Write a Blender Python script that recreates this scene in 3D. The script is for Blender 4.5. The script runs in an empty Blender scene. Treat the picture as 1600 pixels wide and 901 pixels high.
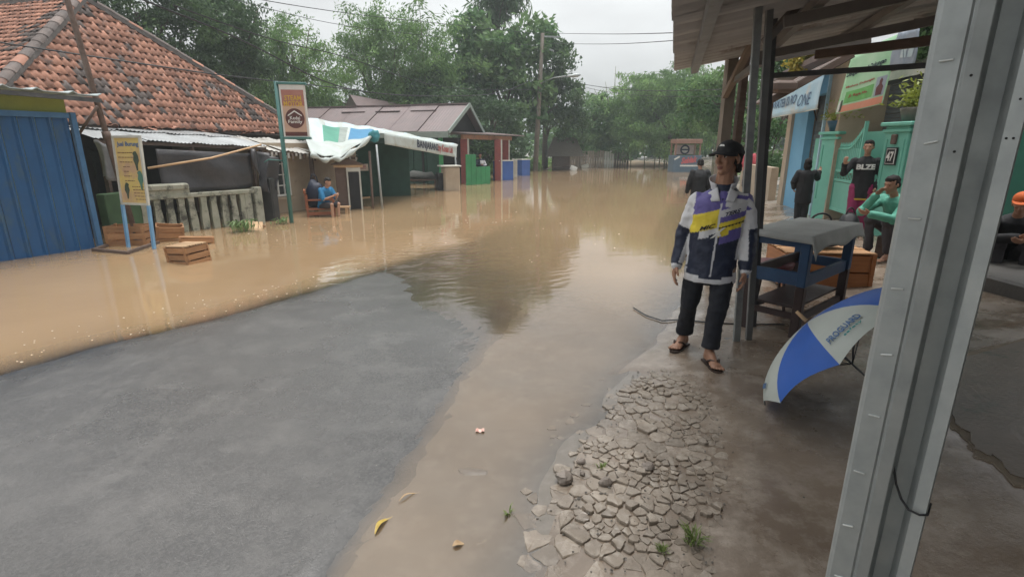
import bpy, math, random
import numpy as np
from mathutils import Vector, Matrix, noise as mnoise

random.seed(7)
rng = np.random.default_rng(7)
SC = bpy.context.scene
COL = SC.collection
R = math.radians

# ------------------------------------------------------------------ camera
EYE = 1.6
FPX = 802.0                       # focal length in pixels of the 1600 px wide photograph
PITCH = math.atan(0.2736)
cam_data = bpy.data.cameras.new("camera")
cam = bpy.data.objects.new("camera", cam_data)
COL.objects.link(cam)
cam.location = (0, 0, EYE)
cam.rotation_euler = (math.pi / 2 - PITCH, 0, 0)
cam_data.sensor_width = 36.0
cam_data.lens = 36.0 * FPX / 1600.0
cam_data.clip_start = 0.05
cam_data.clip_end = 2000
SC.camera = cam

# ------------------------------------------------------------------ sky and sun (overcast)
SUN_EL, SUN_ROT = R(82), R(20)
world = bpy.data.worlds.new("World")
SC.world = world
world.use_nodes = True
wn, wl = world.node_tree.nodes, world.node_tree.links
wn.clear()
w_out = wn.new("ShaderNodeOutputWorld")
w_bg = wn.new("ShaderNodeBackground")
w_sky = wn.new("ShaderNodeTexSky")
w_sky.sky_type = 'NISHITA'
w_sky.sun_disc = False
w_sky.sun_elevation = SUN_EL
w_sky.sun_rotation = SUN_ROT
w_sky.air_density = 1.0
w_sky.dust_density = 4.0
w_hsv = wn.new("ShaderNodeHueSaturation")
w_hsv.inputs["Saturation"].default_value = 0.07
w_tc = wn.new("ShaderNodeTexCoord")
w_map = wn.new("ShaderNodeMapping")
w_map.inputs["Scale"].default_value = (1.0, 1.0, 3.0)
w_noise = wn.new("ShaderNodeTexNoise")
w_noise.inputs["Scale"].default_value = 2.2
w_noise.inputs["Detail"].default_value = 5
w_mr = wn.new("ShaderNodeMapRange")
w_mr.inputs["From Min"].default_value = 0.35
w_mr.inputs["From Max"].default_value = 0.7
w_mr.inputs["To Min"].default_value = 0.0
w_mr.inputs["To Max"].default_value = 0.55
w_mix = wn.new("ShaderNodeMixRGB")
w_mix.inputs[2].default_value = (7.6, 7.9, 7.95, 1)        # the even cloud deck
wl.new(w_tc.outputs["Generated"], w_map.inputs["Vector"])
wl.new(w_map.outputs[0], w_noise.inputs["Vector"])
wl.new(w_noise.outputs["Fac"], w_mr.inputs["Value"])
wl.new(w_sky.outputs[0], w_hsv.inputs["Color"])
wl.new(w_mr.outputs[0], w_mix.inputs[0])
wl.new(w_hsv.outputs[0], w_mix.inputs[1])
# an overcast sky is brighter overhead than at the horizon (as the CIE overcast sky is, here gentler)
w_sep = wn.new("ShaderNodeSeparateXYZ"); wl.new(w_tc.outputs["Generated"], w_sep.inputs[0])
w_el = wn.new("ShaderNodeMapRange")
w_el.inputs["From Min"].default_value = 0.0; w_el.inputs["From Max"].default_value = 1.0
w_el.inputs["To Min"].default_value = 0.62; w_el.inputs["To Max"].default_value = 1.25
wl.new(w_sep.outputs["Z"], w_el.inputs["Value"])
w_mul = wn.new("ShaderNodeMixRGB"); w_mul.blend_type = 'MULTIPLY'; w_mul.inputs[0].default_value = 1.0
wl.new(w_mix.outputs[0], w_mul.inputs[1]); wl.new(w_el.outputs[0], w_mul.inputs[2])
wl.new(w_mul.outputs[0], w_bg.inputs["Color"])
w_bg.inputs["Strength"].default_value = 0.112
wl.new(w_bg.outputs[0], w_out.inputs["Surface"])

sun_data = bpy.data.lights.new("sun", 'SUN')
sun_data.energy = 1.25
sun_data.angle = R(34)
sun_data.color = (1.0, 0.97, 0.93)
sun = bpy.data.objects.new("sun", sun_data)
COL.objects.link(sun)
sun.rotation_euler = (R(90) - SUN_EL, 0, R(180) - SUN_ROT)
sun.location = (0, 0, 30)

SC.view_settings.view_transform = 'Standard'
SC.view_settings.look = 'None'
SC.view_settings.gamma = 1.0
SC.view_settings.exposure = 1.02
SC.cycles.max_bounces = 6
SC.cycles.transparent_max_bounces = 12

# ------------------------------------------------------------------ picture measurements -> places
CP, SP = math.cos(PITCH), math.sin(PITCH)
def ray(px, py):
    v = (py - 450.5) / FPX
    return Vector(((px - 800.0) / FPX, CP - v * SP, -SP - v * CP))
def D(px, py, Y):                 # the point seen at (px, py) that lies Y metres ahead
    d = ray(px, py)
    s = Y / d.y
    return Vector((d.x * s, Y, EYE + d.z * s))
def G(px, py, z=0.0):             # the point seen at (px, py) at height z
    d = ray(px, py)
    s = (z - EYE) / d.z
    return Vector((d.x * s, d.y * s, z))

# ------------------------------------------------------------------ materials
MATS = {}
def mat(name, c1, c2=None, rough=0.6, scale=6.0, bump=0.0, bscale=40.0, metal=0.0, spec=0.4,
        var=0.0, contrast=1.0, stretch=(1, 1, 1), rough2=None, trans=0.0, dirt=None, dscale=1.5, dthr=0.55, island=0.0):
    if name in MATS:
        return MATS[name]
    m = bpy.data.materials.new(name)
    m.use_nodes = True
    n, l = m.node_tree.nodes, m.node_tree.links
    bs = n["Principled BSDF"]
    c2 = c2 or tuple(x * 0.7 for x in c1)
    geo = n.new("ShaderNodeNewGeometry")
    mp = n.new("ShaderNodeMapping"); mp.inputs["Scale"].default_value = stretch
    l.new(geo.outputs["Position"], mp.inputs["Vector"])
    nz = n.new("ShaderNodeTexNoise"); nz.inputs["Scale"].default_value = scale; nz.inputs["Detail"].default_value = 6
    nz.inputs["Roughness"].default_value = 0.6
    l.new(mp.outputs[0], nz.inputs["Vector"])
    mr = n.new("ShaderNodeMapRange")
    mr.inputs["From Min"].default_value = 0.5 - 0.22 / contrast
    mr.inputs["From Max"].default_value = 0.5 + 0.22 / contrast
    l.new(nz.outputs["Fac"], mr.inputs["Value"])
    mx = n.new("ShaderNodeMixRGB")
    mx.inputs[1].default_value = (*c1, 1); mx.inputs[2].default_value = (*c2, 1)
    l.new(mr.outputs[0], mx.inputs[0])
    col = mx.outputs[0]
    if dirt:
        dn = n.new("ShaderNodeTexNoise"); dn.inputs["Scale"].default_value = dscale; dn.inputs["Detail"].default_value = 8
        dn.inputs["Roughness"].default_value = 0.7
        l.new(mp.outputs[0], dn.inputs["Vector"])
        dm = n.new("ShaderNodeMapRange"); dm.inputs["From Min"].default_value = dthr; dm.inputs["From Max"].default_value = dthr + 0.12
        l.new(dn.outputs["Fac"], dm.inputs["Value"])
        dx = n.new("ShaderNodeMixRGB"); dx.inputs[2].default_value = (*dirt, 1)
        l.new(dm.outputs[0], dx.inputs[0]); l.new(col, dx.inputs[1])
        col = dx.outputs[0]
    if var or island:
        oi = n.new("ShaderNodeObjectInfo")
        vm = n.new("ShaderNodeMapRange")
        a = max(var, island)
        vm.inputs["To Min"].default_value = 1 - a; vm.inputs["To Max"].default_value = 1 + a
        l.new(geo.outputs["Random Per Island"] if island else oi.outputs["Random"], vm.inputs["Value"])
        vx = n.new("ShaderNodeMixRGB"); vx.blend_type = 'MULTIPLY'; vx.inputs[0].default_value = 1.0
        l.new(col, vx.inputs[1]); l.new(vm.outputs[0], vx.inputs[2])
        col = vx.outputs[0]
    l.new(col, bs.inputs["Base Color"])
    bs.inputs["Roughness"].default_value = rough
    if rough2 is not None:
        rm = n.new("ShaderNodeMapRange")
        rm.inputs["From Min"].default_value = 0.35; rm.inputs["From Max"].default_value = 0.65
        rm.inputs["To Min"].default_value = rough; rm.inputs["To Max"].default_value = rough2
        l.new(nz.outputs["Fac"], rm.inputs["Value"]); l.new(rm.outputs[0], bs.inputs["Roughness"])
    bs.inputs["Metallic"].default_value = metal
    bs.inputs["Specular IOR Level"].default_value = spec
    if bump:
        bn = n.new("ShaderNodeTexNoise"); bn.inputs["Scale"].default_value = bscale; bn.inputs["Detail"].default_value = 5
        l.new(mp.outputs[0], bn.inputs["Vector"])
        bb = n.new("ShaderNodeBump"); bb.inputs["Strength"].default_value = 1.0; bb.inputs["Distance"].default_value = bump
        l.new(bn.outputs["Fac"], bb.inputs["Height"]); l.new(bb.outputs[0], bs.inputs["Normal"])
    if trans:
        out = n["Material Output"]
        tr = n.new("ShaderNodeBsdfTranslucent")
        l.new(col, tr.inputs["Color"])
        ms = n.new("ShaderNodeMixShader"); ms.inputs[0].default_value = trans
        l.new(bs.outputs[0], ms.inputs[1]); l.new(tr.outputs[0], ms.inputs[2]); l.new(ms.outputs[0], out.inputs["Surface"])
    MATS[name] = m
    return m

# ------------------------------------------------------------------ object helpers
def tag(o, label=None, cat=None, group=None, kind=None):
    if label: o["label"] = label
    if cat: o["category"] = cat
    if group: o["group"] = group
    if kind: o["kind"] = kind
    return o
def root(name, label, cat, loc=(0, 0, 0), group=None):
    o = bpy.data.objects.new(name, None)
    o.empty_display_size = 0.1
    COL.objects.link(o)
    o.location = loc
    return tag(o, label, cat, group)
def origin(o):
    v = Vector((0, 0, 0))
    while o is not None:
        v += o.location
        o = o.parent
    return v
def put(o, parent):
    COL.objects.link(o)
    if parent is not None:
        o.parent = parent
    return o
def piece(name, me, parent, M4):  # an alike piece that shares its mesh; M4 is its place in the world
    o = bpy.data.objects.new(name, me)
    put(o, parent)
    o.matrix_basis = Matrix.Translation(-origin(parent)) @ M4 if parent is not None else M4
    return o
def copy_tree(o, parent=None):
    c = o.copy()
    COL.objects.link(c)
    c.parent = parent
    for ch in list(o.children):
        copy_tree(ch, c)
    return c

def basis(xa, ya, za, loc=(0, 0, 0)):
    m = Matrix((xa, ya, za)).transposed().to_4x4()
    m.translation = Vector(loc)
    return m
def frame_from(d, up=Vector((0, 0, 1))):
    d = d.normalized()
    if abs(d.dot(up)) > 0.98:
        up = Vector((0, 1, 0))
    s = d.cross(up).normalized()
    u = s.cross(d).normalized()
    return s, u, d

class MB:
    def __init__(self):
        self.v, self.f, self.mi, self.cur = [], [], [], 0
    def add(self, vs, fs):
        b = len(self.v)
        self.v += [tuple(x) for x in vs]
        self.f += [tuple(i + b for i in f) for f in fs]
        self.mi += [self.cur] * len(fs)
        return self
    def box(self, c, s, M3=None, bev=0.0):
        c = Vector(c)
        hx, hy, hz = s[0] / 2, s[1] / 2, s[2] / 2
        if bev:
            return self._bbox(c, hx, hy, hz, bev, M3)
        vs = [Vector((x, y, z)) for z in (-hz, hz) for y in (-hy, hy) for x in (-hx, hx)]
        if M3 is not None: vs = [M3 @ q for q in vs]
        return self.add([q + c for q in vs], [(0, 2, 3, 1), (4, 5, 7, 6), (0, 1, 5, 4), (2, 6, 7, 3), (0, 4, 6, 2), (1, 3, 7, 5)])
    def _bbox(self, c, hx, hy, hz, b, M3):
        vs, fs = [], []
        prof = [(-hx + b, -hy), (hx - b, -hy), (hx, -hy + b), (hx, hy - b), (hx - b, hy), (-hx + b, hy), (-hx, hy - b), (-hx, -hy + b)]
        k = (hx - b) / hx if hx else 1
        ky = (hy - b) / hy if hy else 1
        rings = [(-hz, k, ky), (-hz + b, 1, 1), (hz - b, 1, 1), (hz, k, ky)]
        for z, a, bb in rings:
            for x, y in prof: vs.append(Vector((x * a, y * bb, z)))
        if M3 is not None: vs = [M3 @ q for q in vs]
        fs.append(tuple(range(7, -1, -1)))
        for r in range(3):
            for i in range(8):
                j = (i + 1) % 8
                fs.append((r * 8 + i, r * 8 + j, r * 8 + 8 + j, r * 8 + 8 + i))
        fs.append(tuple(range(24, 32)))
        return self.add([q + c for q in vs], fs)
    def beam(self, a, b, w, h, up=Vector((0, 0, 1)), bev=0.0):
        a, b = Vector(a), Vector(b)
        s, u, d = frame_from(b - a, Vector(up))
        M3 = Matrix((s, u, d)).transposed()
        return self.box((a + b) / 2, (w, h, (b - a).length), M3, bev)
    def tube(self, pts, rad, n=8, cap=True, ry=None):
        pts = [Vector(p) for p in pts]
        if not hasattr(rad, '__len__'): rad = [rad] * len(pts)
        vs, fs = [], []
        ref = None
        for i, p in enumerate(pts):
            d = (pts[min(i + 1, len(pts) - 1)] - pts[max(i - 1, 0)])
            s, u, d = frame_from(d)
            if ref is not None:
                s = (ref - d * ref.dot(d)).normalized()
                u = s.cross(d).normalized()
            ref = s
            for k in range(n):
                t = 2 * math.pi * k / n
                vs.append(p + s * (math.cos(t) * rad[i]) + u * (math.sin(t) * (rad[i] if ry is None else ry[i])))
        for i in range(len(pts) - 1):
            for k in range(n):
                j = (k + 1) % n
                fs.append((i * n + k, i * n + j, i * n + n + j, i * n + n + k))
        if cap:
            fs.append(tuple(range(n - 1, -1, -1)))
            b = (len(pts) - 1) * n
            fs.append(tuple(range(b, b + n)))
        return self.add(vs, fs)
    def ball(self, c, r, n=12, m=8, M3=None):
        if not hasattr(r, '__len__'): r = (r, r, r)
        c = Vector(c)
        vs = [Vector((0, 0, -r[2]))]
        for i in range(1, m):
            t = -math.pi / 2 + math.pi * i / m
            for k in range(n):
                a = 2 * math.pi * k / n
                vs.append(Vector((r[0] * math.cos(t) * math.cos(a), r[1] * math.cos(t) * math.sin(a), r[2] * math.sin(t))))
        vs.append(Vector((0, 0, r[2])))
        if M3 is not None: vs = [M3 @ q for q in vs]
        fs = [(0, 1 + (k + 1) % n, 1 + k) for k in range(n)]
        for i in range(m - 2):
            for k in range(n):
                j = (k + 1) % n
                a = 1 + i * n
                fs.append((a + k, a + j, a + n + j, a + n + k))
        a = 1 + (m - 2) * n
        fs += [(a + k, a + (k + 1) % n, len(vs) - 1) for k in range(n)]
        return self.add([q + c for q in vs], fs)
    def prism(self, poly, h, M4=None):           # polygon in xy, raised by h
        n = len(poly)
        vs = [Vector((p[0], p[1], 0)) for p in poly] + [Vector((p[0], p[1], h)) for p in poly]
        if M4 is not None: vs = [M4 @ q for q in vs]
        fs = [tuple(range(n - 1, -1, -1)), tuple(range(n, 2 * n))] + [(i, (i + 1) % n, n + (i + 1) % n, n + i) for i in range(n)]
        return self.add(vs, fs)
    def sheet(self, fn, nu, nv, thick=0.0):      # fn(s,t) -> point, s,t in 0..1
        vs = [Vector(fn(i / nu, j / nv)) for j in range(nv + 1) for i in range(nu + 1)]
        q = lambda i, j: j * (nu + 1) + i
        fs = [(q(i, j), q(i + 1, j), q(i + 1, j + 1), q(i, j + 1)) for j in range(nv) for i in range(nu)]
        if thick:
            nrm = (vs[q(1, 0)] - vs[0]).cross(vs[q(0, 1)] - vs[0]).normalized() * thick
            b = len(vs)
            vs += [p - nrm for p in vs]
            fs += [tuple(b + k for k in reversed(f)) for f in list(fs)]
            bd = [q(i, 0) for i in range(nu + 1)] + [q(nu, j) for j in range(1, nv + 1)] + [q(i, nv) for i in range(nu - 1, -1, -1)] + [q(0, j) for j in range(nv - 1, 0, -1)]
            for k in range(len(bd)):
                a, c = bd[k], bd[(k + 1) % len(bd)]
                fs.append((a, b + a, b + c, c))
        return self.add(vs, fs)
    def mesh(self, name, mats, smooth=False, off=None):
        me = bpy.data.meshes.new(name)
        vs = self.v if off is None else [(a - off[0], b - off[1], c - off[2]) for a, b, c in self.v]
        me.from_pydata(vs, [], self.f)
        if not isinstance(mats, (list, tuple)): mats = [mats]
        for m in mats: me.materials.append(m)
        if any(self.mi): me.polygons.foreach_set("material_index", self.mi)
        if smooth:
            me.polygons.foreach_set("use_smooth", [True] * len(self.f))
        me.update()
        return me
    def build(self, name, mats, parent=None, smooth=False, base=None):
        if parent is not None:
            o = bpy.data.objects.new(name, self.mesh(name, mats, smooth, origin(parent)))
            return put(o, parent)
        if base is None:
            a = np.array(self.v)
            lo, hi = a.min(0), a.max(0)
            c = (lo + hi) / 2
            base = (c[0], c[1], lo[2]) if abs(c[0]) + abs(c[1]) > 0.5 else (0, 0, 0)
        base = Vector([float(q) for q in base])
        o = bpy.data.objects.new(name, self.mesh(name, mats, smooth, base))
        put(o, None)
        o.location = base
        return o

def np_mesh(name, verts, faces, mats, mi=None, smooth=False):
    me = bpy.data.meshes.new(name)
    k = faces.shape[1]
    me.vertices.add(len(verts)); me.vertices.foreach_set("co", np.ascontiguousarray(verts, dtype=np.float32).ravel())
    me.loops.add(faces.size); me.loops.foreach_set("vertex_index", np.ascontiguousarray(faces, dtype=np.int32).ravel())
    me.polygons.add(len(faces)); me.polygons.foreach_set("loop_start", np.arange(0, faces.size, k, dtype=np.int32))
    if not isinstance(mats, (list, tuple)): mats = [mats]
    for m in mats: me.materials.append(m)
    if mi is not None: me.polygons.foreach_set("material_index", np.ascontiguousarray(mi, dtype=np.int32))
    if smooth: me.polygons.foreach_set("use_smooth", np.ones(len(faces), dtype=bool))
    me.update(calc_edges=True)
    me.validate()
    return me

TXT = {}
def text_mesh(body, bold=0.0, ext=0.004, shear=0.0):
    key = (body, bold, ext, shear)
    if key in TXT: return TXT[key].copy()
    cu = bpy.data.curves.new("lettering", 'FONT')
    cu.body = body; cu.size = 1.0; cu.align_x = 'CENTER'; cu.align_y = 'CENTER'
    cu.offset = bold; cu.extrude = ext; cu.resolution_u = 2; cu.shear = shear
    tmp = bpy.data.objects.new("lettering", cu)
    me = bpy.data.meshes.new_from_object(tmp)
    bpy.data.objects.remove(tmp)
    TXT[key] = me
    return me.copy()
def lettering(body, m, parent, c, right, up, height, width=None, bold=0.0, lift=0.004, name="lettering", shear=0.0, warp=None):
    """flat print: letters of the built-in font fitted into width x height, centred at c"""
    me = text_mesh(body, bold, 0.002, shear)
    co = np.empty(len(me.vertices) * 3, dtype=np.float32); me.vertices.foreach_get("co", co)
    co = co.reshape(-1, 3)
    lo, hi = co.min(0), co.max(0)
    co -= (lo + hi) / 2
    sy = height / max(hi[1] - lo[1], 1e-4)
    sx = sy if width is None else width / max(hi[0] - lo[0], 1e-4)
    right, up, c = Vector(right).normalized(), Vector(up).normalized(), Vector(c)
    nz = right.cross(up).normalized()
    og = origin(parent)
    pts = []
    for x, y, z in co:
        if warp is not None:
            p = warp(x * sx, y * sy, lift + z * 0.5)
        else:
            p = c + right * float(x * sx) + up * float(y * sy) + nz * float(lift + z * 0.5)
        pts.append(p - og)
    me.vertices.foreach_set("co", np.array([tuple(p) for p in pts], dtype=np.float32).ravel())
    me.materials.clear(); me.materials.append(m)
    me.update()
    return put(bpy.data.objects.new(name, me), parent)

# --- plain materials used in many places
m_steel = mat("galvanised_steel", (0.36, 0.38, 0.38), (0.27, 0.29, 0.29), rough=0.42, scale=14, metal=0.55, bump=0.0006, bscale=60, rough2=0.6)
m_rust = mat("rusty_steel", (0.10, 0.065, 0.05), (0.17, 0.12, 0.10), rough=0.7, scale=12, metal=0.2)
m_darkmetal = mat("dark_steel", (0.06, 0.062, 0.066), (0.11, 0.11, 0.11), rough=0.55, scale=8, metal=0.3)
m_black = mat("black_plastic", (0.012, 0.012, 0.014), (0.02, 0.02, 0.022), rough=0.45)
m_wood = mat("crate_wood", (0.36, 0.19, 0.085), (0.24, 0.115, 0.05), rough=0.65, scale=5, stretch=(1, 1, 6), var=0.22, bump=0.001, bscale=30)
m_wood_pale = mat("pale_wood", (0.48, 0.33, 0.19), (0.36, 0.22, 0.12), rough=0.65, scale=5, stretch=(1, 1, 5), var=0.18)
m_wood_dark = mat("dark_wood", (0.075, 0.05, 0.04), (0.13, 0.09, 0.07), rough=0.7, scale=5, stretch=(1, 1, 4), var=0.15)
m_white = mat("white_paint", (0.72, 0.72, 0.69), (0.58, 0.57, 0.53), rough=0.5, scale=5)
m_corr = mat("corrugated_zinc", (0.33, 0.345, 0.35), (0.23, 0.235, 0.235), rough=0.45, metal=0.35, scale=3, dirt=(0.16, 0.12, 0.10), dscale=1.2, dthr=0.62, var=0.08)
# ================================================================== GROUND, ROAD, WATER
def wob(x, y, s, seed=0.0):
    return (np.sin(x * 1.7 * s + seed + 1.3 * np.sin(y * 1.1 * s + seed)) + np.sin(y * 2.3 * s - seed * 2 + 1.7 * np.sin(x * 0.9 * s))
            + 0.6 * np.sin((x + y) * 3.9 * s + seed * 3) + 0.5 * np.sin((x - 1.4 * y) * 6.1 * s + seed)) / 3.1
XR_Y = [-6, 0, 1.62, 3.4, 6.5, 10, 27, 45, 60]
XR_X = [-2.1, -1.09, -0.80, -0.46, 0.25, 1.1, 4.6, 10, 17]
XB_Y = [-6, 0, 1.6, 2.5, 3.4, 4.34, 5.5, 7, 12, 20, 40, 60]
XB_X = [-1.0, -0.25, -0.03, 0.27, 0.80, 1.36, 2.0, 2.8, 4.7, 7.4, 15.5, 26]
def x_road(y): return np.interp(y, XR_Y, XR_X)
def x_bank(y): return np.interp(y, XB_Y, XB_X)
def smin(a, b, k): return -k * np.logaddexp(-a / k, -b / k)
def smax(a, b, k): return k * np.logaddexp(a / k, b / k)
def asphalt_z(x, y):
    d1 = (x + 3.7) * 0.857 - (y - 3.4) * 0.514 + 0.10 * wob(x, y, 0.8, 2)
    d2 = (x + 1.84) * -0.903 + (y - 6.5) * -0.428 + 0.25 * wob(x, y, 0.5, 5)
    z1 = np.where(d1 > 0, 0.045 * d1, 0.17 * d1)
    z2 = np.where(d2 > 0, 0.014 * d2, np.where(d2 > -1.6, 0.013 * d2, -0.0208 + 0.03 * (d2 + 1.6)))
    z = smin(smin(z1, z2, 0.006), np.full_like(z1, 0.045), 0.008)
    return np.maximum(z + 0.0025 * wob(x, y, 1.6, 1), -0.45)
def ground_z(x, y):
    x = np.asarray(x, dtype=float); y = np.asarray(y, dtype=float)
    u = x - x_road(y) + 0.018 * wob(x, y, 2.5, 3) + 0.022 * wob(x, y, 6.0, 9) + 0.012 * wob(x, y, 11.0, 4)
    v = x - x_bank(y) + 0.07 * wob(x, y, 1.8, 4)
    za = asphalt_z(x, y)
    zg = np.minimum(-0.016 + 0.005 * wob(x, y, 2.2, 8), za)
    t = np.clip((u + 0.05) / 0.26, 0, 1); t = t * t * (3 - 2 * t)
    road = za * (1 - t) + zg * t
    bank = np.where(v > 0, 0.060 * (1 - np.exp(-np.maximum(v, 0) / 0.50)) + 0.10 * np.clip(v - 1.3, 0, 2.4), 0.07 * v)
    bank = np.minimum(bank, 0.31) + 0.005 * wob(x, y, 2.4, 6)
    z = np.where(v > -1.2, smax(road, bank, 0.004), road)
    far = np.clip((y - 47) / 6, 0, 1) * 0.9 + np.clip((-x - 27) / 8, 0, 1) * 0.9 + np.clip((x - 18) / 10, 0, 1) * 0.3
    return z + far
def gz(x, y): return float(ground_z(np.array([float(x)]), np.array([float(y)]))[0])

def axis(lo, a, b, hi, fine, grow):
    mid = list(np.arange(a, b + 1e-6, fine))
    out, s, p = [], fine, b
    while p < hi:
        s *= grow; p += s; out.append(p)
    left, s, p = [], fine, a
    while p > lo:
        s *= grow; p -= s; left.append(p)
    return np.array(left[::-1] + mid + out)
GX = axis(-320, -7.5, 6.5, 320, 0.075, 1.14)
GY = axis(-60, 0.9, 9.0, 420, 0.075, 1.06)
XX, YY = np.meshgrid(GX, GY)
ZZ = ground_z(XX, YY)
def grid_faces(nx, ny):
    i = np.arange(nx - 1)[None, :] + (np.arange(ny - 1) * nx)[:, None]
    return np.stack([i, i + 1, i + 1 + nx, i + nx], -1).reshape(-1, 4)

# ---- materials of the ground
def ground_material(name, cols, scales, rough, bump, bscale, wet_scale=1.2, agg=None, var=0.0, soaked=0.10, wet=(0.42, 0.62)):
    m = bpy.data.materials.new(name); m.use_nodes = True
    n, l = m.node_tree.nodes, m.node_tree.links
    bs = n["Principled BSDF"]
    geo = n.new("ShaderNodeNewGeometry")
    def noise(s, d=6, r=0.6):
        z = n.new("ShaderNodeTexNoise"); z.inputs["Scale"].default_value = s; z.inputs["Detail"].default_value = d; z.inputs["Roughness"].default_value = r
        l.new(geo.outputs["Position"], z.inputs["Vector"]); return z.outputs["Fac"]
    def rng_(src, a, b, c=0.0, d=1.0):
        z = n.new("ShaderNodeMapRange"); z.inputs["From Min"].default_value = a; z.inputs["From Max"].default_value = b
        z.inputs["To Min"].default_value = c; z.inputs["To Max"].default_value = d; l.new(src, z.inputs["Value"]); return z.outputs[0]
    def mix(f, a, b, mode='MIX'):
        z = n.new("ShaderNodeMixRGB"); z.blend_type = mode
        if isinstance(f, float): z.inputs[0].default_value = f
        else: l.new(f, z.inputs[0])
        for k, q in ((1, a), (2, b)):
            if isinstance(q, tuple): z.inputs[k].default_value = (*q, 1)
            else: l.new(q, z.inputs[k])
        return z.outputs[0]
    col = mix(rng_(noise(scales[0]), 0.35, 0.65), cols[0], cols[1])
    col = mix(rng_(noise(scales[1], 8, 0.7), 0.48, 0.66), col, cols[2])
    if agg:
        vo = n.new("ShaderNodeTexVoronoi"); vo.inputs["Scale"].default_value = agg
        l.new(geo.outputs["Position"], vo.inputs["Vector"])
        col = mix(rng_(vo.outputs["Color"], 0.3, 0.9, 0.0, 0.55), col, tuple(min(1, c * 2.4) for c in cols[0]))
    if var:
        oi = n.new("ShaderNodeObjectInfo")
        col = mix(1.0, col, rng_(oi.outputs["Random"], 0, 1, 1 - var, 1 + var), 'MULTIPLY')
    l.new(col, bs.inputs["Base Color"])
    wetness = rng_(noise(wet_scale, 7, 0.62), wet[0], wet[1])
    rr = n.new("ShaderNodeMapRange"); rr.inputs["To Min"].default_value = rough[0]; rr.inputs["To Max"].default_value = rough[1]
    l.new(wetness, rr.inputs["Value"])
    # soaked margin: whatever lies within a few centimetres of the flood level is wet through and smooth
    sx_ = n.new("ShaderNodeSeparateXYZ"); l.new(geo.outputs["Position"], sx_.inputs[0])
    za_ = n.new("ShaderNodeMath"); za_.operation = 'MULTIPLY_ADD'; l.new(noise(3.5, 6, 0.65), za_.inputs[0]); za_.inputs[1].default_value = 0.03; l.new(sx_.outputs["Z"], za_.inputs[2])
    soak = rng_(za_.outputs[0], 0.016, 0.044)
    sr = n.new("ShaderNodeMixRGB"); l.new(soak, sr.inputs[0]); sr.inputs[1].default_value = (soaked, soaked, soaked, 1); l.new(rr.outputs[0], sr.inputs[2])
    l.new(sr.outputs[0], bs.inputs["Roughness"])
    l.new(mix(1.0, col, rng_(soak, 0, 1, 0.78, 1.0), 'MULTIPLY'), bs.inputs["Base Color"])
    bs.inputs["Specular IOR Level"].default_value = 0.7
    b1 = n.new("ShaderNodeBump"); b1.inputs["Distance"].default_value = bump
    l.new(noise(bscale, 6, 0.7), b1.inputs["Height"])
    st = n.new("ShaderNodeMapRange"); st.inputs["To Min"].default_value = 0.25; st.inputs["To Max"].default_value = 1.0
    l.new(wetness, st.inputs["Value"])
    s2 = n.new("ShaderNodeMath"); s2.operation = 'MULTIPLY'; l.new(st.outputs[0], s2.inputs[0]); l.new(rng_(soak, 0, 1, 0.15, 1.0), s2.inputs[1])
    l.new(s2.outputs[0], b1.inputs["Strength"])
    l.new(b1.outputs[0], bs.inputs["Normal"])
    return m
m_mud = ground_material("wet_mud", [(0.19, 0.165, 0.135), (0.14, 0.12, 0.095), (0.22, 0.19, 0.16)], (2.0, 7.0), (0.15, 0.55), 0.004, 30)
m_asphalt = ground_material("wet_asphalt", [(0.046, 0.044, 0.042), (0.072, 0.069, 0.065), (0.098, 0.093, 0.087)], (0.9, 3.2), (0.20, 0.44), 0.0075, 150, wet_scale=0.5, agg=95, wet=(0.25, 0.75), soaked=0.24)
m_conc = ground_material("wet_concrete", [(0.23, 0.18, 0.135), (0.15, 0.112, 0.08), (0.30, 0.25, 0.20)], (1.6, 6.0), (0.07, 0.52), 0.005, 45, wet_scale=1.8, wet=(0.40, 0.66))
m_chunk = ground_material("broken_concrete", [(0.25, 0.205, 0.16), (0.17, 0.135, 0.10), (0.31, 0.265, 0.215)], (3.0, 14.0), (0.30, 0.75), 0.007, 60, wet_scale=4, var=.17)
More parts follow.
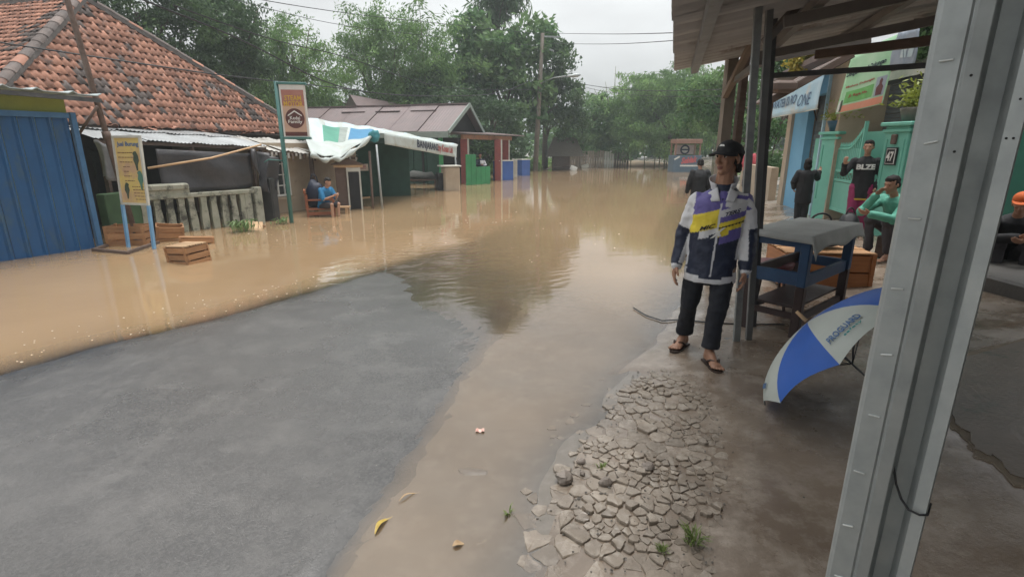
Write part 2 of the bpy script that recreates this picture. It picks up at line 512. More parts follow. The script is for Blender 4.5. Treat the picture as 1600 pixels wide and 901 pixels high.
def water_material():
    m = bpy.data.materials.new("muddy_water"); m.use_nodes = True
    n, l = m.node_tree.nodes, m.node_tree.links
    n.clear()
    out = n.new("ShaderNodeOutputMaterial")
    geo = n.new("ShaderNodeNewGeometry")
    at = n.new("ShaderNodeAttribute"); at.attribute_name = "depth"
    def math_(op, a, b=None):
        z = n.new("ShaderNodeMath"); z.operation = op
        for k, q in ((0, a), (1, b)):
            if q is None: continue
            if isinstance(q, (int, float)): z.inputs[k].default_value = q
            else: l.new(q, z.inputs[k])
        return z.outputs[0]
    op = math_('SUBTRACT', 1.0, math_('EXPONENT', math_('MULTIPLY', math_('MAXIMUM', at.outputs["Fac"], 0.0), -1 / 0.05)))
    def noise(s, d=4, st=(1, 1, 1)):
        mp = n.new("ShaderNodeMapping"); mp.inputs["Scale"].default_value = st
        l.new(geo.outputs["Position"], mp.inputs["Vector"])
        z = n.new("ShaderNodeTexNoise"); z.inputs["Scale"].default_value = s; z.inputs["Detail"].default_value = d
        l.new(mp.outputs[0], z.inputs["Vector"]); return z.outputs["Fac"]
    mx = n.new("ShaderNodeMixRGB")
    mr = n.new("ShaderNodeMapRange"); mr.inputs["From Min"].default_value = 0.35; mr.inputs["From Max"].default_value = 0.65
    l.new(noise(0.35, 5), mr.inputs["Value"]); l.new(mr.outputs[0], mx.inputs[0])
    mx.inputs[1].default_value = (0.335, 0.23, 0.131, 1); mx.inputs[2].default_value = (0.29, 0.195, 0.11, 1)
    di = n.new("ShaderNodeBsdfDiffuse"); l.new(mx.outputs[0], di.inputs["Color"])
    tr = n.new("ShaderNodeBsdfTransparent")
    body = n.new("ShaderNodeMixShader"); l.new(op, body.inputs[0]); l.new(tr.outputs[0], body.inputs[1]); l.new(di.outputs[0], body.inputs[2])
    # ripples: a calm breathing everywhere, a fan of wavelets where the flood spills over the crown of the road
    h1 = noise(1.8, 3, (1.0, 1.6, 1))
    h2 = noise(11.0, 3, (1.0, 1.5, 1))
    vm = n.new("ShaderNodeVectorMath"); vm.operation = 'DISTANCE'; vm.inputs[1].default_value = (-0.7, 7.3, 0)
    l.new(geo.outputs["Position"], vm.inputs[0])
    mk = n.new("ShaderNodeMapRange"); mk.inputs["From Min"].default_value = 2.3; mk.inputs["From Max"].default_value = 0.5
    l.new(vm.outputs["Value"], mk.inputs["Value"])
    rot = n.new("ShaderNodeMapping"); rot.inputs["Rotation"].default_value = (0, 0, R(62))
    l.new(geo.outputs["Position"], rot.inputs["Vector"])
    wv = n.new("ShaderNodeTexWave"); wv.inputs["Scale"].default_value = 1.5; wv.inputs["Distortion"].default_value = 9.0
    wv.inputs["Detail"].default_value = 2; wv.inputs["Detail Scale"].default_value = 1.2
    l.new(rot.outputs[0], wv.inputs["Vector"])
    hw = math_('MULTIPLY', math_('MULTIPLY', wv.outputs["Fac"], mk.outputs[0]), 0.42)
    h = math_('ADD', math_('ADD', math_('MULTIPLY', h1, 0.40), math_('MULTIPLY', h2, 0.10)), hw)
    bp = n.new("ShaderNodeBump"); bp.inputs["Distance"].default_value = 0.006; bp.inputs["Strength"].default_value = 1.0
    l.new(h, bp.inputs["Height"])
    gl = n.new("ShaderNodeBsdfGlossy"); gl.inputs["Roughness"].default_value = 0.035; l.new(bp.outputs[0], gl.inputs["Normal"])
    fr = n.new("ShaderNodeFresnel"); fr.inputs["IOR"].default_value = 1.95; l.new(bp.outputs[0], fr.inputs["Normal"])
    fin = n.new("ShaderNodeMixShader"); l.new(fr.outputs[0], fin.inputs[0]); l.new(body.outputs[0], fin.inputs[1]); l.new(gl.outputs[0], fin.inputs[2])
    l.new(fin.outputs[0], out.inputs["Surface"])
    return m
m_water = water_material()

# ---- ground: one sheet to the horizon, a little lower where the road and the pavement lie on it
u_ = XX - x_road(YY); v_ = XX - x_bank(YY)
low = np.where((u_ < 0.1) & (u_ > -6.2), np.clip((0.05 - u_) / 0.1, 0, 1), 0) * (YY < 50)
low = np.maximum(low, np.clip((v_ - 0.05) / 0.25, 0, 1) * (v_ < 6.6) * (YY < 14.2) * (YY > -2.2))
gv = np.stack([XX.ravel(), YY.ravel(), (ZZ - 0.035 * low).ravel()], 1)
ground = bpy.data.objects.new("ground", np_mesh("ground", gv, grid_faces(len(GX), len(GY)), m_mud, smooth=True))
put(ground, None); tag(ground, "muddy ground under and around the flooded street", kind="structure")

# ---- road: asphalt strip with a crumbling right edge
ry = axis(-3, 0.9, 9.0, 46, 0.06, 1.08)
ru = np.concatenate([np.arange(-6.0, -1.0, 0.12), np.arange(-1.0, -0.05, 0.06), np.arange(-0.04, 0.36, 0.03)])
UU, RY = np.meshgrid(ru, ry)
edge = np.clip((UU + 0.3) / 0.3, 0, 1) * (0.010 * np.sin(RY * 9) + 0.012 * np.sin(RY * 31 + 1) + 0.018 * np.sin(RY * 3.1))
RX = UU + x_road(RY) + edge
grit = (np.sin(RX * 61 + 3 * np.sin(RY * 37)) + np.sin(RY * 83 + 2 * np.sin(RX * 47))) * 0.0022
RZ = np.where(UU > -1.2, ground_z(RX, RY), asphalt_z(RX, RY)) + 0.004 + grit * np.clip((UU + 0.6) / 0.6, 0.15, 1) - np.clip((UU - 0.12) / 0.2, 0, 1) * 0.03
road = bpy.data.objects.new("road", np_mesh("road", np.stack([RX.ravel(), RY.ravel(), RZ.ravel()], 1), grid_faces(len(ru), len(ry)), m_asphalt, smooth=True))
put(road, None); tag(road, "wet grey asphalt road rising out of the brown flood water", kind="structure")

# ---- pavement: the wet concrete apron on the right
CRACK = [G(722, 930), G(752, 815), G(832, 730), G(860, 655), G(930, 585), G(1040, 580), G(1120, 630), G(1140, 760), G(1110, 930)]
CRACK = [(p.x, p.y) for p in CRACK]
def inside(poly, x, y):
    c = False
    for i in range(len(poly)):
        (x1, y1), (x2, y2) = poly[i - 1], poly[i]
        if (y1 > y) != (y2 > y) and x < (x2 - x1) * (y - y1) / (y2 - y1) + x1: c = not c
    return c
py_ = axis(-2, 0.9, 6.5, 14, 0.06, 1.1)
pv = np.concatenate([np.arange(-0.6, 3.6, 0.06), np.arange(3.7, 6.6, 0.2)])
VV, PY = np.meshgrid(pv, py_)
PX = VV + x_bank(PY)
PZ = ground_z(PX, PY) + 0.004
PZ -= np.clip((-VV - 0.05 + 0.12 * wob(PX, PY, 3.0, 7)) / 0.4, 0, 1.2) * 0.03
rec = np.array([[1.0 if (1.0 < yy < 4.2 and inside(CRACK, xx, yy)) else 0.0 for xx, yy in zip(rx_, ry_)] for rx_, ry_ in zip(PX, PY)])
PZ -= rec * 0.012
pavement = bpy.data.objects.new("pavement", np_mesh("pavement", np.stack([PX.ravel(), PY.ravel(), PZ.ravel()], 1), grid_faces(len(pv), len(py_)), m_conc, smooth=True))
put(pavement, None); tag(pavement, "wet brown concrete apron beside the road with a broken up patch", kind="structure")

# broken slabs: cells of a cracked screed, every one a piece of its own
def clip_half(poly, px, py, nx, ny):
    out = []
    for i in range(len(poly)):
        a, b = poly[i], poly[(i + 1) % len(poly)]
        da = (a[0] - px) * nx + (a[1] - py) * ny; db = (b[0] - px) * nx + (b[1] - py) * ny
        if da <= 0: out.append(a)
        if (da < 0 < db) or (db < 0 < da):
            t = da / (da - db); out.append((a[0] + t * (b[0] - a[0]), a[1] + t * (b[1] - a[1])))
    return out
rc = random.Random(11)
sites = []
xs_ = [p[0] for p in CRACK]; ys_ = [p[1] for p in CRACK]
for _ in range(20000):
    x, y = rc.uniform(min(xs_) - .2, max(xs_) + .2), rc.uniform(min(ys_) - .2, max(ys_) + .2)
    d = 0.062 + 0.04 * math.sin(x * 5 + 1) * math.sin(y * 4) + 0.03 * math.sin(y * 11 + x * 7) + rc.uniform(-.03, .03)
    d = max(d, 0.032)
    if all((x - a) ** 2 + (y - b) ** 2 > d * d for a, b in sites): sites.append((x, y))
n_chunks = 0
sites_in = sorted(sites, key=lambda q: q[0] ** 2 + q[1] ** 2)
rest = MB()
for (x, y) in sites_in:
    if not inside(CRACK, x, y) or y < 1.45: continue
    if rc.random() < 0.05: continue
    edge_d = min(abs((x - x1) * (y2 - y1) - (y - y1) * (x2 - x1)) / math.hypot(x2 - x1, y2 - y1) for (x1, y1), (x2, y2) in [(CRACK[i - 1], CRACK[i]) for i in range(len(CRACK))])
    sink = max(0.0, 1 - edge_d / .22)
    if rc.random() < sink * .35: continue
    poly = [(x - .3, y - .3), (x + .3, y - .3), (x + .3, y + .3), (x - .3, y + .3)]
    for a, b in sites:
        dx, dy = a - x, b - y
        L2 = dx * dx + dy * dy
        if 0 < L2 < 0.25:
            L = math.sqrt(L2); poly = clip_half(poly, x + dx / 2, y + dy / 2, dx / L, dy / L)
    if len(poly) < 3: continue
    cx = sum(p[0] for p in poly) / len(poly); cy = sum(p[1] for p in poly) / len(poly)
    out = []
    for i, p in enumerate(poly):
        q = poly[(i + 1) % len(poly)]
        gap = rc.uniform(0.0015, 0.0055)
        def inw(pt, k=1.0):
            dx, dy = pt[0] - cx, pt[1] - cy
            L = math.hypot(dx, dy) or 1
            f = max(0.3, (L - gap * k) / L)
            return (cx + dx * f + rc.uniform(-.004, .004), cy + dy * f + rc.uniform(-.004, .004))
        out.append(inw(p, 1.6))
        el = math.hypot(p[0] - q[0], p[1] - q[1]); ns = 0 if el < .03 else (1 if el < .06 else 2)
        for k in range(ns):
            t = (k + 1) / (ns + 1) + rc.uniform(-.1, .1); out.append(inw((p[0] + t * (q[0] - p[0]), p[1] + t * (q[1] - p[1])), rc.uniform(-.2, 1.6)))
    n = len(out)
    zt = gz(cx, cy) + rc.uniform(-0.004, 0.004) + (0.010 if rc.random() < .12 else 0) - .006 * sink
    tx, ty = rc.gauss(0, .035), rc.gauss(0, .035)
    tilt = lambda a, b: zt + (a - cx) * tx + (b - cy) * ty
    mb = MB()
    inner = [(cx + (a - cx) * .93, cy + (b - cy) * .93) for a, b in out]
    vs = [(a, b, tilt(a, b) - .05) for a, b in out] + [(a, b, tilt(a, b) - rc.uniform(.002, .006)) for a, b in out] + [(a, b, tilt(a, b) + rc.uniform(-.0015, .0015)) for a, b in inner] + [(cx, cy, zt + rc.uniform(-.001, .003))]
    fs = []
    for i in range(n):
        j = (i + 1) % n
        fs += [(i, j, n + j, n + i), (n + i, n + j, 2 * n + j, 2 * n + i), (2 * n + i, 2 * n + j, 3 * n)]
    mb.add(vs, fs)
    if n_chunks < 300: mb.build("concrete_piece", m_chunk, pavement)
    else: rest.add(vs, fs)
    n_chunks += 1
if rest.v: tag(rest.build("concrete_pieces", m_chunk, pavement), kind="stuff")

# ---- flood water: one sheet at height 0 with its depth kept per point
dep = -ZZ
keep_v = (dep > -0.03).ravel() | False
wf = grid_faces(len(GX), len(GY))
wf = wf[keep_v[wf].any(1)]
wet_far = (np.abs(XX.ravel()) < 70) & (YY.ravel() < 70) & (YY.ravel() > -40)
wf = wf[wet_far[wf].all(1)]
used = np.unique(wf); remap = -np.ones(XX.size, dtype=np.int64); remap[used] = np.arange(len(used))
wv_ = np.stack([XX.ravel()[used], YY.ravel()[used], np.zeros(len(used))], 1)
wme = np_mesh("flood_water", wv_, remap[wf], m_water, smooth=True)
at_ = wme.attributes.new("depth", 'FLOAT', 'POINT'); at_.data.foreach_set("value", dep.ravel()[used].astype(np.float32))
water = bpy.data.objects.new("flood_water", wme)
put(water, None); tag(water, "brown muddy flood water covering the street", kind="structure")

# foam flecks that drift on the flood
m_foam = mat("foam", (0.72, 0.66, 0.56), (0.6, 0.52, 0.42), rough=0.4)
fb = MB()
rf = random.Random(5)
for k in range(210):
    if k < 110:
        t = rf.random(); off = abs(rf.gauss(0, .5)) + .06
        x, y = -3.9 + 2.2 * t - .857 * off, 3.2 + 3.6 * t + .514 * off
    else:
        x, y = rf.uniform(-6, 2.5), rf.uniform(7, 16)
    if gz(x, y) > -0.012: continue
    r = rf.uniform(.003, .010) * (1 if y < 8 else 1.5)
    pts = [(x + r * math.cos(a) * rf.uniform(.7, 1.6), y + r * math.sin(a) * rf.uniform(.6, 1.1), .002) for a in [i * math.pi / 3 for i in range(6)]]
    fb.add(pts + [(x, y, .002 + r * .35)], [(i, (i + 1) % 6, 6) for i in range(6)])
tag(fb.build("foam", m_foam), "pale foam flecks drifting on the brown water", kind="stuff")

# ---- small things lying on the near ground
m_stone = mat("stone", (0.15, 0.12, 0.10), (0.24, 0.21, 0.18), rough=0.6, scale=16, bump=0.004, bscale=50)
def rock(px, py, s, label, z=None, sq=0.7, seed=0):
    p = G(px, py, 0.02); r_ = random.Random(seed)
    me = MB().ball((0, 0, 0), (s, s * .8, s * sq), 10, 7)
    vs = []
    for q in me.v:
        w = Vector(q); nn = mnoise.noise(w * (1.6 / s) + Vector((seed * 3.1, 0, 0)))
        vs.append(tuple(w * (1 + .35 * nn)))
    me.v = vs
    o = me.build("stone", m_stone, None)
    o.location = (p.x, p.y, gz(p.x, p.y) + s * sq * .55)
    o.rotation_euler = (0, 0, r_.uniform(0, 3))
    return tag(o, label, "stone", "loose stones on the broken concrete")
rock(882, 748, .048, "biggest loose brown stone at the water edge of the broken concrete", seed=1)
rock(908, 722, .026, "small round grey stone just right of the biggest loose stone", seed=2, sq=.6)
rock(1012, 737, .040, "flat pale stone lying on the right of the broken concrete", seed=3, sq=.4)
rock(946, 758, .036, "squarish stone in the middle of the broken concrete", seed=4, sq=.6)
rock(910, 740, .016, "pebble between the two stones by the puddle", seed=5)
m_leafy = mat("yellow_leaf", (0.42, 0.31, 0.06), (0.30, 0.19, 0.04), rough=0.5, scale=30)
m_leafb = mat("dry_leaf", (0.36, 0.25, 0.14), (0.26, 0.17, 0.09), rough=0.6, scale=30)
def leaf(px, py, L, w, ang, m, label, name="fallen_leaf", z=0.006):
    p = G(px, py, 0)
    def fn(s, t):
        x = (s - .5) * L
        ww = w * math.sin(math.pi * min(max(s, .03), .97)) ** .7
        q = Vector((x, (t - .5) * ww + .12 * L * math.sin(s * 3), .012 * math.sin(s * 5) * (L / .15) + abs(t - .5) * ww * .3))
        return q
    mb = MB().sheet(fn, 10, 2, .001)
    o = mb.build(name, m, None)
    o.location = (p.x, p.y, max(gz(p.x, p.y), 0) + z); o.rotation_euler = (0, 0, ang)
    return tag(o, label, "leaf")
leaf(600, 820, .13, .022, R(68), m_leafy, "curled yellow leaf floating at the asphalt edge of the puddle")
leaf(640, 776, .11, .010, R(40), m_leafb, "thin straw coloured leaf in the puddle above the yellow leaf")
leaf(716, 852, .05, .03, R(20), m_leafb, "small brown leaf scrap in the shallow water at the broken concrete")
m_pink = mat("faded_wrapper", (0.55, 0.27, 0.22), (0.6, 0.45, 0.38), rough=0.4, scale=40)
p = G(750, 673, 0)
o = MB().sheet(lambda s, t: Vector(((s - .5) * .05, (t - .5) * .035, .006 * math.sin(s * 9) * math.cos(t * 7))), 5, 4, .001).build("wrapper", m_pink)
o.location = (p.x, p.y, .006); tag(o, "crumpled pinkish wrapper lying in the puddle", "wrapper")
p = G(738, 733, 0)
me = MB().ball((0, 0, 0), (.085, .035, .012), 12, 7); me.v = [tuple(Vector(q) * (1 + .3 * mnoise.noise(Vector(q) * 30))) for q in me.v]
o = me.build("sodden_rag", mat("sodden_rag", (0.05, 0.05, 0.048), (0.09, 0.085, 0.08), rough=.4)); o.location = (p.x, p.y, -.016); o.rotation_euler = (0, 0, -.1)
tag(o, "dark sodden lump half sunk in the puddle", "rag")
m_grass = mat("grass_blade", (0.10, 0.17, 0.04), (0.17, 0.20, 0.06), rough=.5, scale=30, trans=.25)
def tuft(px, py, n, h, label, spread=.03):
    p = G(px, py, .03); r_ = random.Random(int(px)); mb = MB()
    for k in range(n):
        a = r_.uniform(0, 6.28); rr = r_.uniform(0, spread); l_ = h * r_.uniform(.5, 1.1); w = .003
        b = Vector((rr * math.cos(a), rr * math.sin(a), 0)); dr = Vector((math.cos(a + r_.uniform(-1, 1)), math.sin(a + r_.uniform(-1, 1)), 0)); sd = Vector((-dr.y, dr.x, 0)) * w
        m1 = b + dr * l_ * .3 + Vector((0, 0, l_ * .6)); t = b + dr * l_ * .8 + Vector((0, 0, l_ * .75))
        mb.add([b - sd, b + sd, m1 + sd, m1 - sd, t], [(0, 1, 2, 3), (3, 2, 4)])
    o = mb.build("grass_tuft", m_grass); o.location = (p.x, p.y, gz(p.x, p.y))
    return tag(o, label, "grass", "grass tufts growing through the broken concrete")
tuft(1082, 852, 46, .07, "larger bright green grass tuft on the wet concrete at the lower right", .035)
tuft(1035, 866, 22, .035, "low dark grass tuft left of the larger one", .02)
tuft(795, 792, 18, .045, "small yellowish grass tuft at the edge of the puddle", .015)
tuft(940, 730, 14, .03, "tiny grass tuft between the loose stones", .02)
# thin black cable across the wet ground towards the posts
pts = [G(a, b, .03) for a, b in [(990, 478), (1010, 490), (1035, 498), (1060, 497), (1095, 503), (1130, 508), (1180, 511), (1225, 512)]]
pts = [Vector((q.x, q.y, max(gz(q.x, q.y), 0) + .012)) for q in pts]
tag(MB().tube(pts, .006, 6).build("cable", m_black, None, True), "thin black cable snaking over the wet ground behind the man's feet", "cable")

# grit and gravel along the crumbling road edge, on the asphalt and round the broken slabs
gr = MB(); rg = random.Random(21)
def pebble(x, y, r):
    z = gz(x, y) + r * .15
    a0 = rg.uniform(0, 6.28)
    ring = [(x + r * rg.uniform(.7, 1.2) * math.cos(a0 + k * 1.2566), y + r * rg.uniform(.7, 1.2) * math.sin(a0 + k * 1.2566), z) for k in range(5)]
    gr.add(ring + [(x + rg.uniform(-.3, .3) * r, y + rg.uniform(-.3, .3) * r, z + r * rg.uniform(.5, .9))], [(k, (k + 1) % 5, 5) for k in range(5)])
for k in range(3600):
    if k < 2100:
        y = 1.3 + 3.4 * rg.random() ** 1.4; x = float(x_road(y)) - abs(rg.gauss(0, .28)) + .05
        r = rg.uniform(.0016, .0048)
    elif k < 2700:
        y = 1.4 + 4 * rg.random(); x = float(x_road(y)) - rg.uniform(0, 3.0); r = rg.uniform(.0015, .004)
    else:
        y = rg.uniform(1.45, 4.0); x = float(x_bank(y)) + rg.uniform(.02, 1.25); r = rg.uniform(.0018, .007) * (1.6 if rg.random() < .06 else 1)
    if gz(x, y) < -.006: continue
    pebble(x, y, r)
tag(gr.build("gravel", mat("grit", (0.075, 0.068, 0.06), (0.15, 0.133, 0.112), rough=.6, scale=60, island=.4)), "loose grit along the road edge and over the wet apron", kind="stuff")
# ================================================================== LEFT SIDE OF THE STREET
# ---- shop with the blue roller shutter (left edge of the picture)
m_blue_sh = mat("blue_shutter_paint", (0.018, 0.10, 0.245), (0.011, 0.062, 0.165), rough=0.42, scale=2.5, stretch=(1, 1, .4), dirt=(0.05, 0.10, 0.15), dscale=2.5, dthr=.56)
m_yg = mat("yellow_green_wall", (0.30, 0.32, 0.06), (0.22, 0.25, 0.06), rough=0.75, scale=3, dirt=(0.12, 0.14, 0.06), dscale=2)
m_blue_fr = mat("blue_frame_paint", (0.06, 0.16, 0.30), (0.04, 0.11, 0.22), rough=0.5)
m_roofedge = mat("pale_roof_sheet", (0.42, 0.48, 0.48), (0.32, 0.37, 0.37), rough=0.5, scale=4)
A = Vector((-7.48, 7.33, 0)); B = Vector((-6.88, 8.44, 0))
sd = (B - A).normalized(); so = Vector((sd.y, -sd.x, 0))          # along the shutter, and out to the street
S0, S1 = B - sd * 5.2, B
shop = root("shop", "small yellow green shop closed with a wide blue ribbed metal shutter", "shop", (S1.x, S1.y, -.45))
# folded panels of the shutter, one strip each
pitch = .205
k = 0
q0 = S1 - sd * .06
while k < 25:
    a = q0 - sd * (k * pitch); b = a - sd * pitch
    mb = MB()
    prof = [(0, 0), (.015, .03), (.045, .036), (.07, 0.004), (pitch - .004, 0.0)]
    vs = []
    for z in (-.45, 2.04):
        for (t, d) in prof:
            w = a - sd * t + so * d; vs.append((w.x, w.y, z))
    n = len(prof)
    mb.add(vs, [(i, i + 1, n + i + 1, n + i) for i in range(n - 1)])
    back = []
    mb.build("shutter_strip", m_blue_sh, shop)
    k += 1
MB().beam(S1 + Vector((0, 0, -.45)) + so * .02, S1 + Vector((0, 0, 2.13)) + so * .02, .07, .09, up=so).build("door_post", m_blue_fr, shop)
MB().beam(S0 + Vector((0, 0, 2.08)) + so * .02, S1 + Vector((0, 0, 2.08)) + so * .02 - sd * .05, .08, .08).build("lintel", m_blue_fr, shop)
ang = math.atan2(sd.y, sd.x); Mz = Matrix.Rotation(ang, 3, 'Z')
MB().box((S0 + S1) / 2 + Vector((0, 0, 2.23)) - so * .08, (5.1, .14, .26), Mz).build("wall", m_yg, shop)
mb = MB(); mb.box(S1 - so * 1.75 - sd * .10 + Vector((0, 0, 1.0)), (.12, 3.0, 2.9), Mz); mb.build("side_wall", m_yg, shop)
# roof sheet with rolls
rf0, rf1 = S0 + so * .42 + Vector((0, 0, 2.50)), S1 + so * .42 + sd * .28 + Vector((0, 0, 2.38))
def roof_fn(s, t):
    p = rf0.lerp(rf1, s) - so * (t * 3.4) + Vector((0, 0, .06 * t))
    ph = (s * 5.9) / .42 % 1.0
    return p + Vector((0, 0, .035 if ph < .16 else 0))
MB().sheet(roof_fn, 90, 2, .012).build("roof", m_roofedge, shop)
MB().beam(rf0 - Vector((0, 0, .07)) - so * .05, rf1 - Vector((0, 0, .07)) - so * .05, .04, .06).build("fascia", m_darkmetal, shop)

# ---- leaning pole by the shop
p0, p1 = Vector((-6.57, 8.95, -.35)), D(105, 0, 8.9)
p2 = p0.lerp(p1, 1.45)
lp = root("leaning_pole", "dark rusty pole leaning up past the corner of the shop roof", "pole", p0)
MB().tube([p0, p1, p2], [.045, .042, .038], 8).build("post", m_rust, lp, True)
MB().tube([D(118, 218, 8.8), D(152, 166, 8.85)], .022, 6).build("brace", m_rust, lp, True)
MB().tube([p0.lerp(p1, .50), p0.lerp(p1, .53)], .062, 8).build("clamp", m_rust, lp, True)

# ---- low green wall and things hanging between shop and fence
m_grnwall = mat("mossy_green_wall", (0.05, 0.10, 0.042), (0.035, 0.065, 0.03), rough=.8, scale=5, bump=.004, bscale=20)
w0, w1 = G(158, 384, 0), G(212, 372, 0)
wa = math.atan2((w1 - w0).y, (w1 - w0).x)
tag(MB().box((w0 + w1) / 2 + Vector((0, 0.25, .22)), ((w1 - w0).length + .1, .16, 1.25), Matrix.Rotation(wa, 3, 'Z'), bev=.012).build("low_wall", m_grnwall), "low mossy green wall between the blue shutter and the balustrade", "wall")
m_cloth_grey = mat("grey_cloth", (0.30, 0.30, 0.31), (0.20, 0.20, 0.21), rough=.85)
def cloth_hang(p, w, h, m, label, seed):
    def fn(s, t):
        x = (s - .5) * w * (1 - .25 * math.sin(t * 3)); z = -t * h
        return Vector((x, .05 * math.sin(s * 9 + seed) * (.3 + t), z + .04 * math.sin(s * 6 + seed)))
    o = MB().sheet(fn, 14, 10, .006).build("hanging_cloth", m, None, True); o.location = p
    return tag(o, label, "cloth", "cloths hanging beside the blue shutter")
cloth_hang(D(163, 222, 9.2), .38, .62, m_cloth_grey, "pale grey cloth hanging beside the blue shutter above the green wall", 1)
cloth_hang(D(150, 232, 9.5), .34, 1.0, mat("dark_cloth", (0.02, 0.022, 0.03), rough=.9), "dark cloth hanging in the gap by the blue shutter", 2)

# ---- tiled house
m_tile = mat("clay_tile", (0.40, 0.20, 0.135), (0.30, 0.145, 0.10), rough=.75, scale=2.2, var=.33, dirt=(0.11, 0.095, 0.09), dscale=1.6, dthr=.56, bump=.003, bscale=60)
m_tile_old = mat("weathered_tile", (0.16, 0.125, 0.11), (0.10, 0.085, 0.08), rough=.8, scale=3, var=.3)
m_mortar = mat("grey_mortar", (0.16, 0.145, 0.135), (0.095, 0.085, 0.08), rough=.85, scale=5, bump=.006, bscale=18)
m_beige = mat("beige_plaster", (0.42, 0.34, 0.25), (0.33, 0.26, 0.19), rough=.8, scale=2.5, dirt=(0.2, 0.16, 0.12), dscale=1.8, dthr=.6)
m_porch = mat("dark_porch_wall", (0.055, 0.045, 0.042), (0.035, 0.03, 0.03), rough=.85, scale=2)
C1, C2 = Vector((-9.05, 9.0, 2.05)), Vector((-6.85, 18.2, 2.02))
ed = (C2 - C1).normalized(); inn = Vector((-ed.y, ed.x, 0)).normalized()
AP = D(128, -3, 13.4)
AP2 = AP + inn * 8 + Vector((0, 0, 0))
C3 = C1 + inn * 9.5
house = root("tiled_house", "old house with a big weathered orange clay tile hip roof", "house", (-9, 12, -.45))
mb = MB()
zd = Vector((0, 0, -.06))
mb.add([C1 + zd, C2 + zd, AP + zd, AP2 + zd, C3 + zd, C2 + inn * 9.5 + zd], [(0, 1, 2), (0, 2, 3, 4), (1, 5, 3, 2)])
roofo = mb.build("roof", m_tile_old, house)
def tile_mesh(m):
    mb = MB(); w, L = .178, .245
    prof = [(-.5, .012), (-.30, .0), (-.1, .006), (.08, .030), (.28, .046), (.46, .028), (.54, .012)]
    vs = []
    for y, dz in ((0, .020), (L, -.012)):
        for x, z in prof: vs.append((x * w, y, z * .8 + dz))
    n = len(prof)
    fs = [(i, i + 1, n + i + 1, n + i) for i in range(n - 1)]
    b = len(vs)
    for x, z in prof: vs.append((x * w, 0, z + .020 - .014))
    fs += [(b + i, b + i + 1, i + 1, i) for i in range(n - 1)]
    mb.add(vs, fs)
    return mb.mesh("tile", m, True)
tme, tme_old = tile_mesh(m_tile), tile_mesh(m_tile_old)
def lay_tiles(P0, P1, top, seed):
    """tiles on the roof face whose eave runs P0 -> P1 and which rises to the points `top`"""
    ex = (P1 - P0).normalized()
    nrm = ex.cross(top[0] - P0).normalized()
    if nrm.z < 0: nrm = -nrm
    ey = nrm.cross(ex).normalized()
    poly = [(0, 0), ((P1 - P0).length, 0)] + [((t - P0).dot(ex), (t - P0).dot(ey)) for t in top]
    H = max(p[1] for p in poly)
    r_ = random.Random(seed); out = []
    row = 0
    while row * .20 < H:
        y = row * .20
        xl, xr = 1e9, -1e9
        for i in range(len(poly)):
            a, b = poly[i - 1], poly[i]
            if (a[1] - y - .1) * (b[1] - y - .1) <= 0 and abs(a[1] - b[1]) > 1e-6:
                xx = a[0] + (b[0] - a[0]) * (y + .1 - a[1]) / (b[1] - a[1]); xl, xr = min(xl, xx), max(xr, xx)
        x = xl + .05
        while x < xr - .05:
            p = P0 + ex * x + ey * y + nrm * .01
            rot = Matrix.Rotation(r_.gauss(0, .018), 3, 'Z')
            M = Matrix((ex, ey, nrm)).transposed() @ rot
            M4 = M.to_4x4(); M4.translation = p + nrm * r_.uniform(-.006, .008) + ey * r_.gauss(0, .008)
            out.append((p, M4, nrm)); x += .17
        row += 1
    return out
tiles = lay_tiles(C1, C2, [AP], 1) + lay_tiles(C3, C1, [AP, AP2], 2)
def seen_size(p, nrm):
    d = Vector((0, 0, EYE)) - p
    f = 800 + FPX * p.x / (p.y * CP + (EYE - p.z) * SP)
    return -1 if (p.y < 1 or f < -10) else max(0, nrm.dot(d.normalized())) / d.length_squared
vis = [t for t in tiles if -12.5 < t[0].x]
vis.sort(key=lambda t: -seen_size(t[0], t[2]))
rt = random.Random(3)
def is_old(p): return mnoise.noise(p * .9) + .5 * mnoise.noise(p * 2.7) + rt.uniform(-.6, .6) > .52
for i, (p, M4, nn) in enumerate(vis[:300]):
    piece("tile", tme_old if is_old(p) else tme, roofo, M4)
mb = MB()
base = [Vector(v.co) for v in tme.vertices]; bf = [tuple(q.vertices) for q in tme.polygons]
for p, M4, nn in vis[300:]:
    mb.cur = 1 if is_old(p) else 0
    mb.add([M4 @ q for q in base], bf)
m_tile_i = mat("clay_tile_far", (0.40, 0.20, 0.135), (0.30, 0.145, 0.10), rough=.75, scale=2.2, island=.33, dirt=(0.11, 0.095, 0.09), dscale=1.6, dthr=.56)
tag(mb.build("tiles", [m_tile_i, m_tile_old], roofo, True), kind="stuff")
# ridge caps with mortar
cap = MB()
cv = []
for y, s_ in ((0, 1.0), (.36, .86)):
    for k in range(7):
        t = math.pi * k / 6; cv.append((.12 * s_ * math.cos(t), y, .085 * s_ * math.sin(t)))
cap.add(cv, [(k, k + 1, 7 + k + 1, 7 + k) for k in range(6)])
capme = cap.mesh("ridge_cap", m_tile, True); capme_old = cap.mesh("ridge_cap", m_tile_old, True)
def caps(a, b):
    d = b - a; L = d.length; d = d.normalized(); s = d.cross(Vector((0, 0, 1))).normalized(); u = s.cross(d)
    n = int(L / .31)
    for k in range(n):
        M = Matrix((s, d, u)).transposed().to_4x4(); M.translation = a + d * (k * .31) + u * .05
        piece("ridge_cap", capme_old if rt.random() < .6 else capme, roofo, M)
    MB().beam(a, b, .22, .09, up=u).build("mortar_bed", m_mortar, roofo)
caps(C1, AP); caps(C2, AP); caps(AP2, AP)
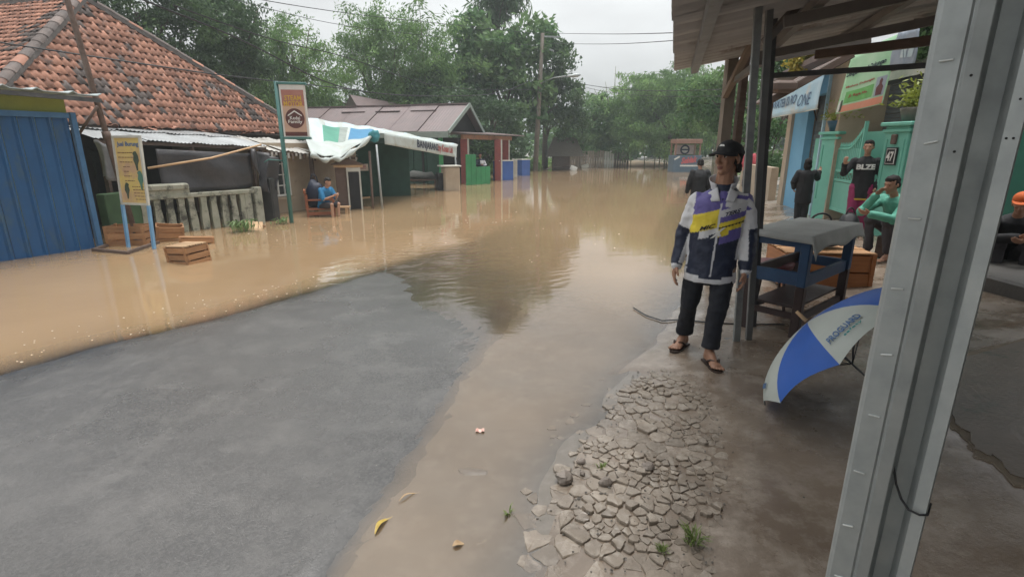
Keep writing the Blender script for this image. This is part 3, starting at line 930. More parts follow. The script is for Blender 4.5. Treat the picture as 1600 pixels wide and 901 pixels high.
# walls
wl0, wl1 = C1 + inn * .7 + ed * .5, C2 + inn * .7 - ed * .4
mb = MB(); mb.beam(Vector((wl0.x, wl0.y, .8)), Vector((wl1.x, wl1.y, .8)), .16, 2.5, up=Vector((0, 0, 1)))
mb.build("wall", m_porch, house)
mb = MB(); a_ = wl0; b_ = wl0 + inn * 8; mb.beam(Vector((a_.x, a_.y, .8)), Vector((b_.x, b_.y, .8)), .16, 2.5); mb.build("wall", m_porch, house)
# slipped tiles along the eave
for k in range(11):
    t = .26 + .055 * k + rt.uniform(-.015, .015)
    p = C1.lerp(C2, t) - inn * rt.uniform(.02, .2) + Vector((0, 0, rt.uniform(-.06, .0)))
    M = (Matrix.Rotation(rt.uniform(-.9, .9), 4, 'Z') @ Matrix.Rotation(rt.uniform(-.3, .5), 4, 'X')); M.translation = p
    piece("slipped_tile", tme, roofo, M)

# ---- porch awning of corrugated sheets in front of the tiled house
def corr_sheet(mbp, p0, p1, q0, q1, pitch=.076, amp=.011, nv=3, jit=0.0, seed=0):
    """sheet with its lower edge p0->p1 and upper edge q0->q1, corrugations run up the slope"""
    L = (p1 - p0).length; n = max(4, int(L / pitch) * 4)
    nrm = (p1 - p0).cross(q0 - p0).normalized()
    if nrm.z < 0: nrm = -nrm
    def fn(s, t):
        p = p0.lerp(p1, s).lerp(q0.lerp(q1, s), t)
        return p + nrm * (amp * math.sin(2 * math.pi * s * L / pitch) + jit * math.sin(s * 5 + seed + t * 2))
    return mbp.sheet(fn, n, nv)
aw = root("porch_awning", "rusty corrugated zinc awning in two overlapping rows below the tiled roof", "awning", (-6.6, 10.5, -.45))
lo0, lo1 = D(150, 216, 9.25), D(418, 229, 12.3)
mid0, mid1 = lo0.lerp(lo1, 0) + inn * .75 + Vector((0, 0, .17)), lo1 + inn * .75 + Vector((0, 0, .17))
hi0, hi1 = C1 + inn * -.05 + ed * .6 + Vector((0, 0, -.06)), C1 + ed * 5.0 + Vector((0, 0, -.05))
for k in range(4):
    a, b = k / 4 - .006, (k + 1) / 4 + .006
    corr_sheet(MB(), lo0.lerp(lo1, a), lo0.lerp(lo1, b), mid0.lerp(mid1, a) + Vector((0, 0, .02)), mid0.lerp(mid1, b) + Vector((0, 0, .02)), jit=.012, seed=k).build("zinc_sheet", m_corr, aw, True)
for k in range(4):
    a, b = k / 4 - .006, (k + 1) / 4 + .006
    ml0, ml1 = mid0 - inn * .06 + Vector((0, 0, .035)), mid1 - inn * .06 + Vector((0, 0, .035))
    corr_sheet(MB(), ml0.lerp(ml1, a), ml0.lerp(ml1, b), hi0.lerp(hi1, a), hi0.lerp(hi1, b), jit=.012, seed=k + 7).build("zinc_sheet", m_corr, aw, True)
MB().beam(lo0 + inn * .06 - Vector((0, 0, .05)), lo1 + inn * .06 - Vector((0, 0, .05)), .05, .06).build("purlin", m_wood_dark, aw)
MB().beam(mid0 - Vector((0, 0, .05)), mid1 - Vector((0, 0, .05)), .05, .06).build("purlin", m_wood_dark, aw)
for t in (.03, .5, .97):
    b = lo0.lerp(lo1, t) + inn * .08
    MB().beam(Vector((b.x, b.y, -.5)), b - Vector((0, 0, .08)), .07, .07).build("post", m_wood_dark, aw)
# wooden pole laid across under the awning
tag(MB().tube([D(231, 263, 9.7), D(330, 247, 10.4), D(408, 226, 11.4)], [.022, .02, .018], 7).build("bamboo_pole", m_wood_pale, None, True), "slim bare wooden pole slung slantwise under the porch awning", "pole")

# ---- concrete balustrade
m_oldconc = mat("mossy_old_concrete", (0.34, 0.33, 0.27), (0.24, 0.25, 0.19), rough=.85, scale=5, bump=.004, bscale=40, dirt=(0.06, 0.06, 0.05), dscale=3.0, dthr=.50)
F0, F1 = G(205, 372, 0), G(413, 347, 0)
fd = (F1 - F0).normalized(); fo = Vector((fd.y, -fd.x, 0)); FL = (F1 - F0).length
fence = root("balustrade", "old mossy concrete balustrade with rounded balusters standing in the flood", "fence", (F0.x, F0.y, -.4))
fx = Matrix((fd, -fo, Vector((0, 0, 1)))).transposed()
def baluster_mesh():
    mb = MB(); ring = []
    prof = [(-.45, .060), (.0, .062), (.18, .070), (.36, .062), (.50, .050), (.58, .056), (.66, .060)]
    vs, fs = [], []
    for z, r in prof:
        for sx, sy in ((-1, -1), (1, -1), (1, 1), (-1, 1)): vs.append((sx * r, sy * .045, z))
    for i in range(len(prof) - 1):
        for k in range(4):
            j = (k + 1) % 4; fs.append((i * 4 + k, i * 4 + j, i * 4 + 4 + j, i * 4 + 4 + k))
    mb.add(vs, fs); return mb.mesh("baluster", m_oldconc)
bme = baluster_mesh()
nb = int(FL / .205)
for k in range(nb):
    if k in (0, nb - 1): continue
    p = F0 + fd * (.1 + k * .205)
    M = fx.to_4x4(); M.translation = p + Vector((0, 0, 0)); M = M @ Matrix.Rotation(rt.uniform(-.03, .03), 4, 'Y')
    piece("baluster", bme, fence, M)
MB().box(F0 + fd * (FL * .5) + Vector((0, 0, .70)), (FL - .1, .15, .085), fx, bev=.012).build("top_rail", m_oldconc, fence)
MB().box(F0 + fd * .55 + Vector((0, 0, .875)), (1.1, .19, .13), fx, bev=.03).build("coping", m_oldconc, fence)
MB().box(F0 + fd * .55 + Vector((0, 0, .785)), (1.1, .12, .09), fx).build("coping_base", m_oldconc, fence)
for k, t in ((0, .04), (1, FL - .1)):
    MB().box(F0 + fd * t + Vector((0, 0, .18)), (.17, .17, 1.2), fx, bev=.012).build("pillar", m_oldconc, fence)
MB().box(F0 + fd * (FL - .32) - fo * .02 + Vector((0, 0, .15)), (.15, .15, 1.1), fx, bev=.012).build("pillar", m_oldconc, fence)
# dark plastic screen above the rail
m_tarp_dark = mat("dark_tarpaulin", (0.03, 0.03, 0.034), (0.055, 0.05, 0.052), rough=.42, scale=4, bump=.01, bscale=7)
def scr(s, t):
    p = F0.lerp(F1, .26 + .70 * s) + fo * -.06
    return Vector((p.x, p.y, .76 + t * (.82 - .10 * s))) + fo * (.03 * math.sin(s * 11 + t * 3) + .02 * math.sin(t * 8 + s * 5))
tag(MB().sheet(scr, 24, 8, .004).build("tarpaulin_screen", m_tarp_dark, None, True), "dark plastic sheet stretched above the balustrade under the awning", "tarpaulin")
def hung(s, t):
    a, b = D(392, 232, 11.4), D(432, 246, 12.0)
    p = a.lerp(b, s * (1 - .25 * t) + .12 * t)
    return p + Vector((.06 * math.sin(s * 14 + t * 2), -.08 * math.sin(s * 9 + t * 5) - .25 * t * (1 - t), -.88 * t * (1 - .35 * abs(s - .45))))
me = MB().sheet(hung, 26, 14, .005); o = me.build("draped_tarpaulin", m_tarp_dark, None, True)
tag(o, "crumpled black tarpaulin hanging from the awning at the far end of the balustrade", "tarpaulin")
me = MB().box((0, 0, 0), (.24, .30, 1.35), bev=.03); o = me.build("dark_pillar", mat("sooty_concrete", (0.025, 0.025, 0.024), (0.05, 0.048, 0.044), rough=.9)); o.location = G(422, 345, 0) + Vector((0, .15, .28))
tag(o, "black stained pillar stump at the far end of the balustrade", "pillar")

# ---- crates: slatted wooden boxes
def crate(label, loc, rz, size, slats=3, group="wooden crates along the left side of the street", m=m_wood, tilt=(0, 0), open_top=False, gap=.22, top=None):
    L, W, H = size
    r_ = root("crate", label, "crate", loc, group)
    r_.rotation_euler = (tilt[0], tilt[1], rz)
    def pl(c, s, mm=m, nm="plank"):
        o = MB().box((0, 0, 0), s, None).build(nm, mm)
        o.parent = r_; o.location = c
        o.rotation_euler = (rt.uniform(-.012, .012),) * 3
    th = .016
    hh = H / slats
    for k in range(slats):
        z = hh * (k + .5)
        for sg in (-1, 1):
            pl((0, sg * (W / 2 - th / 2), z), (L, th, hh * (1 - gap)))
            pl((sg * (L / 2 - th / 2 - .001), 0, z), (th, W - 2 * th - .002, hh * (1 - gap)))
    for sx in (-1, 1):
        for sy in (-1, 1):
            pl((sx * (L / 2 - th - .017), sy * (W / 2 - th - .017), H / 2), (.032, .032, H - .004), nm="corner_post")
            pl((sx * (L / 2 - .022), sy * (W / 2 + th / 2 - .001), H / 2), (.04, th - .004, H + .002), nm="batten")
    if not open_top:
        nt = max(3, int(W / .085))
        for k in range(nt):
            pl((0, -W / 2 + W * (k + .5) / nt, H + th / 2 + .001), (L, W / nt * (1 - gap * .8), th), mm=top or m)
    return r_
e_ = lambda px, py, z=0: G(px, py, z)
p = e_(297, 408); crate("small slatted crate floating alone on the brown water nearest the road", (p.x, p.y, -.06), R(-24), (.46, .34, .30), top=m_wood_pale, tilt=(R(3), R(-4)))
p = e_(203, 382); crate("wide slatted crate standing behind the legs of the yellow bird sign", (p.x, p.y + .05, -.02), R(60) - R(48), (.60, .36, .36), open_top=True)
p = e_(250, 378); crate("crate tilted against the balustrade to the right of the yellow sign leg", (p.x + .05, p.y + .2, -.04), R(35), (.42, .30, .32), open_top=True, tilt=(R(8), R(6)))
p = e_(301, 382); crate("low crate lid showing above the water behind the floating crate", (p.x, p.y + .1, -.16), R(30), (.52, .34, .26), top=m_wood, tilt=(R(-4), R(5)))
# floating grey wooden frame under the sign
fr = root("timber_raft", "flat grey timber frame floating under the yellow sign", "raft", (-6.0, 8.0, 0))
q = [e_(148, 392), e_(200, 397), e_(246, 381), e_(192, 377)]
for k in range(4):
    a, b = q[k], q[(k + 1) % 4]
    z = .022 + .002 * (k % 2)
    d = (b - a).normalized() * (.03 if k % 2 else -.03)
    MB().beam(a + Vector((0, 0, z)) + d, b + Vector((0, 0, z)) - d, .055, .045).build("plank", m_wood_dark, fr)
# broken pallet and weeds by the balustrade
p = e_(402, 353)
pal = root("broken_pallet", "broken pale pallet piece lodged beside the weeds at the balustrade end", "pallet", (p.x, p.y, 0))
for k in range(4):
    a = p + Vector((-.25 + .12 * k, .1 - .05 * k, .09 + .0 * k)); b = a + Vector((.14, -.34, -.10))
    MB().beam(a, b, .075, .016).build("plank", m_wood_pale, pal)
MB().beam(p + Vector((-.32, .02, .04)), p + Vector((.24, -.16, .02)), .04, .03).build("batten", m_wood, pal)
m_weed = mat("weed_leaf", (0.16, 0.24, 0.09), (0.10, 0.17, 0.06), rough=.5, scale=8, trans=.25)
def weed(loc, n, h, spread, label, m=m_weed, group="weeds at the foot of the balustrade", lw=.02):
    r_ = random.Random(int(loc[0] * 100)); mb = MB()
    for k in range(n):
        a = r_.uniform(0, 6.28); b = Vector((r_.gauss(0, spread * .4), r_.gauss(0, spread * .4), 0))
        dr = Vector((math.cos(a), math.sin(a), 0)); l_ = h * r_.uniform(.5, 1.2)
        sdv = Vector((-dr.y, dr.x, 0)) * lw * r_.uniform(.6, 1.3)
        up = Vector((0, 0, 1))
        mid = b + dr * l_ * .35 + up * l_ * .8; tip = b + dr * l_ * .9 + up * l_ * r_.uniform(.4, .9)
        mb.add([b, mid + sdv, tip, mid - sdv], [(0, 1, 2, 3)])
        mb.add([b + dr * .004, mid, b - dr * .004], [(0, 1, 2)])
    o = mb.build("weed", m); o.location = loc
    return tag(o, label, "weed", group)
p = e_(380, 362); weed((p.x, p.y, 0), 60, .26, .3, "tangle of pale green weeds in the water in front of the balustrade")
p = e_(440, 350); weed((p.x, p.y, 0), 26, .16, .2, "low weeds in the water at the foot of the green sign pole")

# ---- yellow bird sign on blue legs
m_signy = mat("yellow_sign_face", (0.62, 0.50, 0.13), (0.60, 0.42, 0.20), rough=.45, scale=1.3, dirt=(0.5, 0.33, 0.2), dscale=2.2, dthr=.52)
m_signframe = mat("sign_frame", (0.55, 0.54, 0.48), (0.42, 0.42, 0.38), rough=.55)
m_leg_blue = mat("pale_blue_paint", (0.18, 0.36, 0.55), (0.13, 0.27, 0.45), rough=.5, scale=6)
m_ink_dk = mat("dark_print", (0.05, 0.07, 0.05), (0.08, 0.10, 0.06), rough=.5)
m_ink_blue = mat("blue_print", (0.07, 0.16, 0.34), rough=.5)
m_ink_brown = mat("brown_print", (0.22, 0.12, 0.06), rough=.5)
m_ink_white = mat("white_print", (0.75, 0.74, 0.70), rough=.5)
sR, sL = Vector((-5.87, 8.35, 0)), Vector((-6.40, 8.50, 0))
sx = (sR - sL).normalized(); sn = Vector((sx.y, -sx.x, 0))
bs_ = root("sign_board", "yellow board with birds and fine print on pale blue legs beside the blue shutter", "sign", (sR.x, sR.y, -.3))
lean = -sn * .06
zb, zt = .72, 1.77
pc = (sR + sL) / 2; W = (sR - sL).length
def sp(u, z, d=0.0): return sL + sx * (u * W) + lean * ((z - zb) / (zt - zb)) + sn * d + Vector((0, 0, z))
MB().add([sp(0, zb), sp(1, zb), sp(1, zt), sp(0, zt), sp(0, zb, -.012), sp(1, zb, -.012), sp(1, zt, -.012), sp(0, zt, -.012)],
         [(0, 1, 2, 3), (7, 6, 5, 4), (0, 4, 5, 1), (1, 5, 6, 2), (2, 6, 7, 3), (3, 7, 4, 0)]).build("panel", m_signy, bs_)
for a, b in (((0, zb), (1, zb)), ((0, zt), (1, zt))):
    MB().beam(sp(*a) - sx * .02, sp(*b) + sx * .02, .035, .03, up=sn).build("frame_bar", m_signframe, bs_)
for u in (0, 1):
    MB().beam(sp(u, zb + .02), sp(u, zt - .02), .035, .036, up=sn).build("frame_bar", m_signframe, bs_)
    MB().beam(sp(u, -.35), sp(u, zb - .02), .045, .04, up=sn).build("leg", m_leg_blue, bs_)
upv = (sp(0, zt) - sp(0, zb)).normalized()
lettering("Jual Burung", m_ink_blue, bs_, sp(.52, 1.65), sx, upv, .09, W * .80, bold=.02)
def birds(u, z, h, seed, m, parent=bs_):
    # a perched bird in flat print: body, head, tail
    pts = [(-.10, .30), (.02, .50), (.16, .47), (.26, .38), (.20, .28), (.26, .05), (.16, -.18), (.10, -.50), (.0, -.50), (-.02, -.20), (-.14, .02)]
    mb = MB(); c = sp(u, z, .006)
    vs = [c + sx * (x * h * seed) + upv * (y * h) for x, y in pts]
    mb.add(vs, [tuple(range(len(vs)))] if seed > 0 else [tuple(range(len(vs) - 1, -1, -1))])
    mb.build("bird_picture", m, parent)
birds(.80, 1.40, .30, -1, m_ink_dk); birds(.88, 1.10, .30, -1, mat("green_print", (0.10, 0.22, 0.16), rough=.5)); birds(.25, .93, .26, 1, m_ink_dk)
rb = random.Random(2)
mb = MB()
def bar(u0, u1, z, h=.012):
    c0, c1 = sp(u0, z, .005), sp(u1, z, .005); uu = upv * h
    mb.add([c0, c1, c1 + uu, c0 + uu], [(0, 1, 2, 3)])
for k, (u0, u1) in enumerate([(.1, .68), (.1, .66), (.14, .62), (.24, .5), (.24, .46), (.24, .52), (.24, .62)]):
    z = 1.52 - k * .073
    u = u0
    while u < u1:
        w = rb.uniform(.05, .13); bar(u, min(u + w, u1), z); u += w + .02
for k in range(5):
    z = .99 - k * .05; u = .48 + .02 * k
    while u < .95:
        w = rb.uniform(.05, .12); bar(u, min(u + w, .95), z); u += w + .02
tag(mb.build("fine_print", m_ink_brown, bs_), kind="stuff")

# ---- green pole with the STEAM MOTOR light box
m_gpole = mat("green_pole_paint", (0.06, 0.17, 0.15), (0.04, 0.12, 0.11), rough=.5)
g0, g1 = G(456, 348, 0), D(432, 128, 11.45)
gp = root("sign_pole", "tall green pole carrying the narrow steam motor sign box", "sign", (g0.x, g0.y, -.4))
gtop = Vector((g0.x, g0.y, g1.z))
MB().tube([Vector((g0.x, g0.y, -.45)), gtop], .045, 10).build("pole", m_gpole, gp, True)
bx = Vector((.985, .17, 0)).normalized(); bnr = Vector((bx.y, -bx.x, 0))
z0, z1 = 1.82, g1.z - .06
b0 = Vector((g0.x, g0.y, 0)) + bx * .055
def bp_(u, z, d=0.0): return b0 + bx * (u * .50) + bnr * (d + .06) + Vector((0, 0, z))
cc = b0 + bx * .25 + Vector((0, 0, (z0 + z1) / 2)); bM = Matrix((bx, -bnr, Vector((0, 0, 1)))).transposed()
m_box_face = mat("sign_box_face", (0.60, 0.58, 0.54), (0.5, 0.48, 0.45), rough=.4)
MB().box(cc, (.50, .118, z1 - z0), bM).build("box", m_box_face, gp)
MB().box(cc + Vector((0, 0, (z1 - z0) / 2 + .02)), (.58, .15, .05), bM, bev=.008).build("top_bar", m_gpole, gp)
MB().box(cc - Vector((0, 0, (z1 - z0) / 2 + .02)), (.56, .15, .05), bM, bev=.008).build("bottom_bar", m_gpole, gp)
m_sg_red = mat("faded_maroon_print", (0.30, 0.11, 0.09), (0.36, 0.17, 0.13), rough=.45, scale=3)
m_sg_mid = mat("faded_tan_print", (0.50, 0.34, 0.25), (0.42, 0.27, 0.2), rough=.45, scale=3)
m_sg_yel = mat("yellow_print", (0.62, 0.38, 0.05), rough=.45)
m_sg_brn = mat("brown_disc_print", (0.11, 0.035, 0.03), rough=.45)
def quad(u0, u1, za, zb_, d, m, nm):
    MB().add([bp_(u0, za, d), bp_(u1, za, d), bp_(u1, zb_, d), bp_(u0, zb_, d)], [(0, 1, 2, 3)]).build(nm, m, gp)
H_ = z1 - z0
quad(.07, .95, z0 + H_ * .60, z0 + H_ * .90, .003, m_sg_red, "print_field")
quad(.07, .95, z0 + H_ * .10, z0 + H_ * .60, .003, m_sg_mid, "print_field")
quad(.07, .95, z0 + H_ * .02, z0 + H_ * .10, .003, m_sg_brn, "print_field")
up = Vector((0, 0, 1))
lettering("STEAM", m_sg_yel, gp, bp_(.51, z0 + H_ * .745, .004), bx, up, .10, .33, bold=.02)
lettering("MOTOR", m_sg_yel, gp, bp_(.51, z0 + H_ * .635, .004), bx, up, .11, .38, bold=.02)
c = bp_(.52, z0 + H_ * .36, .006)
MB().add([c + bx * (.19 * math.cos(t)) + up * (.20 * math.sin(t)) for t in [i * math.pi / 14 for i in range(28)]], [tuple(range(28))]).build("emblem_disc", m_sg_brn, gp)
hs = [(-.14, .04), (0, .13), (.14, .04), (.14, .065), (0, .16), (-.14, .065)]
MB().add([c + bx * x + up * y + bnr * .003 for x, y in hs], [(0, 1, 4, 5), (1, 2, 3, 4)]).build("emblem_roof", m_ink_white, gp)
lettering("Kedai", m_ink_white, gp, c + up * .01, bx, up, .07, .20, bold=.01)
lettering("Family", m_ink_white, gp, c - up * .075, bx, up, .085, .28, bold=.01)
# short arm with a lamp shade at the pole
MB().tube([Vector((g0.x, g0.y, 1.33)), Vector((g0.x - .32, g0.y - .05, 1.36)), Vector((g0.x - .42, g0.y - .06, 1.30))], .014, 6).build("arm", m_gpole, gp, True)

# ---- second house: pale wall, white casement window, low awning
m_awn2 = mat("pale_fibre_sheet", (0.40, 0.385, 0.35), (0.30, 0.285, 0.26), rough=.6, scale=3, dirt=(0.18, 0.16, 0.13), dscale=2, dthr=.6, var=.08)
h2 = root("shop_house", "low beige house with white framed window behind the green sign pole", "house", (-5.6, 14, -.45))
q0, q1 = Vector((-6.05, 12.55, 0)), Vector((-4.75, 16.2, 0))
h2d = (q1 - q0).normalized(); h2o = Vector((h2d.y, -h2d.x, 0)); h2M = Matrix((h2d, -h2o, Vector((0, 0, 1)))).transposed()
L2 = (q1 - q0).length
MB().box((q0 + q1) / 2 - h2o * .1 + Vector((0, 0, .62)), (L2, .15, 2.2), h2M).build("wall", m_beige, h2)
MB().box(q0 - h2o * 1.6 + h2d * .1 + Vector((0, 0, .62)), (.15, 3.0, 2.2), h2M).build("wall", m_beige, h2)
def window(parent, c, w, h, xa, outv, nx, ny, mf, mg):
    upz = Vector((0, 0, 1)); M3 = Matrix((xa, -outv, upz)).transposed()
    wd = MB().box(c, (w, .04, h), M3).build("window", mg, parent)
    t = .045
    f = MB()
    for s_ in (-1, 1):
        f.box(c + xa * (s_ * (w / 2 - t / 2)) + outv * .03, (t, .05, h), M3)
        f.box(c + upz * (s_ * (h / 2 - t / 2)) + outv * .032, (w - 2 * t, .05, t), M3)
    f.build("frame", mf, wd)
    for i in range(1, nx):
        MB().box(c + xa * (-w / 2 + w * i / nx) + outv * .029, (.035 if i * 2 == nx else .022, .045, h - 2 * t), M3).build("bar", mf, wd)
    for j in range(1, ny):
        MB().box(c + upz * (-h / 2 + h * j / ny) + outv * .026, (w - 2 * t, .04, .022), M3).build("bar", mf, wd)
m_glass = mat("dark_window_glass", (0.025, 0.03, 0.032), (0.04, 0.045, 0.045), rough=.12, spec=.6)
window(h2, q0 + h2d * .52 + Vector((0, 0, .95)), .85, 1.05, h2d, h2o, 4, 4, m_white, m_glass)
MB().box(q0 + h2d * .52 + h2o * .05 + Vector((0, 0, .38)), (.95, .12, .05), h2M).build("sill", m_beige, h2)
# tapering beige porch pillar
MB().tube([q0 + h2d * 2.35 + h2o * .55 + Vector((0, 0, z)) for z in (-.5, .5, 1.35)], [.17, .15, .14], 8).build("porch_pillar", m_beige, h2, True)
aw2 = root("low_awning", "low pale fibre sheet awning sagging in front of the beige house", "awning", (-4.6, 13.5, -.45))
a0, a1 = D(392, 233, 12.0), D(560, 244, 15.4)
ai = Vector((-h2o.x, -h2o.y, 0))
b0_, b1_ = a0 + ai * 1.3 + Vector((0, 0, .34)), a1 + ai * 1.3 + Vector((0, 0, .40))
for k in range(4):
    a, b = k / 4 - .004, (k + 1) / 4 + .004
    corr_sheet(MB(), a0.lerp(a1, a), a0.lerp(a1, b), b0_.lerp(b1_, a), b0_.lerp(b1_, b), pitch=.14, amp=.012, jit=.02, seed=k).build("fibre_sheet", m_awn2, aw2, True)
MB().beam(a0 + ai * .05 - Vector((0, 0, .06)), a1 + ai * .05 - Vector((0, 0, .06)), .05, .07).build("purlin", m_wood_dark, aw2)
fl = MB()
for t in (.02, .52):
    b = a0.lerp(a1, t) + ai * .1
    MB().beam(Vector((b.x, b.y, -.5)), b - Vector((0, 0, .05)), .09, .09).build("post", m_wood_dark, aw2)
rj = random.Random(9)
for k in range(26):                      # ragged fringe strips under the awning edge
    t = .12 + .88 * k / 26
    b = a0.lerp(a1, t) - ai * .01
    l_ = rj.uniform(.06, .20)
    MB().box(b - Vector((0, 0, .03 + l_ / 2)), (.07, .006, l_), h2M).build("fringe_strip", m_awn2 if k % 3 else m_wood_dark, aw2)
# blue banners and pale sheet behind
m_bluebanner = mat("blue_banner", (0.03, 0.07, 0.35), (0.025, 0.05, 0.26), rough=.5)
for k, (px0, px1, y0, y1, Y) in enumerate([(476, 492, 232, 262, 14.6), (504, 518, 232, 258, 15.0)]):
    a, b, c_, d_ = D(px0, y1, Y), D(px1, y1, Y + .2), D(px1, y0, Y + .2), D(px0, y0, Y)
    o = MB().sheet(lambda s, t: a.lerp(b, s).lerp(d_.lerp(c_, s), t) + Vector((0, .02 * math.sin(s * 7), 0)), 6, 3, .003).build("banner", m_bluebanner)
    tag(o, ["blue cloth banner left of the beige porch pillar", "blue cloth banner with white letters right of the beige porch pillar"][k], "banner")
    if k: lettering("Rc", m_ink_white, o, (a + c_) / 2 + Vector((.03, -.05, 0)), (b - a), (d_ - a), .22, .14, bold=.03)
a, b, c_, d_ = D(519, 262, 15.8), D(545, 262, 16.2), D(545, 234, 16.2), D(519, 234, 15.8)
tag(MB().add([a, b, c_, d_] + [p + Vector((0, .05, 0)) for p in (a, b, c_, d_)], [(0, 1, 2, 3), (7, 6, 5, 4), (0, 4, 5, 1), (1, 5, 6, 2), (2, 6, 7, 3), (3, 7, 4, 0)]).build("pale_board", mat("pale_green_board", (0.42, 0.47, 0.42), rough=.6)), "pale greenish board under the awning beside the blue banner", "board")

# ---- wooden bench chair, stool, tall counter box
m_bench = mat("varnished_red_wood", (0.27, 0.09, 0.04), (0.18, 0.06, 0.03), rough=.4, scale=5, stretch=(1, 1, 4))
p = G(497, 338, 0)
be = root("bench", "reddish wooden bench with slatted back standing in the flood", "bench", (p.x, p.y, -.3))
bxv, byv = Vector((.93, .36, 0)).normalized(), Vector((-.36, .93, 0)).normalized()
def bb(a, b, c): return Vector((p.x, p.y, 0)) + bxv * a + byv * b + Vector((0, 0, c))
bM_ = Matrix((bxv, byv, Vector((0, 0, 1)))).transposed()
for a in (-.22, .38):
    for b in (-.1, .38):
        MB().box(bb(a, b, .03), (.05, .05, .75 if a > 0 else 1.0), bM_).build("leg", m_bench, be)
for k in range(4): MB().box(bb(.08, -.08 + k * .14, .18), (.66, .11, .022), bM_).build("seat_slat", m_bench, be)
for k in range(4): MB().box(bb(-.25, -.06 + k * .13, .42), (.022, .09, .40), bM_).build("back_slat", m_bench, be)
MB().box(bb(-.25, .14, .60), (.05, .58, .07), bM_).build("top_rail", m_bench, be)
for b in (-.1, .38): MB().box(bb(.08, b, .40), (.62, .05, .035), bM_).build("armrest", m_bench, be)
MB().box(bb(.08, -.11, .08), (.6, .022, .08), bM_).build("front_rail", m_bench, be)
p = G(533, 334, 0)
st = root("stool", "tiny pale wooden stool in the water in front of the bench", "stool", (p.x, p.y, -.25))
for k in range(2): MB().box(p + Vector((0, .06 + k * .13, .16)), (.36, .11, .03)).build("seat_plank", m_wood_pale, st)
for a in (-.13, .13):
    for b in (.03, .2): MB().box(p + Vector((a, b, -.05)), (.05, .04, .39)).build("leg", m_wood_pale, st)
p = G(534, 330, 0) + Vector((.05, .75, 0))
ct = root("food_cart", "narrow brown stall counter with pale edges and a low pitched top", "stall", (p.x, p.y, -.4))
cx, cy = Vector((.95, .30, 0)).normalized(), Vector((-.30, .95, 0)).normalized()
cM = Matrix((cx, cy, Vector((0, 0, 1)))).transposed()
m_brick_br = mat("brown_panel", (0.16, 0.105, 0.085), (0.11, 0.075, 0.06), rough=.7, scale=9)
MB().box(p + cx * -.05 + cy * .1 + Vector((0, 0, .35)), (.62, .7, 1.5), cM, bev=.01).build("body", m_brick_br, ct)
MB().box(p + cx * -.02 + cy * .1 + Vector((0, 0, 1.13)), (.74, .82, .07), cM, bev=.01).build("counter_top", m_wood_pale, ct)
mb = MB(); tp = p + cy * .1 + Vector((0, 0, 1.17))
mb.add([tp + cx * a + cy * b + Vector((0, 0, c)) for a, b, c in [(-.46, -.42, 0), (.40, -.42, 0), (.40, .42, 0), (-.46, .42, 0), (-.02, -.42, .15), (-.02, .42, .15)]], [(0, 1, 4), (2, 3, 5), (0, 4, 5, 3), (1, 2, 5, 4), (3, 2, 1, 0)])
mb.build("top_cover", m_wood_dark, ct)
MB().box(p + cx * .10 + cy * -.275 + Vector((0, 0, .38)), (.30, .03, 1.42), cM).build("door_panel", m_black, ct)
for a in (-.06, .26): MB().box(p + cx * a + cy * -.28 + Vector((0, 0, .38)), (.04, .05, 1.44), cM).build("edge_strip", m_signframe, ct)
MB().box(p + cx * .10 + cy * -.28 + Vector((0, 0, 1.04)), (.28, .05, .10), cM).build("edge_strip", m_signframe, ct)

# ---- tarpaulin stall
m_tarp = mat("white_tarpaulin", (0.52, 0.57, 0.54), (0.40, 0.44, 0.42), rough=.5, scale=2.5, dirt=(0.36, 0.35, 0.29), dscale=1.6, dthr=.56, trans=.12)
m_tp_green = mat("green_tarp_print", (0.06, 0.27, 0.18), (0.05, 0.21, 0.15), rough=.5, scale=3)
m_tp_blue = mat("blue_tarp_print", (0.035, 0.20, 0.36), (0.03, 0.16, 0.30), rough=.5, scale=3)
m_tp_pale = mat("pale_blue_tarp_print", (0.36, 0.50, 0.56), (0.55, 0.6, 0.6), rough=.5, scale=4)
m_tp_grey = mat("grey_tarp_print", (0.26, 0.30, 0.27), rough=.5, scale=4)
m_tp_navy = mat("navy_tarp_print", (0.12, 0.18, 0.34), (0.2, 0.26, 0.40), rough=.5, scale=5)
ts = root("tarpaulin_stall", "stall roofed with sagging white and blue advertising tarpaulins on thin poles", "stall", (-3.6, 16, -.45))
TR = [D(466, 182, 15.2), D(600, 201, 19.0), D(716, 226, 23.5)]          # back ridge
TE = [D(486, 240, 12.9), D(530, 246, 13.4), D(586, 207, 14.3)]          # front-left eave up to the corner
E3 = D(712, 229, 22.6)
def poly_at(P, s):
    n = len(P) - 1; k = min(int(s * n), n - 1); return P[k].lerp(P[k + 1], s * n - k)
def sag(p, a): return p + Vector((0, 0, a))
def tarp_left(s, t):
    a = poly_at([TE[0], TE[1], TE[2]], s); b = poly_at([TR[0], TR[0].lerp(TR[1], .5), TR[1]], s)
    p = a.lerp(b, t)
    return sag(p, -.06 * math.sin(math.pi * t) * (1 + .4 * math.sin(s * 9)) + .02 * math.sin(s * 21 + t * 4))
mb = MB()
mb.sheet(tarp_left, 30, 14, .004)
tl = mb.build("tarpaulin", [m_tarp, m_tp_green, m_tp_blue, m_tp_pale, m_tp_grey], ts, True)
nu = 30
for j in range(14):
    for i in range(30):
        s, t = (i + .5) / 30, (j + .5) / 14
        k = 0
        if .42 < t < .86:
            if .10 < s < .22: k = 3
            if .24 < s < .42: k = 1
            if .42 < s < .54: k = 4
            if .56 < s < .86: k = 2
        if t >= .86: k = 3 if (i // 2) % 3 else 0
        tl.data.polygons[j * 30 + i].material_index = k
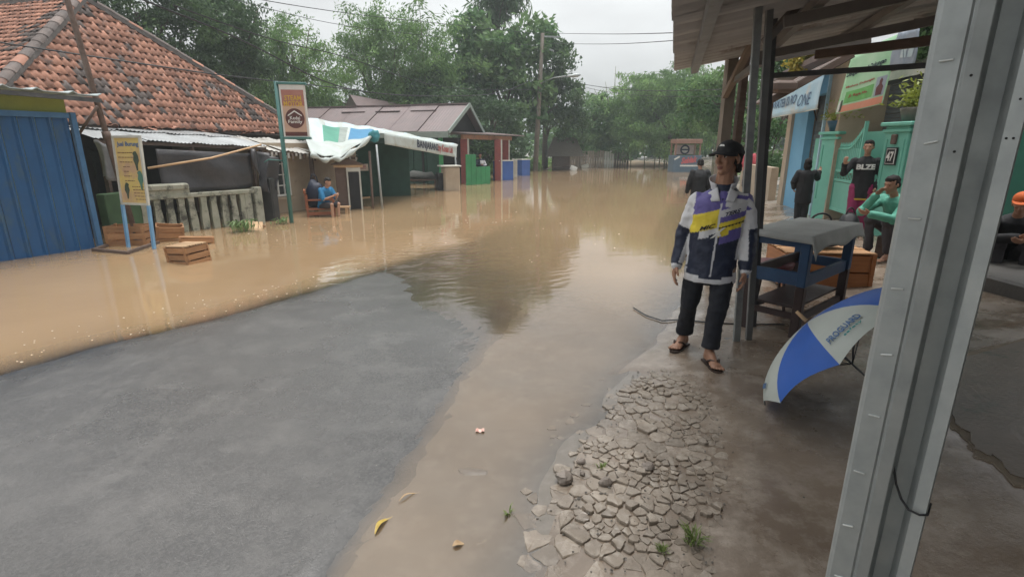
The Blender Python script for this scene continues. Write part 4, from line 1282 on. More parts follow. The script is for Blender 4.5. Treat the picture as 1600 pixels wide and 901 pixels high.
def tarp_right(s, t):
    a = TE[2].lerp(E3, s); b = TR[1].lerp(TR[2], s); p = a.lerp(b, t)
    return sag(p, -.06 * math.sin(math.pi * t) + .02 * math.sin(s * 19 + t * 3))
tr_ = MB().sheet(tarp_right, 30, 8, .004).build("tarpaulin", [m_tarp, m_tp_pale], ts, True)
for j in range(8):
    for i in range(30):
        if (i * 7 + j * 3) % 5 == 0: tr_.data.polygons[j * 30 + i].material_index = 1
# rolled front hem and the lettered valance
hem = [tarp_left(s, .0) + Vector((0, -.02, -.03 - .07 * abs(math.sin(s * 7)))) for s in [i / 24 for i in range(25)]]
MB().tube(hem, [.05 + .025 * math.sin(i * 1.3) for i in range(25)], 8).build("rolled_hem", m_tarp, ts, True)
def valance(s, t):
    p = TE[2].lerp(E3, .06 + .94 * s)
    dp = (.30 + .18 * s)
    return Vector((p.x, p.y, p.z + .02)) + Vector((.02 * math.sin(s * 17) * t + .05, -.03 * math.sin(s * 13) * t - .03, -t * dp))
vl = MB().sheet(valance, 34, 5, .003).build("valance", [m_tarp, m_tp_navy, m_tp_pale], ts, True)
for j in range(5):
    for i in range(34):
        s = (i + .5) / 34
        vl.data.polygons[j * 34 + i].material_index = 1 if s < .26 + .05 * j * .2 else (2 if j in (0, 4) else 0)
va = valance(.3, 0); vb = valance(1.0, 0); vmid = valance(.64, .5); VW = (vb - va).length
def vwarp(x, y, z):
    s = .64 + x / VW * .7; p = valance(min(max(s, 0), 1), .5); dp = .30 + .18 * s
    nn = Vector((vb - va)).cross(Vector((0, 0, 1))).normalized()
    return p + Vector((0, 0, y)) + nn * (z + .012)
m_lt_navy = mat("navy_letters", (0.02, 0.025, 0.06), rough=.5)
m_lt_red = mat("red_letters", (0.42, 0.07, 0.06), rough=.5)
def vl_text(txt, x, w, h, m, sh=0):
    lettering(txt, m, ts, (0, 0, 0), (1, 0, 0), (0, 0, 1), h, w, bold=.02, shear=sh, warp=lambda a, b, c: vwarp(a + x, b, c))
vl_text("BANJARAN2", -VW * .20, VW * .44, .33, m_lt_navy)
vl_text("by Kosan Lini", VW * .20, VW * .36, .36, m_lt_red, .2)
# poles
for a, b, r_ in [(G(583, 326, 0), D(577, 236, 14.2), .032), (G(598, 326, 0), D(588, 226, 14.1), .028), (G(636, 298, 0), D(629, 226, 19.6), .03), (G(716, 292, 0), D(710, 232, 22.3), .035), (G(560, 300, 0), D(556, 225, 18.5), .03)]:
    MB().tube([a + Vector((0, 0, -.4)), b], r_, 8).build("pole", m_rust if r_ == .032 else m_steel, ts, True)
# bunched teal cloth at the corner
me = MB().ball((0, 0, 0), (.16, .10, .15), 18, 12); me.v = [tuple(Vector(q) * (1 + .4 * mnoise.noise(Vector(q) * 11))) for q in me.v]
o = me.build("cloth_knot", mat("teal_cloth", (0.05, 0.24, 0.27), (0.03, 0.15, 0.17), rough=.7), None, True); o.parent = ts; o.location = TE[2] - origin(ts) + Vector((0, -.06, -.10))
tag(MB().beam(G(545, 312, .12), G(578, 308, .16), .05, .05).build("wooden_rail", m_wood_pale), "pale wooden rail just above the flood beside the tarpaulin poles", "rail")

# ---- dark green eatery under the brown roof
m_dkgreen = mat("dark_green_boards", (0.02, 0.065, 0.045), (0.012, 0.04, 0.03), rough=.7, scale=4)
m_brownroof = mat("brown_metal_roof", (0.17, 0.125, 0.12), (0.13, 0.10, 0.10), rough=.5, scale=2, dirt=(0.09, 0.07, 0.07), dscale=1.5, dthr=.6, var=.06)
m_grtrim = mat("grey_green_trim", (0.25, 0.30, 0.27), (0.19, 0.23, 0.21), rough=.6)
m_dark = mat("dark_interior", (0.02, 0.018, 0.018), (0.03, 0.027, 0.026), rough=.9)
eat = root("eatery", "dark green eatery under a brown sheet metal gable roof", "building", (-4, 24, -.45))
ga, gl_, gr_ = D(733, 163, 25.4), D(700, 208, 23.4), D(757, 209, 27.8)
gl_.z = gr_.z = 2.28
back = Vector((-.957, .29, 0)).normalized()
LB = 9.0
n_sh = 6
for k in range(n_sh):
    a, b = k / n_sh, (k + 1) / n_sh - .004
    def fn(s, t, a=a, b=b):
        p = gl_.lerp(ga, t) + back * (LB * (a + (b - a) * s))
        return p + Vector((0, 0, .02 * (1 if k % 2 else 0) + .008 * math.sin(s * 60)))
    MB().sheet(fn, 20, 3, .015).build("roof_sheet", m_brownroof, eat)
MB().sheet(lambda s, t: gr_.lerp(ga, t) + back * (LB * s), 8, 2, .015).build("roof_sheet", m_brownroof, eat)
MB().beam(ga + Vector((.02, 0, .03)), ga + back * LB + Vector((0, 0, .03)), .22, .06).build("ridge_cap", m_brownroof, eat)
for q in (gl_, gr_): MB().beam(q - back * .03 - Vector((0, 0, .02)), ga - back * .03 - Vector((0, 0, .02)), .05, .17, up=Vector((0, 0, 1))).build("barge_board", m_grtrim, eat)
MB().beam(gl_ + back * 0 - Vector((0, 0, .12)), gl_ + back * 4.2 - Vector((0, 0, .12)), .05, .26).build("fascia", m_grtrim, eat)
ii = back * .35
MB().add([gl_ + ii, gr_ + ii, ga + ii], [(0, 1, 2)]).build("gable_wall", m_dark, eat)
for k in range(3):          # loose flaps and seams of the roof
    p = gl_.lerp(ga, .75) + back * (1.4 + 1.9 * k)
    MB().beam(p + Vector((0, 0, .05)), p + back * 1.3 + Vector((0, 0, .05)), .10, .03).build("roof_patch", m_brownroof, eat)
# walls of boards
w0, w1 = gl_ + back * .5, gl_ + back * 8.5
for k in range(12):
    a, b = w0.lerp(w1, k / 12), w0.lerp(w1, (k + .95) / 12)
    MB().beam(Vector((a.x, a.y + .5, .9)), Vector((b.x, b.y + .5, .9)), .05, 2.7).build("wall_board", m_dkgreen, eat)
gs, ge = gl_ + back * .45, gr_ + back * .45
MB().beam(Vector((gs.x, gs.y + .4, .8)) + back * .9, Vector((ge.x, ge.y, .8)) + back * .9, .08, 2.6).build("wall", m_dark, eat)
MB().beam(Vector((gs.x + .05, gs.y + .2, -.5)), Vector((gs.x + .05, gs.y + .2, 2.2)), .18, .18).build("pillar", mat("bright_green_paint", (0.05, 0.26, 0.10), (0.035, 0.19, 0.07), rough=.5, dirt=(0.2, 0.3, 0.2), dscale=5, dthr=.63), eat)
# low lean-to with brick-red pillars to the right of the gable
lt = root("lean_to", "low flat lean-to roof carried by brick red pillars beside the gable", "building", (-.8, 27, -.45))
l0, l1 = D(722, 212, 24.2), D(798, 215, 28.5)
l0.z = l1.z = 2.08
MB().beam(l0 + Vector((0, 0, 0)), l1, .14, .20).build("beam", mat("weathered_orange_timber", (0.36, 0.19, 0.11), (0.24, 0.13, 0.09), rough=.7, scale=6), lt)
MB().sheet(lambda s, t: (l0 + Vector((.25, -.3, .16))).lerp(l1 + Vector((.75, .4, .16)), s) + back * (t * 3.5) + Vector((0, 0, .3 * t)), 6, 2, .05).build("roof", m_brownroof, lt)
m_brickred = mat("brick_red_paint", (0.28, 0.07, 0.06), (0.20, 0.05, 0.05), rough=.65, scale=5)
for px, Y in ((778, 26.7), (790, 28.2), (726, 24.6)):
    q = D(px, 250, Y)
    MB().box((q.x, q.y, .75), (.34, .34, 2.5), bev=.02).build("pillar", m_brickred, lt)
    MB().box((q.x + .19, q.y - .12, .75), (.07, .10, 2.5)).build("pale_post", m_signframe, lt)
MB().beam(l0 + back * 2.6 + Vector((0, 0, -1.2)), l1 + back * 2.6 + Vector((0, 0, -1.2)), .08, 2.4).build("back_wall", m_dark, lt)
# bright green boards
m_brgreen = mat("bright_green_board", (0.03, 0.22, 0.08), (0.02, 0.15, 0.055), rough=.5, scale=3, dirt=(0.35, 0.45, 0.35), dscale=3.5, dthr=.66)
gb = root("green_counter", "bright green flaking counter boards under the lean-to", "counter", (-1.6, 24.5, -.45))
a, b = G(728, 290, 0), G(762, 288, 0)
a, b = Vector((a.x, 23.2, 0)), Vector((b.x + .1, 24.2, 0))
n_ = 5
for k in range(n_):
    x, y = a.lerp(b, k / n_), a.lerp(b, (k + .96) / n_)
    hgt = 1.32 if k < 2 else .78
    MB().beam(Vector((x.x, x.y, hgt / 2 - .2)), Vector((y.x, y.y, hgt / 2 - .2)), .05, hgt + .4).build("board", m_brgreen, gb)
MB().beam(a + Vector((0, .08, .3)), b + Vector((0, .08, .3)), .05, .1).build("rail", m_brgreen, gb)
# beige cabinet with dark legs
p = G(704, 298, 0)
cb = root("cabinet", "rounded beige cabinet standing in the flood under the tarpaulin corner", "cabinet", (p.x, p.y + .3, -.4))
MB().box((p.x - .02, p.y + .3, .38), (.62, .6, 1.05), Matrix.Rotation(R(20), 3, 'Z'), bev=.05).build("body", m_beige, cb)
MB().box((p.x - .06, p.y + .3, .925), (.80, .70, .05), Matrix.Rotation(R(20), 3, 'Z'), bev=.01).build("top", m_signframe, cb)
MB().box((p.x - .45, p.y + .35, .2), (.26, .5, .9), Matrix.Rotation(R(20), 3, 'Z')).build("side_box", m_black, cb)
# white notice on the dark wall, table with goods, folded things
p = D(556, 257, 17.2); p2 = D(574, 266, 17.4)
nt = MB().box((p + p2) / 2, (.42, .02, .22), Matrix.Rotation(R(6), 3, 'Z')).build("notice", mat("notice_paper", (0.62, 0.55, 0.48), rough=.6)); tag(nt, "small white notice with red lines hung in the dark eatery front", "notice")
mb = MB()
for k in range(3):
    mb.add([(p + p2) / 2 + Vector((x, -.02, .05 - .045 * k + dz)) for x, dz in ((-.15, 0), (.15, 0), (.15, .018), (-.15, .018))], [(0, 1, 2, 3)])
mb.build("print_lines", m_lt_red, nt)
bb_ = D(548, 262, 17.6)
tag(MB().box((bb_.x + .6, bb_.y + .2, .6), (2.6, .08, 2.3), Matrix.Rotation(R(10), 3, 'Z')).build("dark_partition", m_dkgreen), "dark green partition behind the white notice", "partition")
tb = root("table", "low table heaped with dark goods inside the eatery", "table", (-3.6, 21.5, -.45))
q = D(655, 272, 21)
MB().box((q.x, q.y, .38), (1.5, .8, .05)).build("top", m_wood_dark, tb)
for a in (-.68, .68):
    for b in (-.33, .33): MB().box((q.x + a, q.y + b, -.06), (.06, .06, .82)).build("leg", m_wood_dark, tb)
me = MB().ball((0, 0, 0), (.62, .3, .2), 14, 8); me.v = [tuple(Vector(v) * (1 + .6 * mnoise.noise(Vector(v) * 5))) for v in me.v]
o = me.build("cloth_heap", mat("dull_cloth", (0.07, 0.075, 0.07), (0.12, 0.12, 0.11), rough=.9), None, True); o.location = (q.x, q.y, .5)
tag(o, "heap of dull wrapped goods on the low table in the eatery", "goods")
# roofs further back
up_ = root("upper_house", "far brown roofed house rising behind the eatery roof", "house", (-8, 32, -.3))
h0, h1 = D(547, 148, 31), D(645, 166, 35)
e0, e1 = D(508, 180, 30), D(600, 186, 33)
ru_ = MB().add([h0, h1, h1 + Vector((0.6, -1.5, -1.0)), h0 + Vector((.9, -1.2, -1.1)), h0 + Vector((-1.2, 1.8, -1.1)), h1 + Vector((-1.2, 1.8, -1.1))], [(3, 2, 1, 0), (0, 1, 5, 4), (3, 0, 4)]).build("roof", m_brownroof, up_)
MB().box((h0.x + 1.3, h0.y + 1.6, 1.4), (5.0, 3.0, 3.4)).build("wall", m_dark, up_)

# ---- blue bins, pale posts beyond the lean-to
m_bluebox = mat("blue_panel_paint", (0.035, 0.10, 0.33), (0.025, 0.07, 0.24), rough=.45, scale=3)
def panel_box(px0, px1, ytop, Y, label):
    a, b = D(px0, 260, Y), D(px1, 260, Y + .5)
    zt_ = D(px0, ytop, Y).z
    r_ = root("blue_bin", label, "bin", (a.x, a.y, -.4), "blue bins standing in the flood")
    ang = math.atan2(b.y - a.y, b.x - a.x); M3 = Matrix.Rotation(ang, 3, 'Z'); L = (b - a).length
    c = (a + b) / 2
    MB().box((c.x, c.y + .3, zt_ / 2 - .2), (L, .6, zt_ + .4), M3, bev=.02).build("body", m_bluebox, r_)
    MB().box((c.x, c.y + .3, zt_ + .02), (L + .06, .66, .04), M3, bev=.008).build("lid", m_signframe, r_)
panel_box(775, 797, 252, 26.5, "bigger blue bin right of the brick red pillars")
panel_box(810, 823, 250, 31, "smaller blue bin between two pale posts further along")
for k, (px, py, yt, w) in enumerate([(802, 278, 248, .12), (806, 277, 249, .16), (824, 272, 249, .09)]):
    p = G(px, py, 0); zt_ = D(px, yt, p.y).z
    tag(MB().box((p.x, p.y, zt_ / 2 - .2), (w, w, zt_ + .4), None, bev=.01).build("fence_post", m_signframe if k < 2 else m_wood_pale), ["thin dark post beside the bigger blue bin", "pale stout post between the two blue bins", "short bare stake right of the smaller blue bin"][k], "post")

# ---- utility pole with street lamp
u0, u1 = G(836, 268, 0), D(848, 52, 38)
u0 = Vector((D(836, 265, 38).x, 38, -.3))
upo = root("utility_pole", "tall concrete utility pole with an arm and street lamp on the left bank", "pole", u0)
m_poleconc = mat("pole_concrete", (0.20, 0.17, 0.14), (0.14, 0.12, 0.10), rough=.8, scale=3)
MB().tube([u0, u0.lerp(u1, .5), u1], [.19, .155, .12], 10).build("shaft", m_poleconc, upo, True)
la = u0.lerp(u1, .66)
l2 = D(884, 119, 37.2)
arm = MB().tube([la, la.lerp(l2, .5) + Vector((0, 0, .12)), l2], .04, 7).build("lamp_arm", m_steel, upo, True)
me = MB().ball((0, 0, 0), (.52, .16, .13), 14, 8)
me.v = [(a, b * (1 - .3 * (a < 0)), c * (1 - .4 * (a < 0))) for a, b, c in me.v]
o = me.build("lamp_head", m_steel, None, True); o.parent = upo; o.location = l2 - origin(upo) + Vector((.5, 0, .02)); o.rotation_euler = (0, R(-6), 0)
MB().beam(u1 + Vector((-.1, 0, -.2)), u1 + Vector((1.15, 0, -.25)), .09, .10).build("cross_arm", m_steel, upo)
MB().beam(u1 + Vector((-.05, .1, -.8)), u1 + Vector((.8, .1, -1.1)), .08, .09).build("cross_arm", m_steel, upo)
# overhead cables
def cable(pts, r_, label, m=m_black):
    P = []
    for i in range(len(pts) - 1):
        for k in range(5): P.append(pts[i].lerp(pts[i + 1], k / 5))
    P.append(pts[-1])
    # smooth the polyline once or twice
    for _ in range(6):
        P = [P[0]] + [(P[i - 1] + P[i] * 2 + P[i + 1]) / 4 for i in range(1, len(P) - 1)] + [P[-1]]
    return tag(MB().tube(P, r_, 5).build("overhead_cable", m, None, True), label, "cable", "cables strung over the street")
cable([D(851, 52, 38), D(960, 54, 24), D(1050, 52, 15), D(1120, 48, 11)], .012, "topmost cable running right from the utility pole to the canopy")
cable([D(851, 68, 38), D(960, 70, 24), D(1050, 64, 15), D(1120, 58, 11)], .011, "second cable running right from the utility pole to the canopy")
cable([D(846, 54, 38), D(700, 38, 30), D(560, 24, 24), D(400, 0, 18), D(300, -25, 15)], .013, "upper cable from the utility pole over the left trees")
cable([D(843, 72, 38), D(700, 60, 31), D(560, 44, 26), D(480, 30, 23), D(330, -10, 18)], .011, "second cable from the utility pole over the left trees")
cable([D(845, 118, 38), D(800, 140, 34), D(760, 150, 30), D(640, 151, 25), D(520, 140, 20), D(380, 60, 15), D(220, 0, 12), D(160, -30, 11)], .022, "thick cable bundle sagging from the utility pole above the brown roof")
cable([D(842, 140, 38), D(700, 141, 28), D(620, 118, 23), D(530, 84, 18), D(430, 66, 15), D(270, 8, 12)], .015, "sagging cable crossing in front of the bamboo")
cable([D(889, 128, 37), D(960, 140, 28), D(1030, 143, 24), D(1130, 140, 20)], .014, "dark cable sagging right from below the street lamp")
cable([D(889, 130, 37), D(950, 146, 30), D(1040, 152, 24), D(1130, 150, 20)], .010, "thinner cable below the dark one right of the street lamp")
cable([D(-30, 62, 10.2), D(100, 82, 10.6), D(230, 101, 11.4), D(330, 116, 12.5), D(440, 128, 14), D(560, 141, 18)], .014, "cable drooping low across the orange tiled roof")
# ================================================================== RIGHT SIDE OF THE STREET
# ---- canopy of corrugated sheet over the apron
m_corr_under = mat("weathered_corrugated_sheet", (0.40, 0.385, 0.37), (0.30, 0.285, 0.27), rough=.6, metal=.1, scale=2.5, dirt=(0.15, 0.11, 0.085), dscale=1.4, dthr=.56, var=.08)
m_brown_steel = mat("old_painted_steel", (0.13, 0.115, 0.105), (0.19, 0.165, 0.145), rough=.6, metal=.2, scale=5)
m_grey_steel = mat("grey_post_steel", (0.22, 0.225, 0.225), (0.15, 0.152, 0.152), rough=.5, metal=.35, scale=6, dirt=(0.12, 0.09, 0.07), dscale=3, dthr=.6)
can = root("canopy", "low corrugated sheet canopy on steel posts reaching over the apron", "canopy", (2.6, 4.2, 0))
cd = Vector((.29, 1, 0)).normalized(); cr = Vector((cd.y, -cd.x, 0))
def eave(y): return Vector((.30 * y - .06, y, 2.46))
rise = .165; CW = 5.6
up_r = (cr + Vector((0, 0, rise))).normalized()
ys = [-3.6, -2.2, -.9, .3, 1.5, 2.7, 3.9, 5.1, 6.35]  # bays behind the camera and extra width added to block light
for k in range(len(ys) - 1):
    p0, p1 = eave(ys[k] - .02), eave(ys[k + 1] + .02)
    off = Vector((0, 0, .012 * (k % 2)))
    sh = .012 * ((k * 37) % 5 - 2) / 2
    p0, p1 = p0 + cr * sh + off, p1 + cr * sh + off
    corr_sheet(MB(), p0, p1, p0 + up_r * CW, p1 + up_r * CW, pitch=.19, amp=.028, nv=6).build("roof_sheet", m_corr_under, can, True)
def roofpt(y, w, dz=0.0): return eave(y) + up_r * w + Vector((0, 0, dz))
for w, m in ((.24, m_grey_steel), (.95, m_brown_steel), (1.7, m_brown_steel), (2.5, m_brown_steel), (3.3, m_brown_steel), (4.1, m_brown_steel), (5.0, m_brown_steel)):
    MB().beam(roofpt(-3.5, w, -.06), roofpt(6.3, w, -.06), .06, .075, up=up_r).build("purlin", m, can)
for y in (1.2, 2.7, 4.15, 5.6):
    MB().beam(roofpt(y, .75, -.14), roofpt(y, CW - .05, -.14), .05, .075).build("rafter", m_brown_steel, can)
def vpost(px, py, zb, top_px, top_py, w, d, m, nm, par=can, ztop=None):
    b = G(px, py, zb); b.z = gz(b.x, b.y) - .02
    t = D(top_px, top_py, b.y)
    if ztop: t = b.lerp(t, (ztop - b.z) / (t.z - b.z))
    MB().beam(b, t, w, d, up=Vector((0, 1, 0))).build(nm, m, par)
    return b, t
pb, pt_ = vpost(1151, 531, .06, 1183, 40, .052, .028, m_steel, "post", ztop=2.62)
vpost(1170, 529, .06, 1201, 40, .048, .028, m_grey_steel, "post", ztop=2.62)
vpost(1178, 508, .06, 1210, 40, .032, .03, m_darkmetal, "post", ztop=2.62)
MB().box((pb.x + .05, pb.y, pb.z + .012), (.24, .18, .014)).build("foot_plate", m_grey_steel, can)
f0 = D(1131, 215, 6.2)
MB().beam((f0.x, 6.2, -.3), (f0.x, 6.2, 2.72), .11, .11, up=Vector((0, 1, 0))).build("post", mat("old_timber_post", (0.24, 0.20, 0.16), (0.15, 0.125, 0.10), rough=.75, scale=4), can)
MB().beam((f0.x + .16, 6.22, -.3), (f0.x + .16, 6.22, 2.72), .07, .09, up=Vector((0, 1, 0))).build("post", m_wood_dark, can)
MB().beam(D(1133, 150, 6.15), D(1178, 62, 5.4), .06, .06).build("brace", mat("pale_brace_timber", (0.25, 0.19, 0.14), (0.18, 0.135, 0.10), rough=.75), can)
MB().beam(D(1146, 128, 6.1), D(1190, 96, 4.4), .05, .05).build("brace", m_brown_steel, can)
MB().beam(D(1195, 66, 4.15), D(1262, -8, 4.3), .045, .05).build("brace", m_brown_steel, can)
MB().beam(D(1198, 119, 5.6), D(1500, 99, 5.2), .04, .05).build("tie_beam", m_darkmetal, can)
MB().beam(D(1275, 86, 5.9), D(1500, 58, 5.0), .07, .085).build("tie_beam", m_wood_dark, can)
MB().beam(D(1205, 92, 6.25), D(1360, 62, 6.0), .06, .07).build("tie_beam", m_brown_steel, can)
MB().beam(D(1430, 35, 5.6), D(1520, 30, 5.0), .05, .06).build("tie_beam", m_wood_dark, can)

# ---- neighbouring stall roof that slopes down behind the posts
nr = root("stall_roof", "dark sloping plank roof of the neighbouring stall seen behind the canopy posts", "roof", (5, 8, 0))
n0, n1 = D(1205, 152, 8.2), D(1335, 78, 7.6)
for k in range(5):
    a, b = k * .42, k * .42 + .40
    MB().sheet(lambda s, t: n0.lerp(n1, s) + Vector((.25, 1, 0)).normalized() * (a + (b - a) * t) + Vector((0, 0, .004 * (k % 2))), 4, 1, .03).build("roof_plank", m_wood_dark, nr)
MB().beam(n0 - Vector((0, 0, .05)), n1 - Vector((0, 0, .05)), .05, .09).build("rafter", m_wood_dark, nr)
for t in (.04,):
    q = n0.lerp(n1, t); MB().beam((q.x, q.y + .1, gz(q.x, q.y)), q + Vector((0, .1, -.05)), .07, .07, up=Vector((0, 1, 0))).build("post", m_wood_dark, nr)
me = MB().box((0, 0, 0), (.34, .3, .16), bev=.04).build("basket", m_wood_dark); me.location = D(1222, 136, 8.0)
tag(me, "dark basket hung under the neighbouring stall roof", "basket")

# ---- water refill shop: beige column, blue wall, roller shutter, printed banner
m_blue_wall = mat("sky_blue_wall", (0.17, 0.40, 0.58), (0.13, 0.33, 0.51), rough=.6, scale=2, dirt=(0.22, 0.36, 0.46), dscale=3, dthr=.62)
m_shut = mat("dark_slat_shutter", (0.12, 0.135, 0.14), (0.085, 0.095, 0.10), rough=.5, scale=5)
ws = root("water_shop", "water refill shop with beige corner column, sky blue wall and dark roller shutter", "shop", (7.2, 12.6, .1))
s0, s1 = Vector((7.28, 14.2, 0)), Vector((6.55, 10.95, 0))
wd_ = (s1 - s0).normalized(); wo = Vector((wd_.y, -wd_.x, 0))
if wo.x > 0: wo = -wo
wM = Matrix((wd_, -wo, Vector((0, 0, 1)))).transposed()
LW = (s1 - s0).length
def wbox(t, L, z0, z1, d, th, m, nm, par=ws, bev=0):
    c = s0 + wd_ * (t + L / 2) - wo * (d + th / 2) + Vector((0, 0, (z0 + z1) / 2))
    return MB().box(c, (L, th, z1 - z0), wM, bev).build(nm, m, par)
wbox(0, .35, -.1, 3.3, -.02, 3.0, m_beige, "column")
wbox(.35, 1.05, -.1, 3.3, .05, .15, m_blue_wall, "wall")
for k in range(34): wbox(1.42, 1.25, .12 + k * .085, .12 + k * .085 + .078, .22 + .004 * (k % 2), .03, m_shut, "shutter_slat")
wbox(1.40, 1.3, 2.75, 3.3, .06, .2, m_blue_wall, "lintel")
wbox(2.70, .07, .1, 3.4, -.03, .12, mat("pale_blue_trim", (0.42, 0.62, 0.74), rough=.5), "trim")
wbox(2.78, .75, -.1, 3.4, .02, 2.6, m_beige, "wall")
wbox(-.3, 4.2, 3.3, 3.42, -.45, 4.0, m_brownroof, "roof")
m_ban_blue = mat("pale_blue_banner_print", (0.52, 0.66, 0.74), (0.34, 0.54, 0.66), rough=.5, scale=1.8, dirt=(0.60, 0.56, 0.50), dscale=1.6, dthr=.53)
m_pr_dk = mat("grey_blue_letters", (0.10, 0.16, 0.26), rough=.5)
bn = root("banner", "faded pale blue water shop banner hung over the blue wall", "banner", (6.9, 12.4, 2.3))
bl, br_, trr, tll = D(1207, 185, 14.0), D(1284, 170, 11.1), D(1298, 117, 11.0), D(1214, 148, 13.9)
def banfn(s, t): return bl.lerp(br_, s).lerp(tll.lerp(trr, s), t) + wo * (.10 + .02 * math.sin(s * 12 + t * 3))
MB().sheet(banfn, 20, 6, .004).build("cloth", m_ban_blue, bn, True)
bw, bh = (br_ - bl).length, (tll - bl).length
def bwarp(a, b, c, s0_=.5, t0_=.5):
    return banfn(min(max(s0_ + a / bw, 0), 1), min(max(t0_ + b / bh, 0), 1)) + wo * (.014 + c)
lettering("WATER ISI RO", m_pr_dk, bn, (0, 0, 0), (1, 0, 0), (0, 0, 1), .20, bw * .52, bold=.02, warp=lambda a, b, c: bwarp(a, b, c, .34, .50))
lettering("ONE", m_pr_dk, bn, (0, 0, 0), (1, 0, 0), (0, 0, 1), .24, bw * .20, bold=.0, warp=lambda a, b, c: bwarp(a, b, c, .74, .40))
MB().beam(banfn(0, 0) - wo * .01, banfn(1, 0) - wo * .01, .025, .025).build("batten", m_signframe, bn)

# ---- green house front: pillars, gate, planters, slatted shutters behind
m_turq = mat("turquoise_paint", (0.19, 0.50, 0.39), (0.15, 0.42, 0.33), rough=.5, scale=3, dirt=(0.26, 0.48, 0.40), dscale=4, dthr=.62)
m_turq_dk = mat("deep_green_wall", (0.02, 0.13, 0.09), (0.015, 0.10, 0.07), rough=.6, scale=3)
gh = root("green_house", "house with dark slatted front and deep roof behind the turquoise gate", "house", (8.2, 9.6, .3))
for k in range(22):
    z = 1.0 + k * .085
    MB().beam((7.35, 11.0, z), (7.15, 8.6, z), .04, .075).build("shutter_slat", m_shut, gh)
MB().beam((7.65, 11.2, 1.7), (7.45, 6.8, 1.7), .12, 3.2).build("wall", mat("grey_green_wall", (0.16, 0.17, 0.13), (0.12, 0.125, 0.10), rough=.8), gh)
MB().sheet(lambda s, t: Vector((6.75, 10.0, 2.78)).lerp(Vector((6.35, 7.0, 2.78)), s) + Vector((2.6 * t, .2 * t, .55 * t)), 6, 2, .10).build("roof", mat("deep_blue_black_roof", (0.03, 0.035, 0.045), rough=.6), gh)
MB().beam((6.75, 10.02, 2.82), (6.33, 6.9, 2.82), .05, .14).build("fascia", m_signframe, gh)
def gate_pillar(label, x, y, ztop, sign=False, wd=.42):
    zb = gz(x, y) - .1
    r_ = root("gate_pillar", label, "pillar", (x, y, zb), "turquoise gate pillars")
    M3 = Matrix.Rotation(R(12), 3, 'Z')
    MB().box((x, y, (zb + ztop) / 2), (.42, .42, ztop - zb), M3, bev=.012).build("shaft", m_turq, r_)
    MB().box((x, y, ztop + .03), (.54, .54, .06), M3, bev=.012).build("cap", m_turq, r_)
    MB().box((x, y, ztop - .07), (.48, .48, .05), M3, bev=.01).build("moulding", m_turq, r_)
    fx_ = M3 @ Vector((-1, 0, 0)); fy_ = M3 @ Vector((0, -1, 0))
    for sgn in (-1, 1): MB().box(Vector((x, y, ztop - .75)) + fx_ * .215 + fy_ * (.15 * sgn), (.02, .03, 1.1), M3).build("relief_strip", m_turq, r_)
    for sgn in (-1, 1): MB().box(Vector((x, y, ztop - .75)) + fy_ * .215 + fx_ * (.15 * sgn), (.03, .02, 1.1), M3).build("relief_strip", m_turq, r_)
    if sign:
        c = Vector((x, y, ztop - .46)) + fx_ * .235
        plate = MB().box(c, (.02, .19, .27), M3).build("number_plate", m_black, r_)
        MB().box(c + fx_ * .008, (.02, .155, .235), M3).build("plate_field", m_ink_white, plate)
        MB().box(c + fx_ * .012, (.02, .135, .215), M3).build("plate_panel", m_black, plate)
        lettering("47", m_ink_white, r_, c + fx_ * .022, M3 @ Vector((0, -1, 0)), Vector((0, 0, 1)), .15, .12, bold=.03)
        MB().box(Vector((x, y, ztop - .20)) + fx_ * .24, (.06, .08, .15), M3, bev=.01).build("wall_lamp", m_rust, r_)
    return r_
gate_pillar("turquoise gate pillar on the left, nearest the sky blue wall", 6.72, 11.0, 1.86)
gate_pillar("turquoise gate pillar with the black house number plate", 6.24, 8.45, 1.93, True)
MB_ = MB().beam((6.9, 12.0, .95), (6.75, 11.2, .95), .15, 1.7); tag(MB_.build("garden_wall", m_turq), "short turquoise garden wall left of the gate", "wall")
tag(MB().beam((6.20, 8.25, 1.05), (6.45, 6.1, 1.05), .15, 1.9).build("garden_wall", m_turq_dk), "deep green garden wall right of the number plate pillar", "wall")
tag(MB().beam((7.0, 11.0, 1.05), (6.75, 9.0, 1.05), .08, 1.7).build("inner_wall", m_turq), "turquoise wall inside the yard behind the open gate", "wall")
ga0, ga1 = Vector((6.62, 10.75, .34)), Vector((6.34, 9.62, .34))
gt = root("gate", "turquoise iron gate leaf with spear tips and a curved top, standing ajar", "gate", ga0)
gdv = (ga1 - ga0).normalized(); gL = (ga1 - ga0).length
def gp_(s, z): return ga0 + gdv * (gL * s) + Vector((0, 0, z - .34))
def gtop_(s): return 1.58 + .36 * max(0, (s - .45) / .55) ** 1.6
for s in (0, 1): MB().beam(gp_(s, .36), gp_(s, gtop_(s) + (.12 if s else 0)), .055, .045, up=gdv).build("stile", m_turq, gt)
for z in (.40, .98, 1.16): MB().beam(gp_(.03, z), gp_(.97, z), .045, .05).build("rail", m_turq, gt)
MB().tube([gp_(i / 14, gtop_(i / 14)) for i in range(15)], .024, 6).build("curved_rail", m_turq, gt, True)
MB().beam(gp_(.03, .68), gp_(.97, .68), .02, .52).build("kick_panel", m_turq, gt)
MB().beam(gp_(.03, 1.38), gp_(.97, 1.38), .008, .42).build("back_sheet", mat("turquoise_sheet", (0.12, 0.36, 0.29), (0.10, 0.30, 0.24), rough=.5), gt)
for k in range(13):
    s = .06 + .88 * k / 12
    MB().beam(gp_(s, 1.16) , gp_(s, gtop_(s)), .016, .03, up=gdv).build("bar", m_turq, gt)
    MB().tube([gp_(s, gtop_(s)), gp_(s, gtop_(s) + .05), gp_(s, gtop_(s) + .13)], [.012, .022, .002], 6).build("spear_tip", m_turq, gt)
